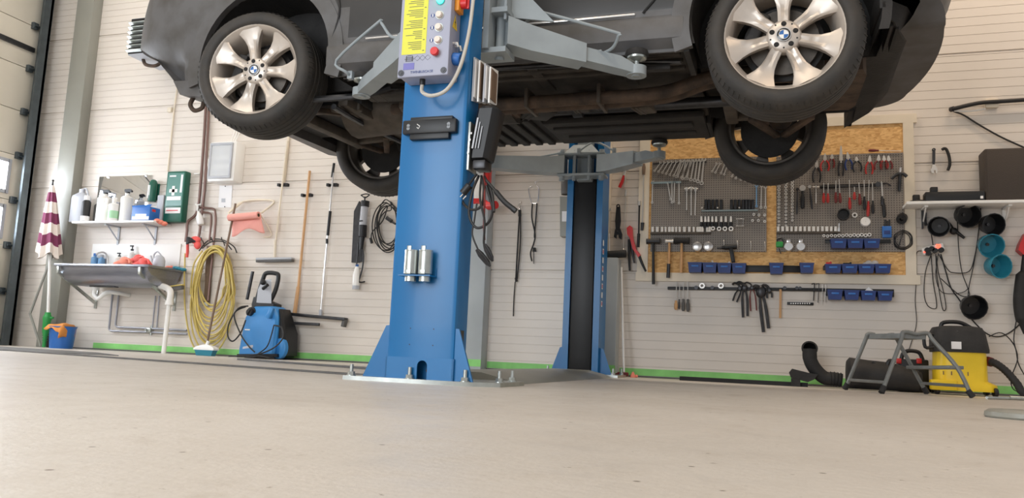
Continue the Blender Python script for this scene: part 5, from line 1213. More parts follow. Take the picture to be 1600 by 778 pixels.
# pressure washer
YW = 6.42
def pw(x, y, Y=YW): return W(x, y, Y)
t = thing('pressure_washer', 'blue and black upright pressure washer on the floor right of the yellow hose', 'pressure washer', V(W(408, 556, YW).x, YW+.08, 0))
def loft(px_rows, yf, yb, bev=0):
    R = []
    for (xa, xb, y, k0, k1) in px_rows:
        a, b = pw(xa, y), pw(xb, y); R.append([V(a.x, yf+k0+.02, a.z), V(a.x+.02, yf+k0, a.z), V(b.x-.02, yf+k0, b.z), V(b.x, yf+k0+.02, b.z), V(b.x-.01, yb-k1, b.z), V(a.x+.01, yb-k1, a.z)])
    return R
m = MB(); m.rings(loft([(373, 428, 557, 0, 0), (374, 430, 545, 0, 0), (378, 433, 515, .015, .0), (381, 432, 495, .03, .02), (388, 428, 482, .05, .03), (392, 424, 478, .07, .05)], YW-.02, YW+.26)); m.build('body', M['washer'], t)
m = MB(); m.rings(loft([(371, 434, 558, 0, 0), (371, 434, 553, 0, 0)], YW-.03, YW+.28)); m.build('base', M['black'], t)
m = MB(); m.rings(loft([(428, 441, 556, .03, 0), (430, 442, 520, .03, 0), (428, 434, 482, .06, .04)], YW, YW+.26)); m.build('side_panel', M['black'], t)
m = MB(); m.rings(loft([(385, 424, 482, .06, .06), (385, 424, 474, .06, .06), (387, 398, 463, .07, .07)], YW, YW+.24)); m.build('lance_holder', M['black'], t)
m = MB(); m.tube(spl([pw(417, 480, YW+.1), pw(430, 455, YW+.10), pw(435, 432, YW+.1), pw(430, 427, YW+.1), pw(416, 427, YW+.1), pw(411, 436, YW+.1), pw(403, 462, YW+.1), pw(398, 478, YW+.1)], 5), .021, 10); m.build('handle', M['black'], t)
m = MB(); m.rings([[pw(400, 478, YW+.06), pw(424, 476, YW+.06), pw(425, 476, YW+.14), pw(401, 478, YW+.14)], [pw(403, 452, YW+.07), pw(424, 446, YW+.07), pw(424, 446, YW+.14), pw(404, 452, YW+.14)], [pw(410, 438, YW+.08), pw(424, 436, YW+.08), pw(424, 436, YW+.13), pw(411, 438, YW+.13)]]); m.build('detergent_tank', M['grey'], t)
m = MB(); p = pw(411, 451, YW+.04); m.cyl(p, p+V(.06, -.02, .035), .017, n=12); m.sph(pw(411, 441, YW+.05), .028, n=12); m.build('spray_gun', M['black'], t)
m = MB(); m.cyl(pw(386, 468, YW+.1), pw(395, 424, YW+.1), .016, n=10); m.build('lance', M['dsteel'], t)
m = MB(); p = pw(392, 488, YW+.02); m.lathe([(0, -.035), (.030, -.035), (.034, -.02), (.036, 0), (.05, .0), (.052, .015), (0, .02)], p, (0, 1, 0), 24); m.box(p+V(0, -.035, 0), (.014, .02, .06), Matrix.Rotation(.5, 3, 'Y'), .004); m.build('switch_knob', M['black'], t)
m = MB(); m.prism([pw(379, 545, YW-.022), pw(395, 543, YW-.022), pw(396, 530, YW-.006), pw(381, 531, YW-.006)], (0, .003, 0)); m.build('label', M['grey'], t)
m = MB(); m.bx(pw(383, 515).x, pw(391, 515).x, YW-.007, YW-.003, pw(385, 516).z, pw(385, 514).z); m.build('brand_strip', M['white'], t)
m = MB(); p = pw(434, 546, YW+.04); p = V(p.x, YW+.03, .105); m.lathe([(.03, 0), (.085, .0), (.10, .012), (.10, .045), (.085, .055), (.03, .055)], p, (.3, 1, 0), 28, True); m.build('wheel', M['washer'], t)
m = MB(); m.beam(pw(419, 497, YW-.02), pw(426, 480, YW-.02), .045, .04, (0, 1, 0), .01); m.build('cable_hook', M['washer'], t)
def wline(pp, r_=.007, nm='hose', mt='cable'):
    m = MB(); m.tube(spl(pp, 6), r_, 7); m.build(nm, M[mt], t)
wline([pw(388, 478, YW-.04), pw(372, 482, YW-.08), pw(358, 505, YW-.08), pw(356, 525, YW-.08), pw(364, 533, YW-.08), pw(376, 520, YW-.08), pw(384, 500, YW-.06)])
wline([pw(384, 479, YW-.05), pw(366, 490, YW-.09), pw(375, 520, YW-.09), pw(388, 540, YW-.10), pw(398, 550, YW-.11)])
wline([pw(428, 508, YW-.04), pw(440, 512, YW-.06), pw(442, 528, YW-.08), pw(425, 545, YW-.1), pw(395, 555, YW-.12), V(pw(370, 560).x, YW-.12, .012)])
for k in range(4):
    x0 = pw(395+6*k, 558).x; wline([V(x0, YW-.12-.02*k, .012), V(x0+.10, YW-.15-.03*k, .012+.006*k), V(x0+.22, YW-.13-.03*k, .014), V(x0+.16, YW-.08, .012)], .006, 'floor_cable')
wline([pw(428, 508, YW-.03), pw(418, 540, YW-.08), V(pw(412, 556).x, YW-.1, .03), V(pw(436, 560).x, YW-.12, .012)], .006, 'mains_cable')
# ================================================================== tool wall
DB = .030                                                        # face of the steel panels in front of the wall
p_bl, p_tr = WP(985, 438), WP(1431, 186)
gx0, gx1 = W(1013, 400).x, W(1412, 300).x
gz0, gz1 = W(1200, 428).z, W(1300, 198).z
t = thing('tool_board', 'tool wall of chipboard and grey perforated panels in a pale wooden frame', 'tool board', V((gx0+gx1)/2, D, gz0-.1))
MB().bx(gx0-.01, gx1+.01, D-.014, D, gz0-.01, gz1+.01).build('backing_board', M['osb'], t)
fw = .10
b = MB(); b.bx(gx0-fw, gx1+fw, D-.026, D, gz0-fw*.72, gz0); b.build('frame_board', M['whitep'], t)
b = MB(); b.bx(gx0-fw, gx1+fw, D-.026, D, gz1, gz1+fw*.7); b.build('frame_board', M['whitep'], t)
b = MB(); b.bx(gx0-fw*.9, gx0, D-.0255, D, gz0, gz1); b.build('frame_board', M['whitep'], t)
b = MB(); b.bx(gx1, gx1+fw*.75, D-.0255, D, gz0, gz1); b.build('frame_board', M['whitep'], t)
def rectpx(mb, xa, ya, xb, yb, d0, d1, bev=0):
    a, b_ = W(xa, ya, D-d0), W(xb, yb, D-d0); mb.bx(min(a.x, b_.x), max(a.x, b_.x), D-d0, D-d1, min(a.z, b_.z), max(a.z, b_.z), bev)
b = MB(); rectpx(b, 1016, 393, 1198, 244, DB, .014); b.build('perforated_panel', M['perf'], t)
b = MB(); rectpx(b, 1213, 393, 1411, 238, DB, .014); b.build('perforated_panel', M['perf'], t)
NB = V(0, -1, 0)
def fr(a, b_):
    u = (b_-a).normalized(); v_ = u.cross(NB); return u, v_
def poly(mb, a, u, v_, pts_, th): mb.prism([a+u*s+v_*q+NB*(th/2) for s, q in pts_], NB*-th)
def TP(x, y, d=.012): return W(x, y, D-DB-d)
def hook(p, r_=.003):                                             # small peg behind a tool, down to the panel
    pass
HK = MB()
def peg(p):
    if HK: HK.cyl(V(p.x, D-DB+.004, p.z), V(p.x, p.y-.012, p.z), .0028, n=6)
# --- tool builders (a = top, b = bottom)
def wrench(a, b_, w_=.011, label='', group=None, mt='steel', ring_top=False):
    u, v_ = fr(a, b_); L = (b_-a).length; m = MB(); h = w_*.42; r_ = w_*.95
    m_pts = [(r_*1.4, -h), (r_*1.4, h), (L-r_*1.2, h), (L-r_*1.2, -h)]; poly(m, a, u, v_, m_pts, .005)
    m.ann(b_-u*r_, NB, r_*.55, r_*1.05, .008, 14)
    jaw = [(-.0, -r_*.95), (r_*.55, -r_*1.25), (r_*1.3, -r_), (r_*1.75, -h), (r_*1.75, h), (r_*1.3, r_), (r_*.55, r_*1.25), (0, r_*.95), (r_*.2, r_*.5), (r_*.95, r_*.45), (r_*.95, -r_*.45), (r_*.2, -r_*.5)]
    poly(m, a, u, v_, jaw, .006)
    peg(a+u*r_*1.2); return tag(m.build('combination_wrench', M[mt]), label, 'wrench', group)
def pliers(a, b_, spread=.05, label='', hmt='tool_red', jaw=.35, group=None, thick=.0065):
    u, v_ = fr(a, b_); L = (b_-a).length; t_ = thing('pliers', label, 'pliers', (b_.x, b_.y, b_.z), group); j = L*jaw
    m = MB(); poly(m, a, u, v_, [(0, -.004), (0, .004), (j*.5, .010), (j, .014), (j*1.25, .008), (j*1.25, -.008), (j, -.014), (j*.5, -.010)], .010); m.cyl(a+u*j+NB*.008, a+u*j-NB*.008, .009, n=12); m.build('jaws', M['steel'], t_)
    for s_ in (-1, 1):
        m = MB(); m.tube(spl([a+u*(j*1.1)+v_*s_*.007, a+u*(j+(L-j)*.35)+v_*s_*(spread*.45), a+u*(j+(L-j)*.7)+v_*s_*(spread*.52), a+u*L+v_*s_*(spread*.4)], 5), thick, 7); m.build('handle', M[hmt], t_)
    peg(a+u*j*.8); return t_
def screwdriver(a, b_, hl=.45, label='', hmt='tool_red', group=None, r_=.011, sr=.0032):
    u, v_ = fr(a, b_); L = (b_-a).length; t_ = thing('screwdriver', label, 'screwdriver', b_, group)
    m = MB(); m.cyl(a, a+u*L*(1-hl)+u*.005, sr, n=8); m.build('shaft', M['steel'], t_)
    s0 = L*(1-hl); l_ = L*hl
    m = MB(); m.lathe([(.004, s0), (r_*.75, s0+l_*.05), (r_*.6, s0+l_*.2), (r_, s0+l_*.4), (r_, s0+l_*.85), (r_*.6, L), (0, L)], a, u, 10); m.build('handle', M[hmt], t_); return t_
def hammer(a, b_, label, hl, head='dsteel', handle='wood', hw=.022, gr=None):
    u, v_ = fr(a, b_); t_ = thing('hammer', label, 'hammer', b_)
    m = MB(); m.cyl(a, b_, .010, .013, n=10); m.build('handle', M[handle], t_)
    m = MB(); m.cyl(a-v_*hl*.5, a+v_*hl*.5, hw*.85, n=14); m.cyl(a-v_*hl*.54, a-v_*hl*.36, hw*1.0, n=14); m.cyl(a+v_*hl*.36, a+v_*hl*.54, hw*1.0, n=14); m.build('head', M[head], t_)
    if gr: m = MB(); m.cyl(lerp(a, b_, .62), b_, .0145, .0155, n=10); m.build('grip', M[gr], t_)
    return t_
def socket(p, ax, r_, L, label, group, mt='bright', r2=None, name='socket'):
    m = MB(); r2 = r2 or r_; m.lathe([(r_*.55, 0), (r_, 0), (r_, L*.5), (r2, L*.58), (r2, L), (r2*.5, L), (r2*.5, L*.6), (r_*.55, L*.4), (r_*.55, 0)], p, ax, 12)
    return tag(m.build(name, M[mt]), label, 'socket', group)
# --- left panel: fanned combination wrenches
i = 0
rowA = [((1033+6.2*k, 253-.5*k), (1022+6.0*k, 268+1.6*k)) for k in range(9)]
for k, (a, b_) in enumerate(rowA): wrench(TP(*a, .012+.004*(k % 2)), TP(*b_, .012+.004*(k % 2)), .010+.0002*k, ORD[k]+' small wrench from the left in the fanned top row of the left panel', 'fanned small wrenches')
rowB = [((1066, 250), (1056, 278)), ((1072, 249), (1066, 281)), ((1079, 249), (1073, 281)), ((1085, 249), (1079, 283)), ((1090, 248), (1085, 284)), ((1095, 248), (1090, 286)), ((1100, 247), (1096, 289))]
for k, (a, b_) in enumerate(rowB): wrench(TP(*a, .012+.004*(k % 2)), TP(*b_, .012+.004*(k % 2)), .013+.0007*k, ORD[k]+' long wrench from the left, middle of the top row, left panel', 'long wrenches in the top row')
rowC = [((1121, 254), (1112, 269)), ((1126, 254), (1117, 271)), ((1133, 255), (1126, 272)), ((1137, 257), (1131, 274)), ((1149, 266), (1143, 277)), ((1154, 268), (1149, 280)), ((1161, 272), (1157, 282)), ((1168, 275), (1164, 284))]
for k, (a, b_) in enumerate(rowC): wrench(TP(*a), TP(*b_), .010, ORD[k]+' short slanted wrench from the left, beside the rear tyre on the left panel', 'short slanted wrenches')
rowD = [((1020, 282), (1019, 318)), ((1043, 284), (1048, 313)), ((1050, 283), (1050, 318)), ((1054, 284), (1053, 317)), ((1061, 283), (1061, 319))]
for k, (a, b_) in enumerate(rowD): wrench(TP(*a), TP(*b_), .010, ORD[k]+' wrench from the left in the second row of the left panel', 'second row of wrenches')
m = MB(); rectpx(m, 1017, 287, 1064, 283, .045, DB); tag(m.build('wrench_rail', M['rail_pale']), 'pale grey rail carrying the second row of wrenches on the left panel', 'tool rail')
m = MB(); rectpx(m, 1020, 256, 1104, 252, .036, DB); tag(m.build('wrench_rail', M['black']), 'dark rail behind the fanned wrenches at the top of the left panel', 'tool rail')
for k, (x, ya, yb) in enumerate(((1073, 293, 328), (1080, 292, 336), (1087, 293, 336))):
    m = MB(); a, b_ = TP(x, ya), TP(x-.8*(k == 2), yb); u, v_ = fr(a, b_); L = (b_-a).length
    m.cyl(a, a+u*.03, .011, n=12); m.cyl(a+u*.03, b_-u*.012, .006, n=10); m.box(b_-u*.006, (.010, .010, .014), None, .001); m.cyl(a+u*.01-v_*.02, a+u*.01+v_*.02, .006, n=8)
    tag(m.build('extension_bar', M['steel']), 'chrome socket extension bar, %s of three on the left panel' % ('left', 'middle', 'right')[k], 'extension bar', 'socket extension bars')
# dark impact sockets on a pale rail
xs = [1103, 1108, 1114, 1120, 1127, 1143, 1149, 1155, 1161, 1166, 1170.5, 1176]
for k, x in enumerate(xs):
    a, b_ = TP(x, 327, .022), TP(x, 312, .022); socket(a, b_-a, .0125, (b_-a).length, ORD[k]+' dark impact socket from the left on the pale rail', 'dark impact sockets', 'dsteel')
m = MB(); rectpx(m, 1096, 330, 1184, 327.2, .07, DB); tag(m.build('socket_rail', M['rail_pale']), 'pale grey rail under the dark impact sockets', 'tool rail')
for k, x in enumerate((1097, 1121, 1155)):
    m = MB(); p = TP(x, 327, .03); m.sph(p+V(0, 0, .012), .008, n=8); tag(m.build('rail_knob', M['steel']), ORD[k]+' bright knob from the left on the impact socket rail', 'knob', 'rail knobs')
wrench(TP(1182, 289, .014), TP(1182, 324, .014), .011, 'light blue wrench at the right edge of the left panel', None, 'lblue')
wrench(TP(1190, 289, .014), TP(1189, 326, .014), .011, 'chrome wrench right of the light blue wrench'); wrench(TP(1196, 291, .02), TP(1196, 326, .02), .012, 'chrome wrench at the right edge of the left panel beside the bare chipboard')
for k, x in enumerate((1096, 1102, 1107, 1113, 1119, 1127, 1134, 1142)):
    a, b_ = TP(x, 347, .018), TP(x, 338, .018); t_ = thing('bit_socket', ORD[k]+' white topped bit socket from the left above the ring sockets', 'socket', TP(x, 353, .018), 'white topped bit sockets')
    m = MB(); m.cyl(a, b_, .0105, .008, n=10); m.build('bit', M['white'], t_); m = MB(); m.cyl(TP(x, 353, .018), a, .0125, n=10); m.build('base', M['black'], t_)
m = MB(); rectpx(m, 1093, 355, 1145, 353, .06, DB); tag(m.build('socket_rail', M['black']), 'black rail under the white topped bit sockets', 'tool rail')
m = MB()
for y in (342, 353): m.tube([TP(1150, y, .02), TP(1163, y, .02), TP(1163, y, .05), TP(1150, y, .05)], .0022, 6, True)
for x in (1152, 1161): m.tube([TP(x, 341, .0), TP(x, 342, .02), TP(x, 353, .02), TP(x, 353, .05)], .0022, 6)
tag(m.build('wire_rack', M['chrome']), 'small empty wire rack on the left panel right of the white sockets', 'wire rack')
for k, (x, y, r_) in enumerate(((1114.5, 358, .017), (1124, 358.5, .018), (1133, 358.5, .019), (1142.5, 358.5, .020))): socket(TP(x, y, .002), NB, r_, .04, ORD[k]+' large ring shaped socket from the left below the white topped sockets', 'large ring sockets')
for k, (x, y) in enumerate(((1178, 336), (1186, 337), (1195, 337), (1176, 345.5), (1185, 345.5), (1195, 347))): socket(TP(x, y, .002), NB, .011, .035, ('left', 'middle', 'right')[k % 3]+' socket of the %s pair row at the right edge of the left panel' % ('upper' if k < 3 else 'lower'), 'six sockets at the panel edge')
for k, x in enumerate((1020, 1027, 1034.6, 1040, 1046, 1051, 1056.5, 1062, 1069.5, 1077, 1084, 1090, 1094, 1097.5, 1105, 1109)):
    r_ = .012+.002*math.sin(k*1.7); a, b_ = TP(x, 362.5, .02), TP(x, 354.5, .02); socket(a, b_-a, r_, (b_-a).length, ORD[k]+' bright socket from the left on the long rail of the left panel', 'bright sockets on the left rail')
m = MB(); rectpx(m, 1016, 366, 1110, 362.8, .06, DB, .001); tag(m.build('socket_rail', M['alu_d']), 'long grey rail under the bright sockets of the left panel', 'tool rail')
# hammers
hammer(TP(1020.5, 377, .03), TP(1021, 444, .03), 'large black hammer hanging at the left edge of the tool wall', .105, 'dsteel', 'black', .024)
hammer(TP(1046, 377, .03), TP(1044, 434, .03), 'hammer with steel head and orange wooden handle, second from the left edge', .06, 'steel', 'wood', .016, 'dsteel')
hammer(TP(1065, 376, .035), TP(1064, 426, .035), 'mallet with black rubber head and pale wooden handle', .115, 'rubber', 'wood', .028)
for k, x in enumerate((1090, 1107)):
    m = MB(); p = TP(x, 386, .0); m.lathe([(.002, .05), (.026, .05), (.038, .045), (.040, .03), (.040, 0), (.002, 0)], p, NB, 22); tag(m.build('filter_cup', M['chrome']), 'shiny steel filter cup below the left socket rail, %s of two' % ('left', 'right')[k], 'filter cup', 'steel filter cups')
# black drill gun
t_ = thing('air_drill', 'black pistol drill hanging on the tool wall right of the hammers', 'drill', TP(1145, 410, .03))
m = MB(); m.cyl(TP(1133, 386.5, .04), TP(1151, 385, .04), .021, n=14); m.cyl(TP(1128, 387, .04), TP(1133, 386.5, .04), .013, .02, n=14); m.build('body', M['black'], t_)
m = MB(); m.beam(TP(1142, 388, .04), TP(1146, 410, .04), .032, .036, (0, 1, 0), .006); m.build('grip', M['black'], t_)
m = MB(); m.cyl(TP(1120, 387.5, .04), TP(1128, 387, .04), .006, .010, n=10); m.build('chuck', M['dsteel'], t_)
for k, (x, y) in enumerate(((1131, 376), (1152, 377), (1173, 378), (1195, 379))):
    m = MB(); m.tube(spl([TP(x, y-1, -.004), TP(x, y, .03), TP(x+.5, y+7, .03), TP(x, y+12, .02)], 4), .0035, 6); tag(m.build('peg_hook', M['steel']), ORD[k]+' empty steel peg hook from the left low on the left panel', 'hook', 'empty peg hooks')
# green clamp, silver cups on the right panel
t_ = thing('spring_clamp', 'green and black clamp at the lower left corner of the right panel', 'clamp', TP(1218, 392, .02))
m = MB(); m.box(TP(1218, 382, .03), (.055, .03, .045), None, .008); m.build('body', M['lgreen'], t_)
m = MB(); m.tube(spl([TP(1214, 385, .03), TP(1215, 374, .03), TP(1221, 372, .03), TP(1224, 378, .03)], 5), .006, 6); m.tube([TP(1217, 388, .03), TP(1220, 396, .03)], .004, 6); m.build('clamp_arm', M['dsteel'], t_)
for k, x in enumerate((1232, 1251)):
    m = MB(); p = TP(x, 386.5, 0); m.lathe([(.002, .055), (.030, .055), (.036, .048), (.036, 0), (.002, 0)], p, NB, 20); m.box(TP(x, 377, .02), (.03, .03, .03), None, .003); tag(m.build('filter_cup', M['chrome']), 'silver filter cup low on the right panel, %s of two beside the green clamp' % ('left', 'right')[k], 'filter cup', 'silver filter cups')
# three vertical strips of ring sockets
for c_, (x, y0, y1) in enumerate(((1217, 286, 352), (1228, 287, 353), (1238, 284, 345))):
    m = MB(); rectpx(m, x-1.2, y1+2, x+1.2, y0-2, .034, DB); tag(m.build('socket_strip', M['dsteel']), 'vertical strip holding ring sockets, %s of three' % ('left', 'middle', 'right')[c_], 'socket strip', 'vertical socket strips')
    n_ = 13
    for k in range(n_):
        y = y0+(y1-y0)*k/(n_-1); socket(TP(x, y, .004), NB, .0125-.0003*k, .024, ORD[k]+' ring socket from the top on the %s vertical strip' % ('left', 'middle', 'right')[c_], 'ring sockets on vertical strips')
# dark tools in the second row of the right panel
for k, (a, b_, mt, r_, lab) in enumerate((((1246, 296), (1245, 335), 'dsteel', .007, 'slim dark bar tool beside the socket strips'), ((1254, 294), (1254, 326), 'black', .016, 'thick black tool hanging beside the slim dark bar'), ((1265, 292), (1269, 327), 'dsteel', .008, 'ratchet with chrome head and dark handle'), ((1275, 292), (1275, 318), 'steel', .006, 'chrome T shaped bar on the right panel'))):
    a, b_ = TP(*a, .02), TP(*b_, .02); u, v_ = fr(a, b_); L = (b_-a).length; m = MB(); m.tube([a, a+u*L*.3, a+u*L*.5, b_-u*.01, b_], [r_*.5, r_*.55, r_, r_, r_*.5], 10)
    t_ = thing('hand_tool', lab, 'tool', b_); m.build('bar', M[mt], t_)
    m = MB(); m.cyl(a-NB*.012, a+NB*.012, r_*1.5, n=12)
    if k == 3: m.cyl(a-v_*.025, a+v_*.025, .006, n=8)
    m.build('tool_head', M['steel'] if k else M['dsteel'], t_); peg(a)
t_ = thing('torque_wrench', 'long black torque wrench lying level behind the screwdrivers', 'torque wrench', TP(1335, 291, .006))
m = MB(); m.cyl(TP(1281, 292, .008), TP(1305, 292, .008), .013, n=12); m.build('grip', M['black'], t_)
m = MB(); m.cyl(TP(1305, 292, .008), TP(1372, 289.5, .008), .008, n=10); m.build('tube', M['dsteel'], t_)
m = MB(); m.cyl(TP(1372, 288, .0), TP(1372, 288, .03), .020, n=16); m.tube(spl([TP(1374, 288, .012), TP(1384, 286, .012), TP(1392, 290, .012)], 5), .006, 8); m.build('ratchet_head', M['dsteel'], t_)
# pliers
PL = [((1276, 250), (1276, 285), .055, 'black', 'long dark pliers left of the red handled ones on the right panel', .3), ((1289, 240), (1289, 267), .06, 'tool_red', 'red handled pliers nearest the rear tyre on the right panel', .35), ((1300, 241), (1299, 262), .04, 'dred', 'small dark red pliers left of the big dark snips', .3), ((1314, 228), (1314, 275), .035, 'dsteel', 'big dark metal snips in the middle of the pliers row', .45), ((1324, 238), (1327, 265), .05, 'bbin', 'dark blue handled pliers right of the big snips', .35), ((1338, 245), (1340, 268), .06, 'black', 'black handled pliers with wide open arms', .25), ((1359, 243), (1358, 272), .05, 'tool_red', 'bright red handled pliers under the red screwdriver', .3), ((1373, 242), (1372, 265), .05, 'dred', 'dark red pliers right of the bright red ones', .35), ((1381, 243), (1382, 263), .05, 'tool_red', 'short red pliers second from the right end of the row', .35), ((1388, 243), (1390, 264), .04, 'dred', 'dark red cutters at the right end of the pliers row', .35)]
for k, (a, b_, s_, h_, lab, jw) in enumerate(PL): pliers(TP(*a, .016+.005*(k % 2)), TP(*b_, .016+.005*(k % 2)), s_, lab, h_, jw)
screwdriver(TP(1408, 236, .012), TP(1357, 235, .012), .32, 'red screwdriver lying level along the top edge of the right panel', 'dred')
SD = [((1287, 286), (1287, 317), 'tool_red', .5, 'red screwdriver, first from the left in its row'), ((1294, 286), (1293.5, 317), 'tool_red', .48, 'red screwdriver, second from the left in its row'), ((1306, 282), (1306, 317), 'dred', .48, 'dark red screwdriver, third from the left in its row'), ((1311, 280), (1313, 317), 'dred', .42, 'dark red screwdriver, fourth from the left in its row'), ((1327, 281), (1328, 327), 'tool_red', .40, 'long red screwdriver reaching lowest in the middle of its row'), ((1335, 292), (1335, 312), 'tool_red', .6, 'stubby red screwdriver in the middle of its row'), ((1342, 285), (1344, 320), 'dred', .5, 'dark screwdriver right of the stubby red one'), ((1350, 281), (1351, 328), 'black', .45, 'long black screwdriver right of the middle of its row'), ((1358, 281), (1356, 338), 'tool_red', .42, 'longest red screwdriver, right of the white disc'), ((1363, 285), (1364, 334), 'black', .42, 'black screwdriver next to the longest red one'), ((1378, 285), (1382, 340), 'black', .55, 'tall black handled driver at the right end of the row'), ((1377, 283), (1379, 322), 'dsteel', .4, 'dark steel punch beside the tall black driver')]
for k, (a, b_, h_, hl, lab) in enumerate(SD): screwdriver(TP(*a, .034+.004*(k % 2)), TP(*b_, .034+.004*(k % 2)), hl, lab, h_, None, .012 if k != 10 else .014)
m = MB(); rectpx(m, 1284, 289, 1385, 286.5, .046, DB); tag(m.build('screwdriver_rail', M['dsteel']), 'thin dark rail the screwdrivers hang from on the right panel', 'tool rail')
m = MB(); m.lathe([(.002, .02), (.035, .02), (.038, .05), (.045, .05), (.045, 0), (.002, 0)], TP(1317.5, 336, 0), NB, 24); tag(m.build('filter_cover', M['black']), 'round black filter cap on the right panel below the screwdrivers', 'filter cover')
socket(TP(1335, 337, 0), NB, .021, .03, 'ring socket between the black cap and the white disc', None, 'steel')
m = MB(); m.lathe([(.002, .03), (.032, .03), (.037, .024), (.037, 0), (.002, 0)], TP(1352, 347, 0), NB, 24); tag(m.build('white_disc', M['white']), 'white round cap on the right panel below the screwdrivers', 'cap')
t_ = thing('bit_case', 'blue plastic case holding dark bits at the right of the right panel', 'bit case', TP(1386, 371, .02))
m = MB(); rectpx(m, 1379, 371, 1393, 353, .06, DB, .003); m.build('case', M['bluep'], t_)
m = MB(); rectpx(m, 1381, 366, 1391, 360, .062, .058, .001); m.build('case_lip', M['bbin'], t_)
m = MB()
for k in range(3): m.cyl(TP(1383+3.5*k, 353, .02), TP(1383+3.5*k, 343+2*(k % 2), .02), .006, n=8)
m.split('bit', M['dsteel'], t_)
t_ = thing('air_gun', 'dark air tool with silver fitting at the upper right of the right panel', 'air tool', TP(1405, 300, .02))
m = MB(); m.tube(spl([TP(1393, 279, .03), TP(1400, 273, .03), TP(1410, 271, .03), TP(1417, 276, .03)], 5), .013, 10); m.cyl(TP(1406, 274, .03), TP(1405, 299, .03), .014, .011, n=10); m.build('body', M['dsteel'], t_)
m = MB(); m.cyl(TP(1406, 273, .03), TP(1406.5, 262, .03), .010, n=10); m.build('fitting', M['chrome'], t_)
m = MB(); m.lathe([(.014, .05), (.038, .05), (.038, 0), (.014, 0), (.014, .05)], TP(1410, 340, .0), V(-.3, -1, -.5), 22); tag(m.build('tape_roll', M['black']), 'roll of black tape on the frame below the small shelf', 'tape roll')
m = MB(); rr = random.Random(8)
for k in range(3): m.tube(spl([WP(1411+15*math.cos(a)*(1-.1*k)+rr.uniform(-1, 1), 375+15*math.sin(a)*(1-.12*k), .035+.006*k) for a in [2*PI*i/12 for i in range(12)]], 3, True), .0035, 6, True)
m.tube(spl([WP(1411, 362, .03), WP(1408, 372, .05), WP(1404, 386, .045)], 4), .004, 6); tag(m.build('wire_loop', M['dsteel']), 'loop of dark wire hung on the right frame board', 'wire')
for k in range(14):
    x = 1216+6.9*k; a, b_ = TP(x, 361.5, .02), TP(x, 354, .02); socket(a, b_-a, .011+.0025*(k % 3)*.5, (b_-a).length, ORD[k]+' bright socket from the left on the rail of the right panel', 'bright sockets on the right rail')
m = MB(); a, b_ = TP(1310.5, 362, .02), TP(1311, 349, .02); m.cyl(a, b_, .007, n=10); m.cyl(a, lerp(a, b_, .4), .011, n=10); tag(m.build('socket_adapter', M['chrome']), 'slender chrome adapter at the right end of the right socket rail', 'adapter')
m = MB(); rectpx(m, 1213, 365, 1313, 362, .06, DB, .001); tag(m.build('socket_rail', M['alu_d']), 'long grey rail under the bright sockets of the right panel', 'tool rail')
for k in range(13): socket(TP(1287+5.9*k, 369-.12*k+.8*(k % 2), .002), NB, .0115+.0003*k, .03, ORD[k]+' ring socket from the left in the row above the blue bins', 'ring sockets above the blue bins')
HK.split('peg', M['steel'], bpy.data.objects['tool_board']); HK = None
# blue bins on black rails
def bin_(xa, xb, ya, yb, d, lab, group):
    a, b_ = W(xa, yb, D-d), W(xb, ya, D-d); t_ = thing('storage_bin', lab, 'storage bin', V((a.x+b_.x)/2, D-d/2, a.z), group); dy = .10
    wx = b_.x-a.x-.002; m = MB(); c = V((a.x+b_.x)/2, D-d-.055, a.z); m.tray(c, wx, dy, b_.z-a.z-.006, .86, .003, .003); m.build('bin_body', M['bbin'], t_)
    m = MB(); m.box(c+V(0, -dy/2-.001, (b_.z-a.z)*.62), (wx*.5, .004, .014), None, .001); m.build('label_lip', M['bluep'], t_)
    return t_, c, wx, b_.z-a.z
def brail(xa, xb, ya, yb, d0, lab):
    m = MB(); rectpx(m, xa, yb, xb, ya, d0+.012, d0, .002); tag(m.build('bin_rail', M['black']), lab, 'bin rail')
brail(1289, 1392, 374, 380, DB, 'black rail carrying the three blue bins on the right panel')
for k in range(3): bin_(1296.5+25.5*k, 1321.5+25.5*k, 376, 390, DB+.012, ('left', 'middle', 'right')[k]+' blue bin of three on the right panel', 'blue bins on the right panel')
brail(1076, 1262, 415, 424, .014, 'long black rail carrying blue bins below the perforated panels')
lb = ['leftmost', 'second', 'third', 'rightmost']
bins4 = []
for k in range(4): bins4.append(bin_(1076.5+22.6*k, 1098.5+22.6*k, 412+.5*k, 427+.4*k, .026, lb[k]+' blue bin of the four below the left panel', 'blue bins below the left panel'))
s1 = bin_(1202, 1224, 413, 429.5, .026, 'single blue bin below the gap between the two panels', 'single blue bins'); s2 = bin_(1249, 1271, 413, 428, .026, 'single blue bin right of the gap bin, with a ring inside', 'single blue bins')
brail(1286, 1391, 416, 422, .014, 'short black rail carrying four blue bins below the right panel')
b5 = [bin_(1288+25.5*k, 1313+25.5*k, 415, 428, .026, lb[k]+' blue bin of the four below the right panel', 'blue bins below the right panel') for k in range(4)]
brail(1290, 1397, 452, 462, .0, 'black rail on the bare wall carrying the lowest four bins')
b6 = [bin_(1292+25.7*k, 1315+25.7*k, 454.5+.8*k, 469+.5*k, .012, lb[k]+' blue bin of the lowest row on the bare wall', 'lowest row of blue bins') for k in range(4)]
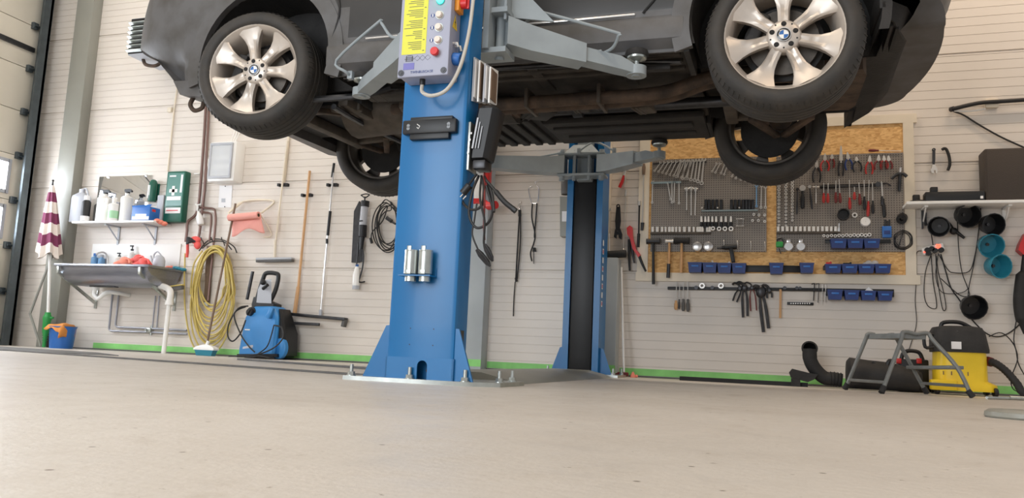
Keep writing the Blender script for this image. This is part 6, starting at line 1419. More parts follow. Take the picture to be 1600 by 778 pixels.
# contents peeping out
def inbin(B, dx, name, label, cat, mt, f):
    t_, c, wx, h = B; m = MB(); f(m, c+V(dx, 0, h*.55)); return tag(m.build(name, M[mt]), label, cat)
inbin(bins4[1], .0, 'metal_fitting', 'grey metal fitting in the second blue bin below the left panel', 'fitting', 'steel', lambda m, p: (m.cyl(p-V(.02, 0, .01), p+V(.02, 0, .035), .018, n=12), m.cyl(p+V(.02, 0, .035), p+V(.03, 0, .04), .024, n=12)))
inbin(bins4[2], .02, 'paper_strip', 'pale stick in the third blue bin below the left panel', 'stick', 'paper', lambda m, p: m.beam(p-V(.03, 0, .015), p+V(.02, 0, .05), .012, .006, (0, 1, 0)))
inbin(s1, .0, 'steel_rod', 'steel rod lying in the single bin below the panel gap', 'rod', 'steel', lambda m, p: m.cyl(p-V(.035, 0, 0), p+V(.035, 0, .035), .006, n=8))
inbin(s2, -.02, 'steel_ring', 'steel ring in the single blue bin right of the gap', 'ring', 'steel', lambda m, p: m.ann(p+V(0, -.01, .02), NB, .010, .022, .01, 16))
inbin(b5[2], .03, 'plastic_wrap', 'crumpled clear wrap heaped over the third bin below the right panel', 'wrap', 'glass', lambda m, p: [m.sph(p+V(.022*k-.03, 0, .028+.014*(k % 2)), .026, (1, .8, .9), 9) for k in range(4)])
inbin(b5[0], -.035, 'red_clip', 'small red part sticking out of the leftmost bin below the right panel', 'clip', 'red', lambda m, p: (m.box(p+V(0, 0, .03), (.03, .02, .04), None, .004), m.box(p+V(.02, 0, .04), (.014, .016, .03), None, .003)))
inbin(b5[1], -.02, 'black_part', 'small black part above the second bin below the right panel', 'part', 'black', lambda m, p: (m.box(p+V(0, 0, .03), (.05, .02, .03), None, .004), m.cyl(p+V(.03, 0, .03), p+V(.03, 0, .05), .008, n=8)))
inbin(b6[2], .01, 'paper_bag', 'cream paper packet in the third bin of the lowest row', 'packet', 'paper', lambda m, p: m.box(p+V(0, 0, .03), (.055, .03, .045), Matrix.Rotation(.7, 3, 'Y'), .004))
inbin(b6[0], .01, 'brass_fitting', 'pale metal fitting in the leftmost bin of the lowest row', 'fitting', 'zinc', lambda m, p: m.cyl(p-V(.03, 0, 0), p+V(.03, 0, .018), .014, n=10))
# magnetic rail below with hanging tools
a, b_ = WP(1043, 450, .03), WP(1291, 452.5, .03)
m = MB(); m.beam(V(a.x, D-.016, a.z), V(b_.x, D-.016, b_.z), .024, .030, (0, 1, 0), .003); tag(m.build('magnetic_rail', M['black']), 'long black magnetic rail on the wall below the tool board', 'tool rail')
for k, x in enumerate((1088, 1113, 1226, 1245, 1250)):
    m = MB(); p = WP(x, 449.5+.5*(k > 1), .03); m.cyl(p+V(0, .006, 0), p+NB*.018, .016-.002*k*.5, n=14); tag(m.build('round_part', M['dsteel']), ORD[k]+' dark round part from the left stuck on the magnetic rail', 'part', 'dark parts on the magnetic rail')
for k, x in enumerate((1097, 1126.5)):
    m = MB(); m.ann(WP(x, 446.5, .036), NB, .012, .023, .014, 20); tag(m.build('bearing_ring', M['steel']), 'pale steel ring on the magnetic rail, %s of two' % ('left', 'right')[k], 'ring', 'steel rings on the rail')
for k, (xa, xb, ya, yb, mt, hl, lab) in enumerate(((1057, 1056, 441, 484, 'wood', .34, 'orange handled chisel hanging leftmost on the magnetic rail'), (1062, 1061, 444, 483, 'dsteel', .40, 'thin dark punch beside the orange handled chisel'), (1068, 1067.5, 440, 486, 'mat_dark', .42, 'grey handled chisel, left of two on the magnetic rail'), (1074.5, 1075, 440, 487, 'mat_dark', .42, 'grey handled chisel, right of two on the magnetic rail'))): screwdriver(WP(xa, ya, .036), WP(xb, yb, .036), hl, lab, mt, None, .015 if k != 1 else .008, .004)
def wpliers(a, b1, b2, lab, mt, r_=.009, head=.025):
    a, b1, b2 = WP(*a, .04), WP(*b1, .04), WP(*b2, .04); t_ = thing('pliers', lab, 'pliers', V(b1.x, D-.04, min(b1.z, b2.z)))
    m = MB(); c = a+V(0, 0, -.02); m.sph(c+V(0, 0, .0), head, (.9, .5, 1.2), 10); m.tube(spl([c, c+V(-.01, 0, .03), c+V(-.04, 0, .045), c+V(-.06, 0, .03)], 4), r_*1.2, 8); m.cyl(c-NB*.014, c+NB*.018, .010, n=10); m.build('jaws', M['dsteel'], t_)
    for q, s_ in ((b1, -1), (b2, 1)):
        m = MB(); m.tube(spl([c+V(s_*.008, 0, -.01), lerp(c, q, .4)+V(s_*.012, 0, 0), q], 5), [r_*.8]*5+[r_]*6, 8); m.build('handle', M[mt], t_)
wpliers((1156, 447), (1145, 470), (1151, 472), 'small dark pliers at the left of the hanging pliers bunch', 'dsteel', .007, .018)
wpliers((1163, 446), (1161, 496), (1168, 494), 'long dark pliers, second in the hanging pliers bunch', 'dsteel', .010, .028)
wpliers((1175, 446), (1173, 486), (1182, 485), 'slim red handled pliers in the hanging pliers bunch', 'dred', .005, .018)
wpliers((1189, 452), (1193, 519), (1201, 513), 'largest water pump pliers hanging lowest from the magnetic rail', 'dsteel', .013, .045)
wpliers((1202, 450), (1199, 466), (1206, 465), 'short dark pliers at the right of the hanging pliers bunch', 'dsteel', .008, .02)
m = MB(); m.beam(WP(1219.5, 452, .035), WP(1219, 497, .035), .018, .008, (0, 1, 0), .001); tag(m.build('wooden_stick', M['wood']), 'pale flat wooden stick hanging from the magnetic rail', 'stick')
t_ = thing('bit_holder', 'short black holder of small bits on the bare wall', 'bit holder', WP(1250, 476, .02))
m = MB(); a, b_ = WP(1230, 474, .01), WP(1271, 475, .01); m.beam(a, b_, .022, .022, (0, 1, 0), .002); m.build('rail', M['black'], t_)
for k in range(9):
    m = MB(); p = WP(1236+3.6*k, 474.2, .022); m.cyl(p, p+NB*.014, .005, n=8); m.build('bit', M['steel'], t_)
for k, (x0, y0, y1, s_) in enumerate(((1272, 443, 470, 1), (1279, 443, 473, 1), (1285, 444, 475, 0), (1290, 445, 472, 0))):
    m = MB(); m.tube(spl([WP(x0-4*s_, y0+1, .034), WP(x0, y0, .034), WP(x0+.5, y0+3, .034), WP(x0-1, y1, .034)], 5), .0045 if k == 0 else .003, 6); tag(m.build('hex_key', M['dsteel'] if k < 2 else M['steel']), ORD[k]+' hex key from the left at the right end of the magnetic rail', 'hex key', 'hex keys on the magnetic rail')
# ================================================================== left of the tool wall, behind the far post
def dparts(name, label, cat, base, parts_, group=None):
    t_ = thing(name, label, cat, base, group)
    for nm, mt, f in parts_: mb = MB(); f(mb); mb.build(nm, M[mt], t_)
    return t_
pw3 = lambda x, y, d=.03: WP(x, y, d)
dparts('hand_riveter', 'red gripped hand riveter hanging high right of the far post', 'riveter', pw3(973, 294), (('body', 'steel', lambda m: (m.cyl(pw3(977, 266), pw3(974, 274), .014, n=10), m.beam(pw3(972, 268), pw3(982, 264), .02, .02, (0, 1, 0), .004), m.tube(spl([pw3(976, 272), pw3(977, 282), pw3(975, 292)], 4), .008, 8))), ('grip', 'red', lambda m: m.tube([pw3(975, 274), pw3(972, 284), pw3(968, 293)], [.011, .014, .014], 10))))
dparts('pull_chain_tool', 'thin steel rod with jointed ends hanging below the riveter', 'tool', pw3(975, 390), (('rod', 'steel', lambda m: (m.cyl(pw3(978, 305), pw3(974, 390), .005, n=8), m.cyl(pw3(978, 296), pw3(977, 306), .012, n=10), m.sph(pw3(974, 390), .011, n=8))),))
dparts('adjustable_wrench', 'large dark adjustable wrench hanging beside the far post', 'wrench', pw3(965, 373), (('handle', 'dsteel', lambda m: m.prism([pw3(*p, .035) for p in ((963, 323), (969, 323), (970, 345), (968, 360), (962, 360), (961, 345))], (0, .014, 0))), ('jaw', 'dsteel', lambda m: (m.prism([pw3(*p, .037) for p in ((961, 358), (969, 357), (972, 366), (971, 374), (967, 372), (966, 366), (963, 367), (963, 373), (959, 370))], (0, .02, 0)), m.cyl(pw3(965, 361, .04), pw3(965, 361, .012), .008, n=10))), ('hang_ring', 'dsteel', lambda m: m.ann(pw3(966, 322, .028), (0, 1, 0), .008, .017, .014, 14))))
dparts('pipe_wrench', 'large red pipe wrench with dark handles hanging left of the hammers', 'pipe wrench', pw3(990, 424), (('red_jaw', 'red', lambda m: (m.prism([pw3(*p, .05) for p in ((979, 356), (984, 352), (988, 355), (989, 372), (994, 390), (1001, 398), (997, 402), (988, 388), (984, 372), (980, 366))], (0, .03, 0)))), ('handle', 'black', lambda m: m.tube([pw3(998, 398, .035), pw3(1003, 411, .035), pw3(1009, 424, .035)], [.012, .011, .008], 10)), ('handle', 'black', lambda m: m.tube([pw3(983, 374, .035), pw3(983, 398, .035), pw3(984, 423, .035)], [.011, .012, .009], 10)), ('adjuster', 'dsteel', lambda m: m.tube([pw3(986, 372, .035), pw3(988, 392, .035), pw3(991, 411, .035)], [.014, .012, .006], 10))))
dparts('pry_bar', 'steel pry bar with dark grip hanging beside the tool board frame', 'pry bar', pw3(1004, 360), (('bar', 'steel', lambda m: m.cyl(pw3(1006, 272, .045), pw3(1004, 350, .045), .006, n=8)), ('grip', 'dwood', lambda m: m.tube([pw3(1006, 256, .045), pw3(1006, 262, .045), pw3(1005.5, 273, .045)], [.011, .016, .012], 10)), ('tip', 'dsteel', lambda m: m.cyl(pw3(1004, 348, .045), pw3(1003, 360, .045), .016, .012, n=10))))
dparts('breaker_bar', 'dark breaker bar with square head hanging left of the pry bar', 'breaker bar', pw3(998, 386), (('bar', 'dsteel', lambda m: m.cyl(pw3(999, 318), pw3(998, 366), .007, n=8)), ('head', 'steel', lambda m: m.cyl(pw3(999, 314), pw3(999, 321), .014, n=10)), ('grip', 'black', lambda m: m.cyl(pw3(998, 365), pw3(997, 386), .013, n=10))))
# tools on the pale column
YC = D-.13
def CP(x, y, d=.02): return W(x, y, YC-d)
for k, (a, b_, lab, w_) in enumerate((((946, 318), (944, 372), 'long chrome wrench on the pale column right of the far post', .02), ((951, 325), (949, 374), 'second chrome wrench on the pale column, nearer the tool wall', .018), ((945, 378), (945, 408), 'short chrome wrench low on the pale column', .016))):
    wrench(CP(*a), CP(*b_), w_, lab)
dparts('rubber_mallet', 'black rubber mallet lying on top of the grey column casing', 'mallet', W(963, 418, D-.1), (('head', 'rubber', lambda m: m.cyl(V(XBC-.115, D-.09, 1.018), V(XBC+.055, D-.09, 1.026), .032, n=16)), ('handle', 'steel', lambda m: m.cyl(V(XBC-.09, D-.09, 1.03), V(XBC-.094, D-.09, 1.20), .009, n=10))))
q = W(975, 584, 6.56)
dparts('magnetic_pickup', 'thin white rod standing against the grey column right of the far post', 'rod', V(q.x, 6.56, 0), (('rod', 'white', lambda m: m.cyl(V(q.x, 6.56, .03), W(971, 418, 6.66), .008, n=8)), ('foot', 'dred', lambda m: (m.box(V(q.x-.01, 6.56, .022), (.09, .05, .034), None, .008), m.box(V(q.x-.05, 6.56, .016), (.04, .04, .028), None, .006)))))
q = W(989, 585, 6.56); m = MB(); m.lathe([(0, 0), (.022, 0), (.018, .02), (.006, .045), (0, .046)], (q.x, 6.56, 0), (0, 0, 1), 12); m.sph((q.x+.03, 6.56, .012), .012, n=8)
tag(m.build('crumpled_cloth', M['salmon']), 'small orange scrap on the floor beside the white rod', 'scrap')
# ================================================================== right side
# black floor strip and rubber mat along the wall
q0, q1 = FL(1063, 592), FL(1268, 602)
m = MB(); m.rings([[V(W(1063, 590, 6.5).x, 6.44, z), V(W(1262, 600, 6.4).x, 6.36, z), V(W(1262, 600, 6.4).x, 6.46, z), V(W(1063, 590, 6.5).x, 6.54, z)] for z in (0, .03)])
tag(m.build('rubber_strip', M['rubber']), 'long flat black rubber strip on the floor along the wall below the tool board', 'rubber strip')
# ribbed air duct and black ducting parts
def r6(x, y, Y=6.4): return W(x, y, Y)
t_ = thing('intake_duct', 'black curved rubber duct with open end standing by the wall left of the step stool', 'duct', V(r6(1275, 600).x, 6.4, 0))
cl = spl([r6(1265, 545), r6(1266, 562), r6(1274, 577), r6(1288, 590), r6(1303, 592), r6(1316, 594)], 6)
m = MB(); m.tube(cl, [.052]*6+[.050]*20+[.048]*(len(cl)-26), 18); m.build('tube', M['rubber'], t_)
m = MB(); m.lathe([(.056, -.01), (.058, 0), (.058, .014), (.046, .014), (.044, -.08), (0, -.08)], cl[0], cl[0]-cl[1]+V(0, -.02, 0), 22); m.build('rim', M['black'], t_)
m = MB()
for k in range(4): m.lathe([(.048, -.006), (.055, 0), (.048, .006)], cl[-3-2*k], cl[-2-2*k]-cl[-4-2*k], 16)
m.split('rib', M['rubber'], t_)
m = MB(); m.prism([r6(1236, 590, 6.33), r6(1233, 582, 6.33), r6(1238, 576, 6.33), r6(1262, 582, 6.33), r6(1278, 585, 6.33), r6(1272, 593, 6.33), r6(1262, 597, 6.33)], (0, .09, 0)); m.bx(r6(1236, 590).x, r6(1250, 590).x, 6.33, 6.42, .001, .06); tag(m.build('rubber_bracket', M['under_d']), 'dark angular rubber part lying left of the curved duct', 'rubber part')
t_ = thing('air_box', 'black moulded air box lying on the floor behind the step stool', 'air box', V(r6(1355, 605, 6.35).x, 6.36, 0))
m = MB(); xa, xb2 = r6(1324, 600, 6.3).x, r6(1437, 600, 6.3).x
m.rings([[V(x, 6.36+.13*k*math.cos(a), .105*h_+.10*h_*math.sin(a)) for a in [2*PI*i/16 for i in range(16)]] for x, k, h_ in ((xa, .8, 1.0), (xa+.02, 1, 1.12), (xa+.15, 1, 1.05), (xa+.3, .95, 1.0), (xa+.42, .7, .82), (xb2-.02, .6, .75), (xb2, .62, .77))]); m.build('shell', M['under_d'], t_)
m = MB(); m.tube(spl([r6(1362, 566, 6.3), r6(1372, 573, 6.3), r6(1384, 575, 6.3), r6(1390, 564, 6.3), r6(1398, 568, 6.3)], 5), .016, 8); m.build('clip_arm', M['black'], t_)
m = MB(); m.lathe([(.05, 0), (.062, 0), (.062, .04), (.05, .04), (.05, 0)], V(xb2-.02, 6.36, .082), (1, 0, 0), 18); m.build('outlet', M['rubber'], t_)
# toolbox with red latches
t_ = thing('tool_case', 'black case with handle and red latches on the floor behind the step stool', 'tool case', V(r6(1420, 600, 6.5).x, 6.52, 0))
xa, xb2 = r6(1404, 590, 6.48).x, r6(1452, 590, 6.48).x
zt_ = r6(1420, 561, 6.48).z
m = MB(); m.bx(xa, xb2, 6.48, 6.60, 0, zt_, .012); m.build('case', M['black'], t_)
m = MB(); m.tube(spl([r6(1408, 562, 6.52), r6(1412, 551, 6.52), r6(1422, 548, 6.52), r6(1436, 551, 6.52), r6(1442, 563, 6.52)], 5), .014, 8); m.build('handle', M['black'], t_)
for x in (1404.5, 1436): m = MB(); p = r6(x, 564, 6.476); m.box(p, (.034, .014, .038), None, .004); m.build('latch', M['red'], t_)
m = MB(); a, b_ = r6(1407, 583, 6.478), r6(1430, 586, 6.478); m.bx(a.x, b_.x, 6.478, 6.48, b_.z, a.z); m.build('label', M['paper'], t_)
m = MB(); a, b_ = r6(1409, 586, 6.478), r6(1431, 589, 6.478); m.bx(a.x, b_.x, 6.477, 6.48, b_.z-.006, a.z-.006); m.build('red_print', M['red'], t_)
# step stool
t_ = thing('step_stool', 'grey metal two-step stool standing in front of the vacuum cleaner', 'step stool', V(.9, 5.85, 0))
def S(x, y, Y): return W(x, y, Y)
YFr, YB_ = 5.55, 6.05
def rail(p, r_=.013, nm='leg'):
    m = MB(); m.tube(p, r_, 10); m.build(nm, M['stool'], t_)
tl, tr = S(1354, 524, 6.0), S(1448, 524, 5.75); HT = .385
A = {'fl': V(S(1379, 614, YFr).x, YFr, .02), 'fr': V(S(1517, 620, YFr+.1).x, YFr+.1, .02), 'bl': V(S(1322, 608, YB_).x, YB_, .02), 'br': V(S(1446, 610, YB_+.05).x, YB_+.05, .02)}
tA = {'fl': S(1412, 526, 5.68), 'fr': S(1452, 524, 5.74), 'bl': S(1356, 524, 5.95), 'br': S(1398, 524, 6.0)}
for k in tA: tA[k] = V(tA[k].x, tA[k].y, HT)
rail(spl([A['bl'], lerp(A['bl'], tA['bl'], .85), tA['bl'], lerp(tA['bl'], tA['br'], .25)], 5)); rail(spl([A['br'], lerp(A['br'], tA['br'], .85), tA['br'], lerp(tA['br'], tA['bl'], .25)], 5))
rail(spl([A['fl'], lerp(A['fl'], tA['fl'], .85), tA['fl']+V(0, 0, .01), lerp(tA['fl'], tA['fr'], .5)], 5)); rail(spl([A['fr'], lerp(A['fr'], tA['fr'], .45)+V(.03, 0, 0), lerp(A['fr'], tA['fr'], .9), tA['fr']+V(-.01, 0, .01), lerp(tA['fr'], tA['fl'], .5)], 5))
m = MB(); m.prism([tA['bl']+V(-.01, .02, -.03), tA['br']+V(.02, .02, -.03), tA['fr']+V(-.02, .0, -.03), tA['fl']+V(-.02, 0, -.03)], (0, 0, .032)); m.build('top_step', M['stool'], t_)
for a_, b_, f in (('bl', 'fl', .14), ('br', 'fr', .14)): m = MB(); m.tube([lerp(A[a_], tA[a_], f), lerp(A[b_], tA[b_], f)], .010, 8); m.build('cross_bar', M['stool'], t_)
s0, s1_ = lerp(A['br'], tA['br'], .42), lerp(A['fr'], tA['fr'], .45)+V(.03, 0, 0)
m = MB(); m.beam(s0, s1_, .10, .022, (0, 0, 1), .004); m.build('lower_step', M['stool'], t_)
for k in A: m = MB(); d_ = (tA[k]-A[k]).normalized(); m.cyl(A[k]-d_*(.02/d_.z)+V(0, 0, .006), A[k]+d_*.03, .019, .018, n=12); m.build('rubber_foot', M['rubber'], t_)
# vacuum cleaner
vx, vy = W(1500, 600, 6.35).x, 6.36
t_ = thing('vacuum_cleaner', 'yellow and black wet vacuum cleaner by the wall behind the step stool', 'vacuum cleaner', V(vx, vy, 0))
vw = .155
def sup(z, a, b_, ox=0, n=24): return [V(vx+ox+a*math.copysign(abs(math.cos(q))**.6, math.cos(q)), vy+b_*math.copysign(abs(math.sin(q))**.6, math.sin(q)), z) for q in [2*PI*i/n for i in range(n)]]
z1_, z2_, z3_ = W(1500, 551, vy).z, W(1500, 520, vy).z, W(1500, 508, vy).z
m = MB(); m.rings([sup(.03, .20, .16, .02), sup(.075, .20, .16, .02), sup(.10, .165, .15, .0), sup(z1_, .160, .15, 0)]); m.build('tank', M['yellow'], t_)
m = MB(); m.rings([sup(z1_, .178, .165, .0), sup(z1_+.02, .18, .165, 0), sup(z2_, .168, .155, -.01), sup(z3_-.02, .15, .14, -.01), sup(z3_-.01, .10, .1, -.01)]); m.build('motor_head', M['under_d'], t_)
m = MB(); m.tube(spl([V(vx-.12, vy-.05, z3_-.03), V(vx-.10, vy-.05, z3_+.012), V(vx-.0, vy-.05, z3_+.016), V(vx+.07, vy-.05, z3_-.02)], 5), .014, 8); m.build('carry_handle', M['black'], t_)
m = MB(); m.tube(spl([V(vx-.17, vy-.08, z2_-.02), V(vx-.225, vy-.08, z2_-.02), V(vx-.225, vy-.08, z1_+.03), V(vx-.17, vy-.08, z1_+.03)], 4), .012, 8); m.build('side_latch', M['black'], t_)
m = MB(); a, b_ = W(1487, 545, vy-.17), W(1502, 534, vy-.17); m.bx(a.x, b_.x, vy-.171, vy-.15, a.z, b_.z); m.build('white_label', M['paper'], t_)
for y in (519, 525): m = MB(); p = W(1496, y, vy-.152); m.cyl(p+V(0, .01, 0), p, .009, n=10); m.build('dial', M['chrome'], t_)
m = MB(); m.bx(vx-.21, vx-.05, vy-.19, vy-.10, .03, .10, .01); m.build('front_foot', M['yellow'], t_)
for k in range(4): m = MB(); x = vx-.13+.05*k; m.bx(x, x+.006, vy-.152, vy-.149, .135, .16); m.build('tank_mark', M['dwood'], t_)
for x, y in ((vx-.17, vy-.15), (vx+.19, vy-.12), (vx-.15, vy+.14), (vx+.19, vy+.12)): m = MB(); m.lathe([(0, -.012), (.028, -.012), (.03, 0), (.028, .012), (0, .012)], (x, y, .031), (1, .2, 0), 16); m.build('castor', M['black'], t_)
hp = [W(1545, 565, vy-.05), W(1556, 568, vy-.08), W(1572, 580, vy-.1), W(1588, 598, vy-.13), V(W(1602, 612, vy-.15).x, vy-.15, .03), V(W(1640, 618, vy-.15).x, vy-.15, .024)]
m = MB(); hh = spl(hp, 8); m.tube(hh, [.024+.003*(k % 2) for k in range(len(hh))], 12); m.build('suction_hose', M['rubber'], t_)
m = MB(); m.cyl(W(1543, 564, vy-.03), W(1549, 566, vy-.06), .032, n=14); m.build('hose_inlet', M['dred'], t_)
m = MB(); a, b_ = FL(1542, 624), FL(1578, 625); m.cyl(V(a.x, a.y, .010), V(b_.x, b_.y, .010), .009, n=8); m.cyl(V(b_.x, b_.y, .014), V(b_.x+.12, b_.y+.01, .014), .013, n=10)
tag(m.build('suction_tube', M['zinc']), 'thin pale metal tube lying on the floor right of the step stool', 'tube')
# stand foot at the right edge
q = FL(1606, 655); 
t_ = thing('jack_stand_base', 'round grey foot of a red and white stand at the right edge of the floor', 'stand', V(q.x, q.y, 0))
m = MB(); m.lathe([(0, 0), (.125, 0), (.13, .006), (.128, .02), (.115, .028), (0, .03)], (q.x, q.y, 0), (0, 0, 1), 40); m.build('foot_plate', M['steel_green'], t_)
m = MB(); m.lathe([(0, .03), (.024, .03), (.020, .06), (.016, .062)], (q.x+.035, q.y, 0), (0, 0, 1), 18); m.cyl((q.x+.035, q.y, .06), (q.x+.035, q.y, .5), .018, n=16); m.build('post', M['salmon'], t_)
# shelf with loudspeaker and black bar
sz = WP(1500, 314, .22).z; sx0, sx1 = W(1416, 316, D-.22).x, 1.98
t_ = thing('wall_shelf', 'white shelf at the right holding the black loudspeaker', 'shelf', V((sx0+sx1)/2, D, sz))
m = MB(); m.bx(sx0, sx1, D-.24, D, sz-.022, sz, .002); m.build('shelf_board', M['white'], t_)
for x in (1442, 1570):
    px_ = W(x, 330, D-.03).x; m = MB(); m.bx(px_-.012, px_+.012, D-.01, D, sz-.16, sz-.022); m.bx(px_-.012, px_+.012, D-.18, D, sz-.034, sz-.022); m.beam(V(px_, D-.01, sz-.14), V(px_, D-.15, sz-.034), .008, .01, (1, 0, 0)); m.build('bracket', M['white'], t_)
x0, z1 = W(1538, 232, D-.2).x, W(1545, 232, D-.2).z
m = MB(); m.bx(x0, 1.96, D-.2, D-.01, sz, z1, .012); sp_ = thing('loudspeaker', 'large black loudspeaker box on the right wall shelf', 'loudspeaker', V((x0+1.96)/2, D-.1, sz)); m.build('cabinet', M['spk'], sp_)
m = MB(); m.bx(x0+.012, 1.95, D-.206, D-.198, sz+.012, z1-.012, .004); m.build('front_cloth', M['spk'], sp_)
xa, xb2 = W(1446, 305, D-.2).x, x0-.006
t_ = thing('sound_bar', 'low black flat device on the right wall shelf left of the loudspeaker', 'sound bar', V((xa+xb2)/2, D-.15, sz))
m = MB(); m.bx(xa, xb2, D-.2, D-.08, sz, W(1480, 299, D-.2).z, .006); m.build('case', M['black'], t_)
m = MB(); p = W(1536, 304, D-.2); m.bx(xb2-.03, xb2-.012, D-.2015, D-.199, sz+.02, sz+.04); m.build('small_mark', M['paper'], t_)
m = MB(); p = W(1459, 297, D-.15); m.box(V(p.x, D-.15, W(1480, 299, D-.2).z+.022), (.05, .05, .042), None, .006); tag(m.build('small_box', M['black']), 'small black cube standing on the flat device on the right shelf', 'box')
t_ = thing('safety_goggles', 'dark goggles lying at the left end of the right wall shelf', 'goggles', V(W(1434, 313, D-.15).x, D-.15, sz))
m = MB(); p = V(W(1436, 312, D-.15).x, D-.15, sz); m.sph(p+V(0, 0, .014), .014, (3.2, 1.6, 1), 12); m.sph(p+V(-.045, 0, .012), .012, (1.8, 1.4, 1), 10); m.build('frame', M['under_d'], t_)
m = MB(); m.box(V(W(1432, 302, D-.1).x, D-.08, sz+.04), (.05, .04, .08), None, .008); tag(m.build('small_box', M['black']), 'small black block behind the goggles on the right shelf', 'box')
# wall tools above the shelf
dparts('adjustable_wrench', 'small dark adjustable wrench alone on the bare wall above the right shelf', 'wrench', pw3(1459, 271), (('handle', 'dsteel', lambda m: m.prism([pw3(*p, .03) for p in ((1457, 234), (1461.5, 234), (1461.5, 250), (1460.5, 258), (1457.5, 258), (1457, 250))], (0, .012, 0))), ('jaw', 'steel', lambda m: m.prism([pw3(*p, .032) for p in ((1457, 257), (1461, 257), (1465, 264), (1465, 270), (1462, 271), (1462, 266), (1459, 266), (1460, 271), (1456, 270), (1454, 265), (1456, 263))], (0, .016, 0))), ('hang_ring', 'dsteel', lambda m: m.ann(pw3(1459, 234, .024), (0, 1, 0), .005, .013, .012, 12))))
m = MB(); m.tube(spl([pw3(1472, 234), pw3(1475, 232), pw3(1479, 234), pw3(1483, 245), pw3(1484, 257), pw3(1481, 266)], 5), .011, 10); tag(m.build('rubber_hose_piece', M['rubber']), 'short bent piece of black rubber hose hung on the wall above the right shelf', 'hose piece')
# thick cable and junction at the top right
t_ = thing('air_line', 'thick black air line running along the wall at the top right', 'hose', pw3(1550, 165))
m = MB(); m.tube(spl([pw3(1488, 171, .03), pw3(1494, 169, .05), pw3(1530, 161, .05), pw3(1570, 158, .05), pw3(1700, 150, .05), pw3(1800, 144, .05)], 6), .016, 10); m.cyl(pw3(1486, 171, .022), pw3(1490, 170, .05), .020, n=12); m.build('line', M['cable'], t_)
m = MB(); m.tube(spl([pw3(1490, 173, .04), pw3(1515, 174, .03), pw3(1540, 170, .03)], 5), .007, 8); m.build('white_lead', M['white'], t_)
m = MB(); p = pw3(1549, 161, .02); m.box(p+V(0, -.001, -.005), (.09, .04, .07), None, .006); tag(m.build('junction_box', M['whitep']), 'small white junction box behind the thick black line at the top right', 'junction box')
m = MB(); m.tube(spl([pw3(1490, 174, .03), pw3(1506, 180, .02), pw3(1530, 195, .02), pw3(1560, 212, .02), pw3(1590, 226, .02), pw3(1700, 275, .02)], 5), .007, 8); tag(m.build('cable', M['cable']), 'thin black cable sloping down to the right above the loudspeaker', 'cable')
# filter caps hung on the wall
for k, (x, y, rx, mt, lab, ax_) in enumerate(((1467, 354, 15.5, 'black', 'black round filter cup on the wall below the shelf, upper left one', (-.25, -1, -.25)), (1513, 337, 18, 'black', 'black round filter cup right under the middle of the shelf', (.25, -1, -.3)), (1552, 351, 17, 'black', 'black round filter cup under the right part of the shelf above the teal cups', (.3, -1, -.2)), (1549, 384, 18, 'teal', 'upper teal filter cup on the wall below the shelf', (.15, -1, -.3)), (1563, 416, 18, 'teal', 'lower teal filter cup on the wall below the shelf', (.5, -1, -.15)), (1522, 480, 18.5, 'black', 'black filter cup hanging alone low above the vacuum cleaner', (.15, -1, -.25)))):
    r_ = rx*.0049; c = WP(x, y, .12); a_ = Vector(ax_).normalized(); t_ = thing('filter_cup', lab, 'filter cup', c-V(0, 0, r_))
    base = c-a_*.095
    m = MB(); m.lathe([(0, .005), (r_*.72, .005), (r_*.78, .012), (r_, .10), (r_*1.03, .10), (r_*1.03, .106), (r_*.95, .106), (r_*.74, .018), (0, .016)], base, a_, 16); m.build('cup', M[mt], t_)
    m = MB(); m.cyl(base-a_*.0, base+a_*.03, .012, n=8); m.build('drive_hub', M['dsteel'], t_)
    m = MB(); m.cyl(V(base.x, D, base.z), base+a_*.006, .008, n=8); m.build('wall_peg', M['dsteel'], t_)
t_ = thing('spray_nozzle', 'small black hand nozzle hanging between the black filter cups', 'nozzle', pw3(1497, 372))
m = MB(); m.sph(pw3(1490, 361, .04), .03, (1, .7, .9), 12); m.cyl(pw3(1494, 362, .04), pw3(1507, 372, .04), .014, .010, n=10); m.tube(spl([pw3(1480, 345, .02), pw3(1485, 350, .03), pw3(1489, 356, .04)], 4), .006, 8); m.build('nozzle_body', M['black'], t_)
# power strip with red switch and tangled leads
t_ = thing('power_strip', 'white power strip with plugs and a lit red switch on the wall', 'power strip', pw3(1457, 397))
a, b_ = pw3(1441, 394, .03), pw3(1474, 385, .03)
m = MB(); m.beam(V(a.x, D-.03, a.z), V(b_.x, D-.03, b_.z), .055, .05, (0, 1, 0), .006); m.build('strip', M['white'], t_)
for x, y in ((1448, 391), (1455, 389), (1460, 392), (1450, 396)): m = MB(); p = pw3(x, y, .05); m.cyl(p+V(0, .005, 0), p+NB*.03, .019, n=12); m.build('plug', M['black'], t_)
m = MB(); p = pw3(1466, 384.5, .054); m.box(p, (.03, .014, .03), None, .003); m.build('lit_switch', M['ledred'], t_)
m = MB(); p = pw3(1444, 394, .056); m.sph(p, .006, n=8); m.build('lit_lamp', M['ledred'], t_)
m = MB(); p = pw3(1470, 391, .055); m.cyl(p, p+NB*.025, .02, n=12); m.build('plug', M['black'], t_)
def lead(pp, r_, lab, mt='cable', d=.02):
    m = MB(); m.tube(spl([pw3(x, y, d) for x, y in pp], 5), r_, 6); tag(m.build('power_lead', M[mt]), lab, 'cable')
lead([(1440, 392), (1432, 396), (1432, 430), (1430, 470), (1432, 505), (1424, 535), (1418, 552)], .003, 'thin dark lead running straight down beside the board frame to the floor')
lead([(1456, 395), (1446, 425), (1444, 460), (1450, 478), (1462, 482), (1463, 470), (1458, 440), (1455, 400)], .0035, 'lead hanging in a long narrow loop below the power strip', d=.022)
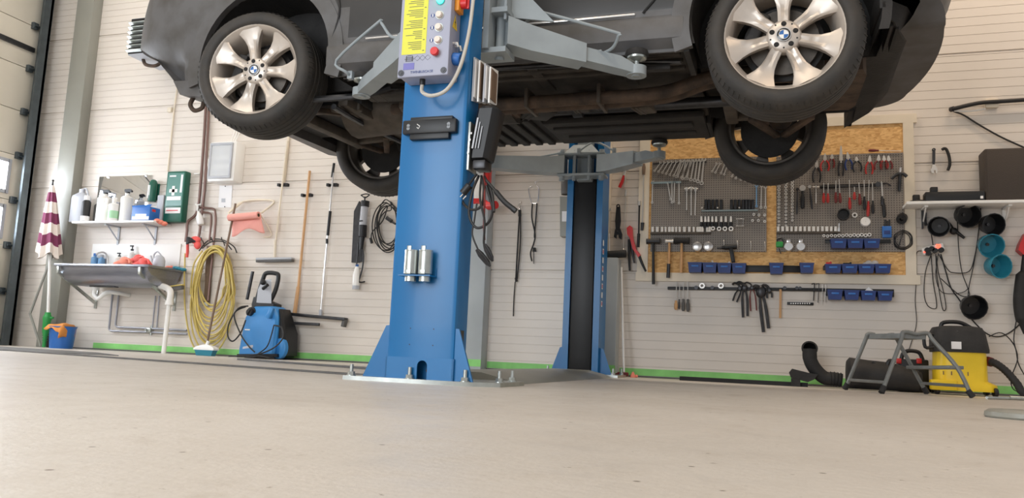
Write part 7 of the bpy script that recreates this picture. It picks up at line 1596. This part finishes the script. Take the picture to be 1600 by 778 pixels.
lead([(1462, 397), (1464, 430), (1470, 470), (1474, 485), (1478, 480), (1474, 455), (1466, 425), (1463, 400)], .0035, 'lead hanging in a second narrow loop right of the long one', d=.026)
lead([(1466, 396), (1480, 420), (1490, 426), (1514, 424), (1523, 400), (1528, 370), (1532, 322)], .0035, 'lead sagging level from the power strip and up to the shelf', d=.03)
lead([(1470, 397), (1478, 425), (1486, 450), (1500, 470), (1515, 495), (1540, 520), (1560, 526), (1580, 518), (1600, 500), (1622, 480)], .005, 'thick lead running diagonally down behind the lowest black cup to the right', d=.016)
lead([(1494, 322), (1496, 350), (1498, 390), (1503, 425), (1512, 450), (1514, 462), (1498, 460), (1470, 435)], .0035, 'lead dropping from the shelf left of the middle and looping back', d=.034)
lead([(1533, 322), (1528, 370), (1521, 415), (1514, 448), (1512, 470)], .0035, 'lead dropping from the shelf to the lowest black cup', d=.038)
lead([(1466, 398), (1462, 430), (1470, 455), (1490, 459), (1506, 456), (1513, 450)], .003, 'thin lead looping level below the power strip', d=.042)
lead([(1545, 526), (1565, 520), (1585, 540), (1592, 570), (1610, 600)], .004, 'lead curving down to the floor behind the vacuum hose', d=.05)
lead([(1590, 490), (1584, 530), (1590, 560), (1580, 590), (1582, 606), (1590, 612)], .004, 'thin lead hanging at the right edge beside the vacuum hose', d=.056)
lead([(1444, 325), (1446, 345), (1454, 362), (1458, 384)], .004, 'short lead from the shelf bracket down to the power strip', d=.046)
m = MB(); m.flat([(1440, 325), (1443, 325), (1443, 357), (1441, 357)], .04, .03); m.flat([(1444, 332), (1448, 332), (1448, 352), (1445, 352)], .035, .02); tag(m.build('charger_block', M['dsteel']), 'dark slim charger hanging under the left end of the right shelf', 'charger')
# red reel at the right edge
t_ = thing('hose_reel', 'red hand tool with black hose hanging at the right edge of the wall', 'hose', pw3(1602, 460))
m = MB(); m.flat([(1594, 380), (1602, 364), (1622, 364), (1622, 398), (1600, 398), (1591, 390)], .10, .08); m.build('red_head', M['red'], t_)
m = MB(); m.tube(spl([pw3(1602, 395, .08), pw3(1598, 430, .08), pw3(1594, 470, .08), pw3(1598, 500, .08), pw3(1606, 520, .08)], 6), [.018]*6+[.045]*13+[.03]*6, 14); m.build('black_body', M['rubber'], t_)
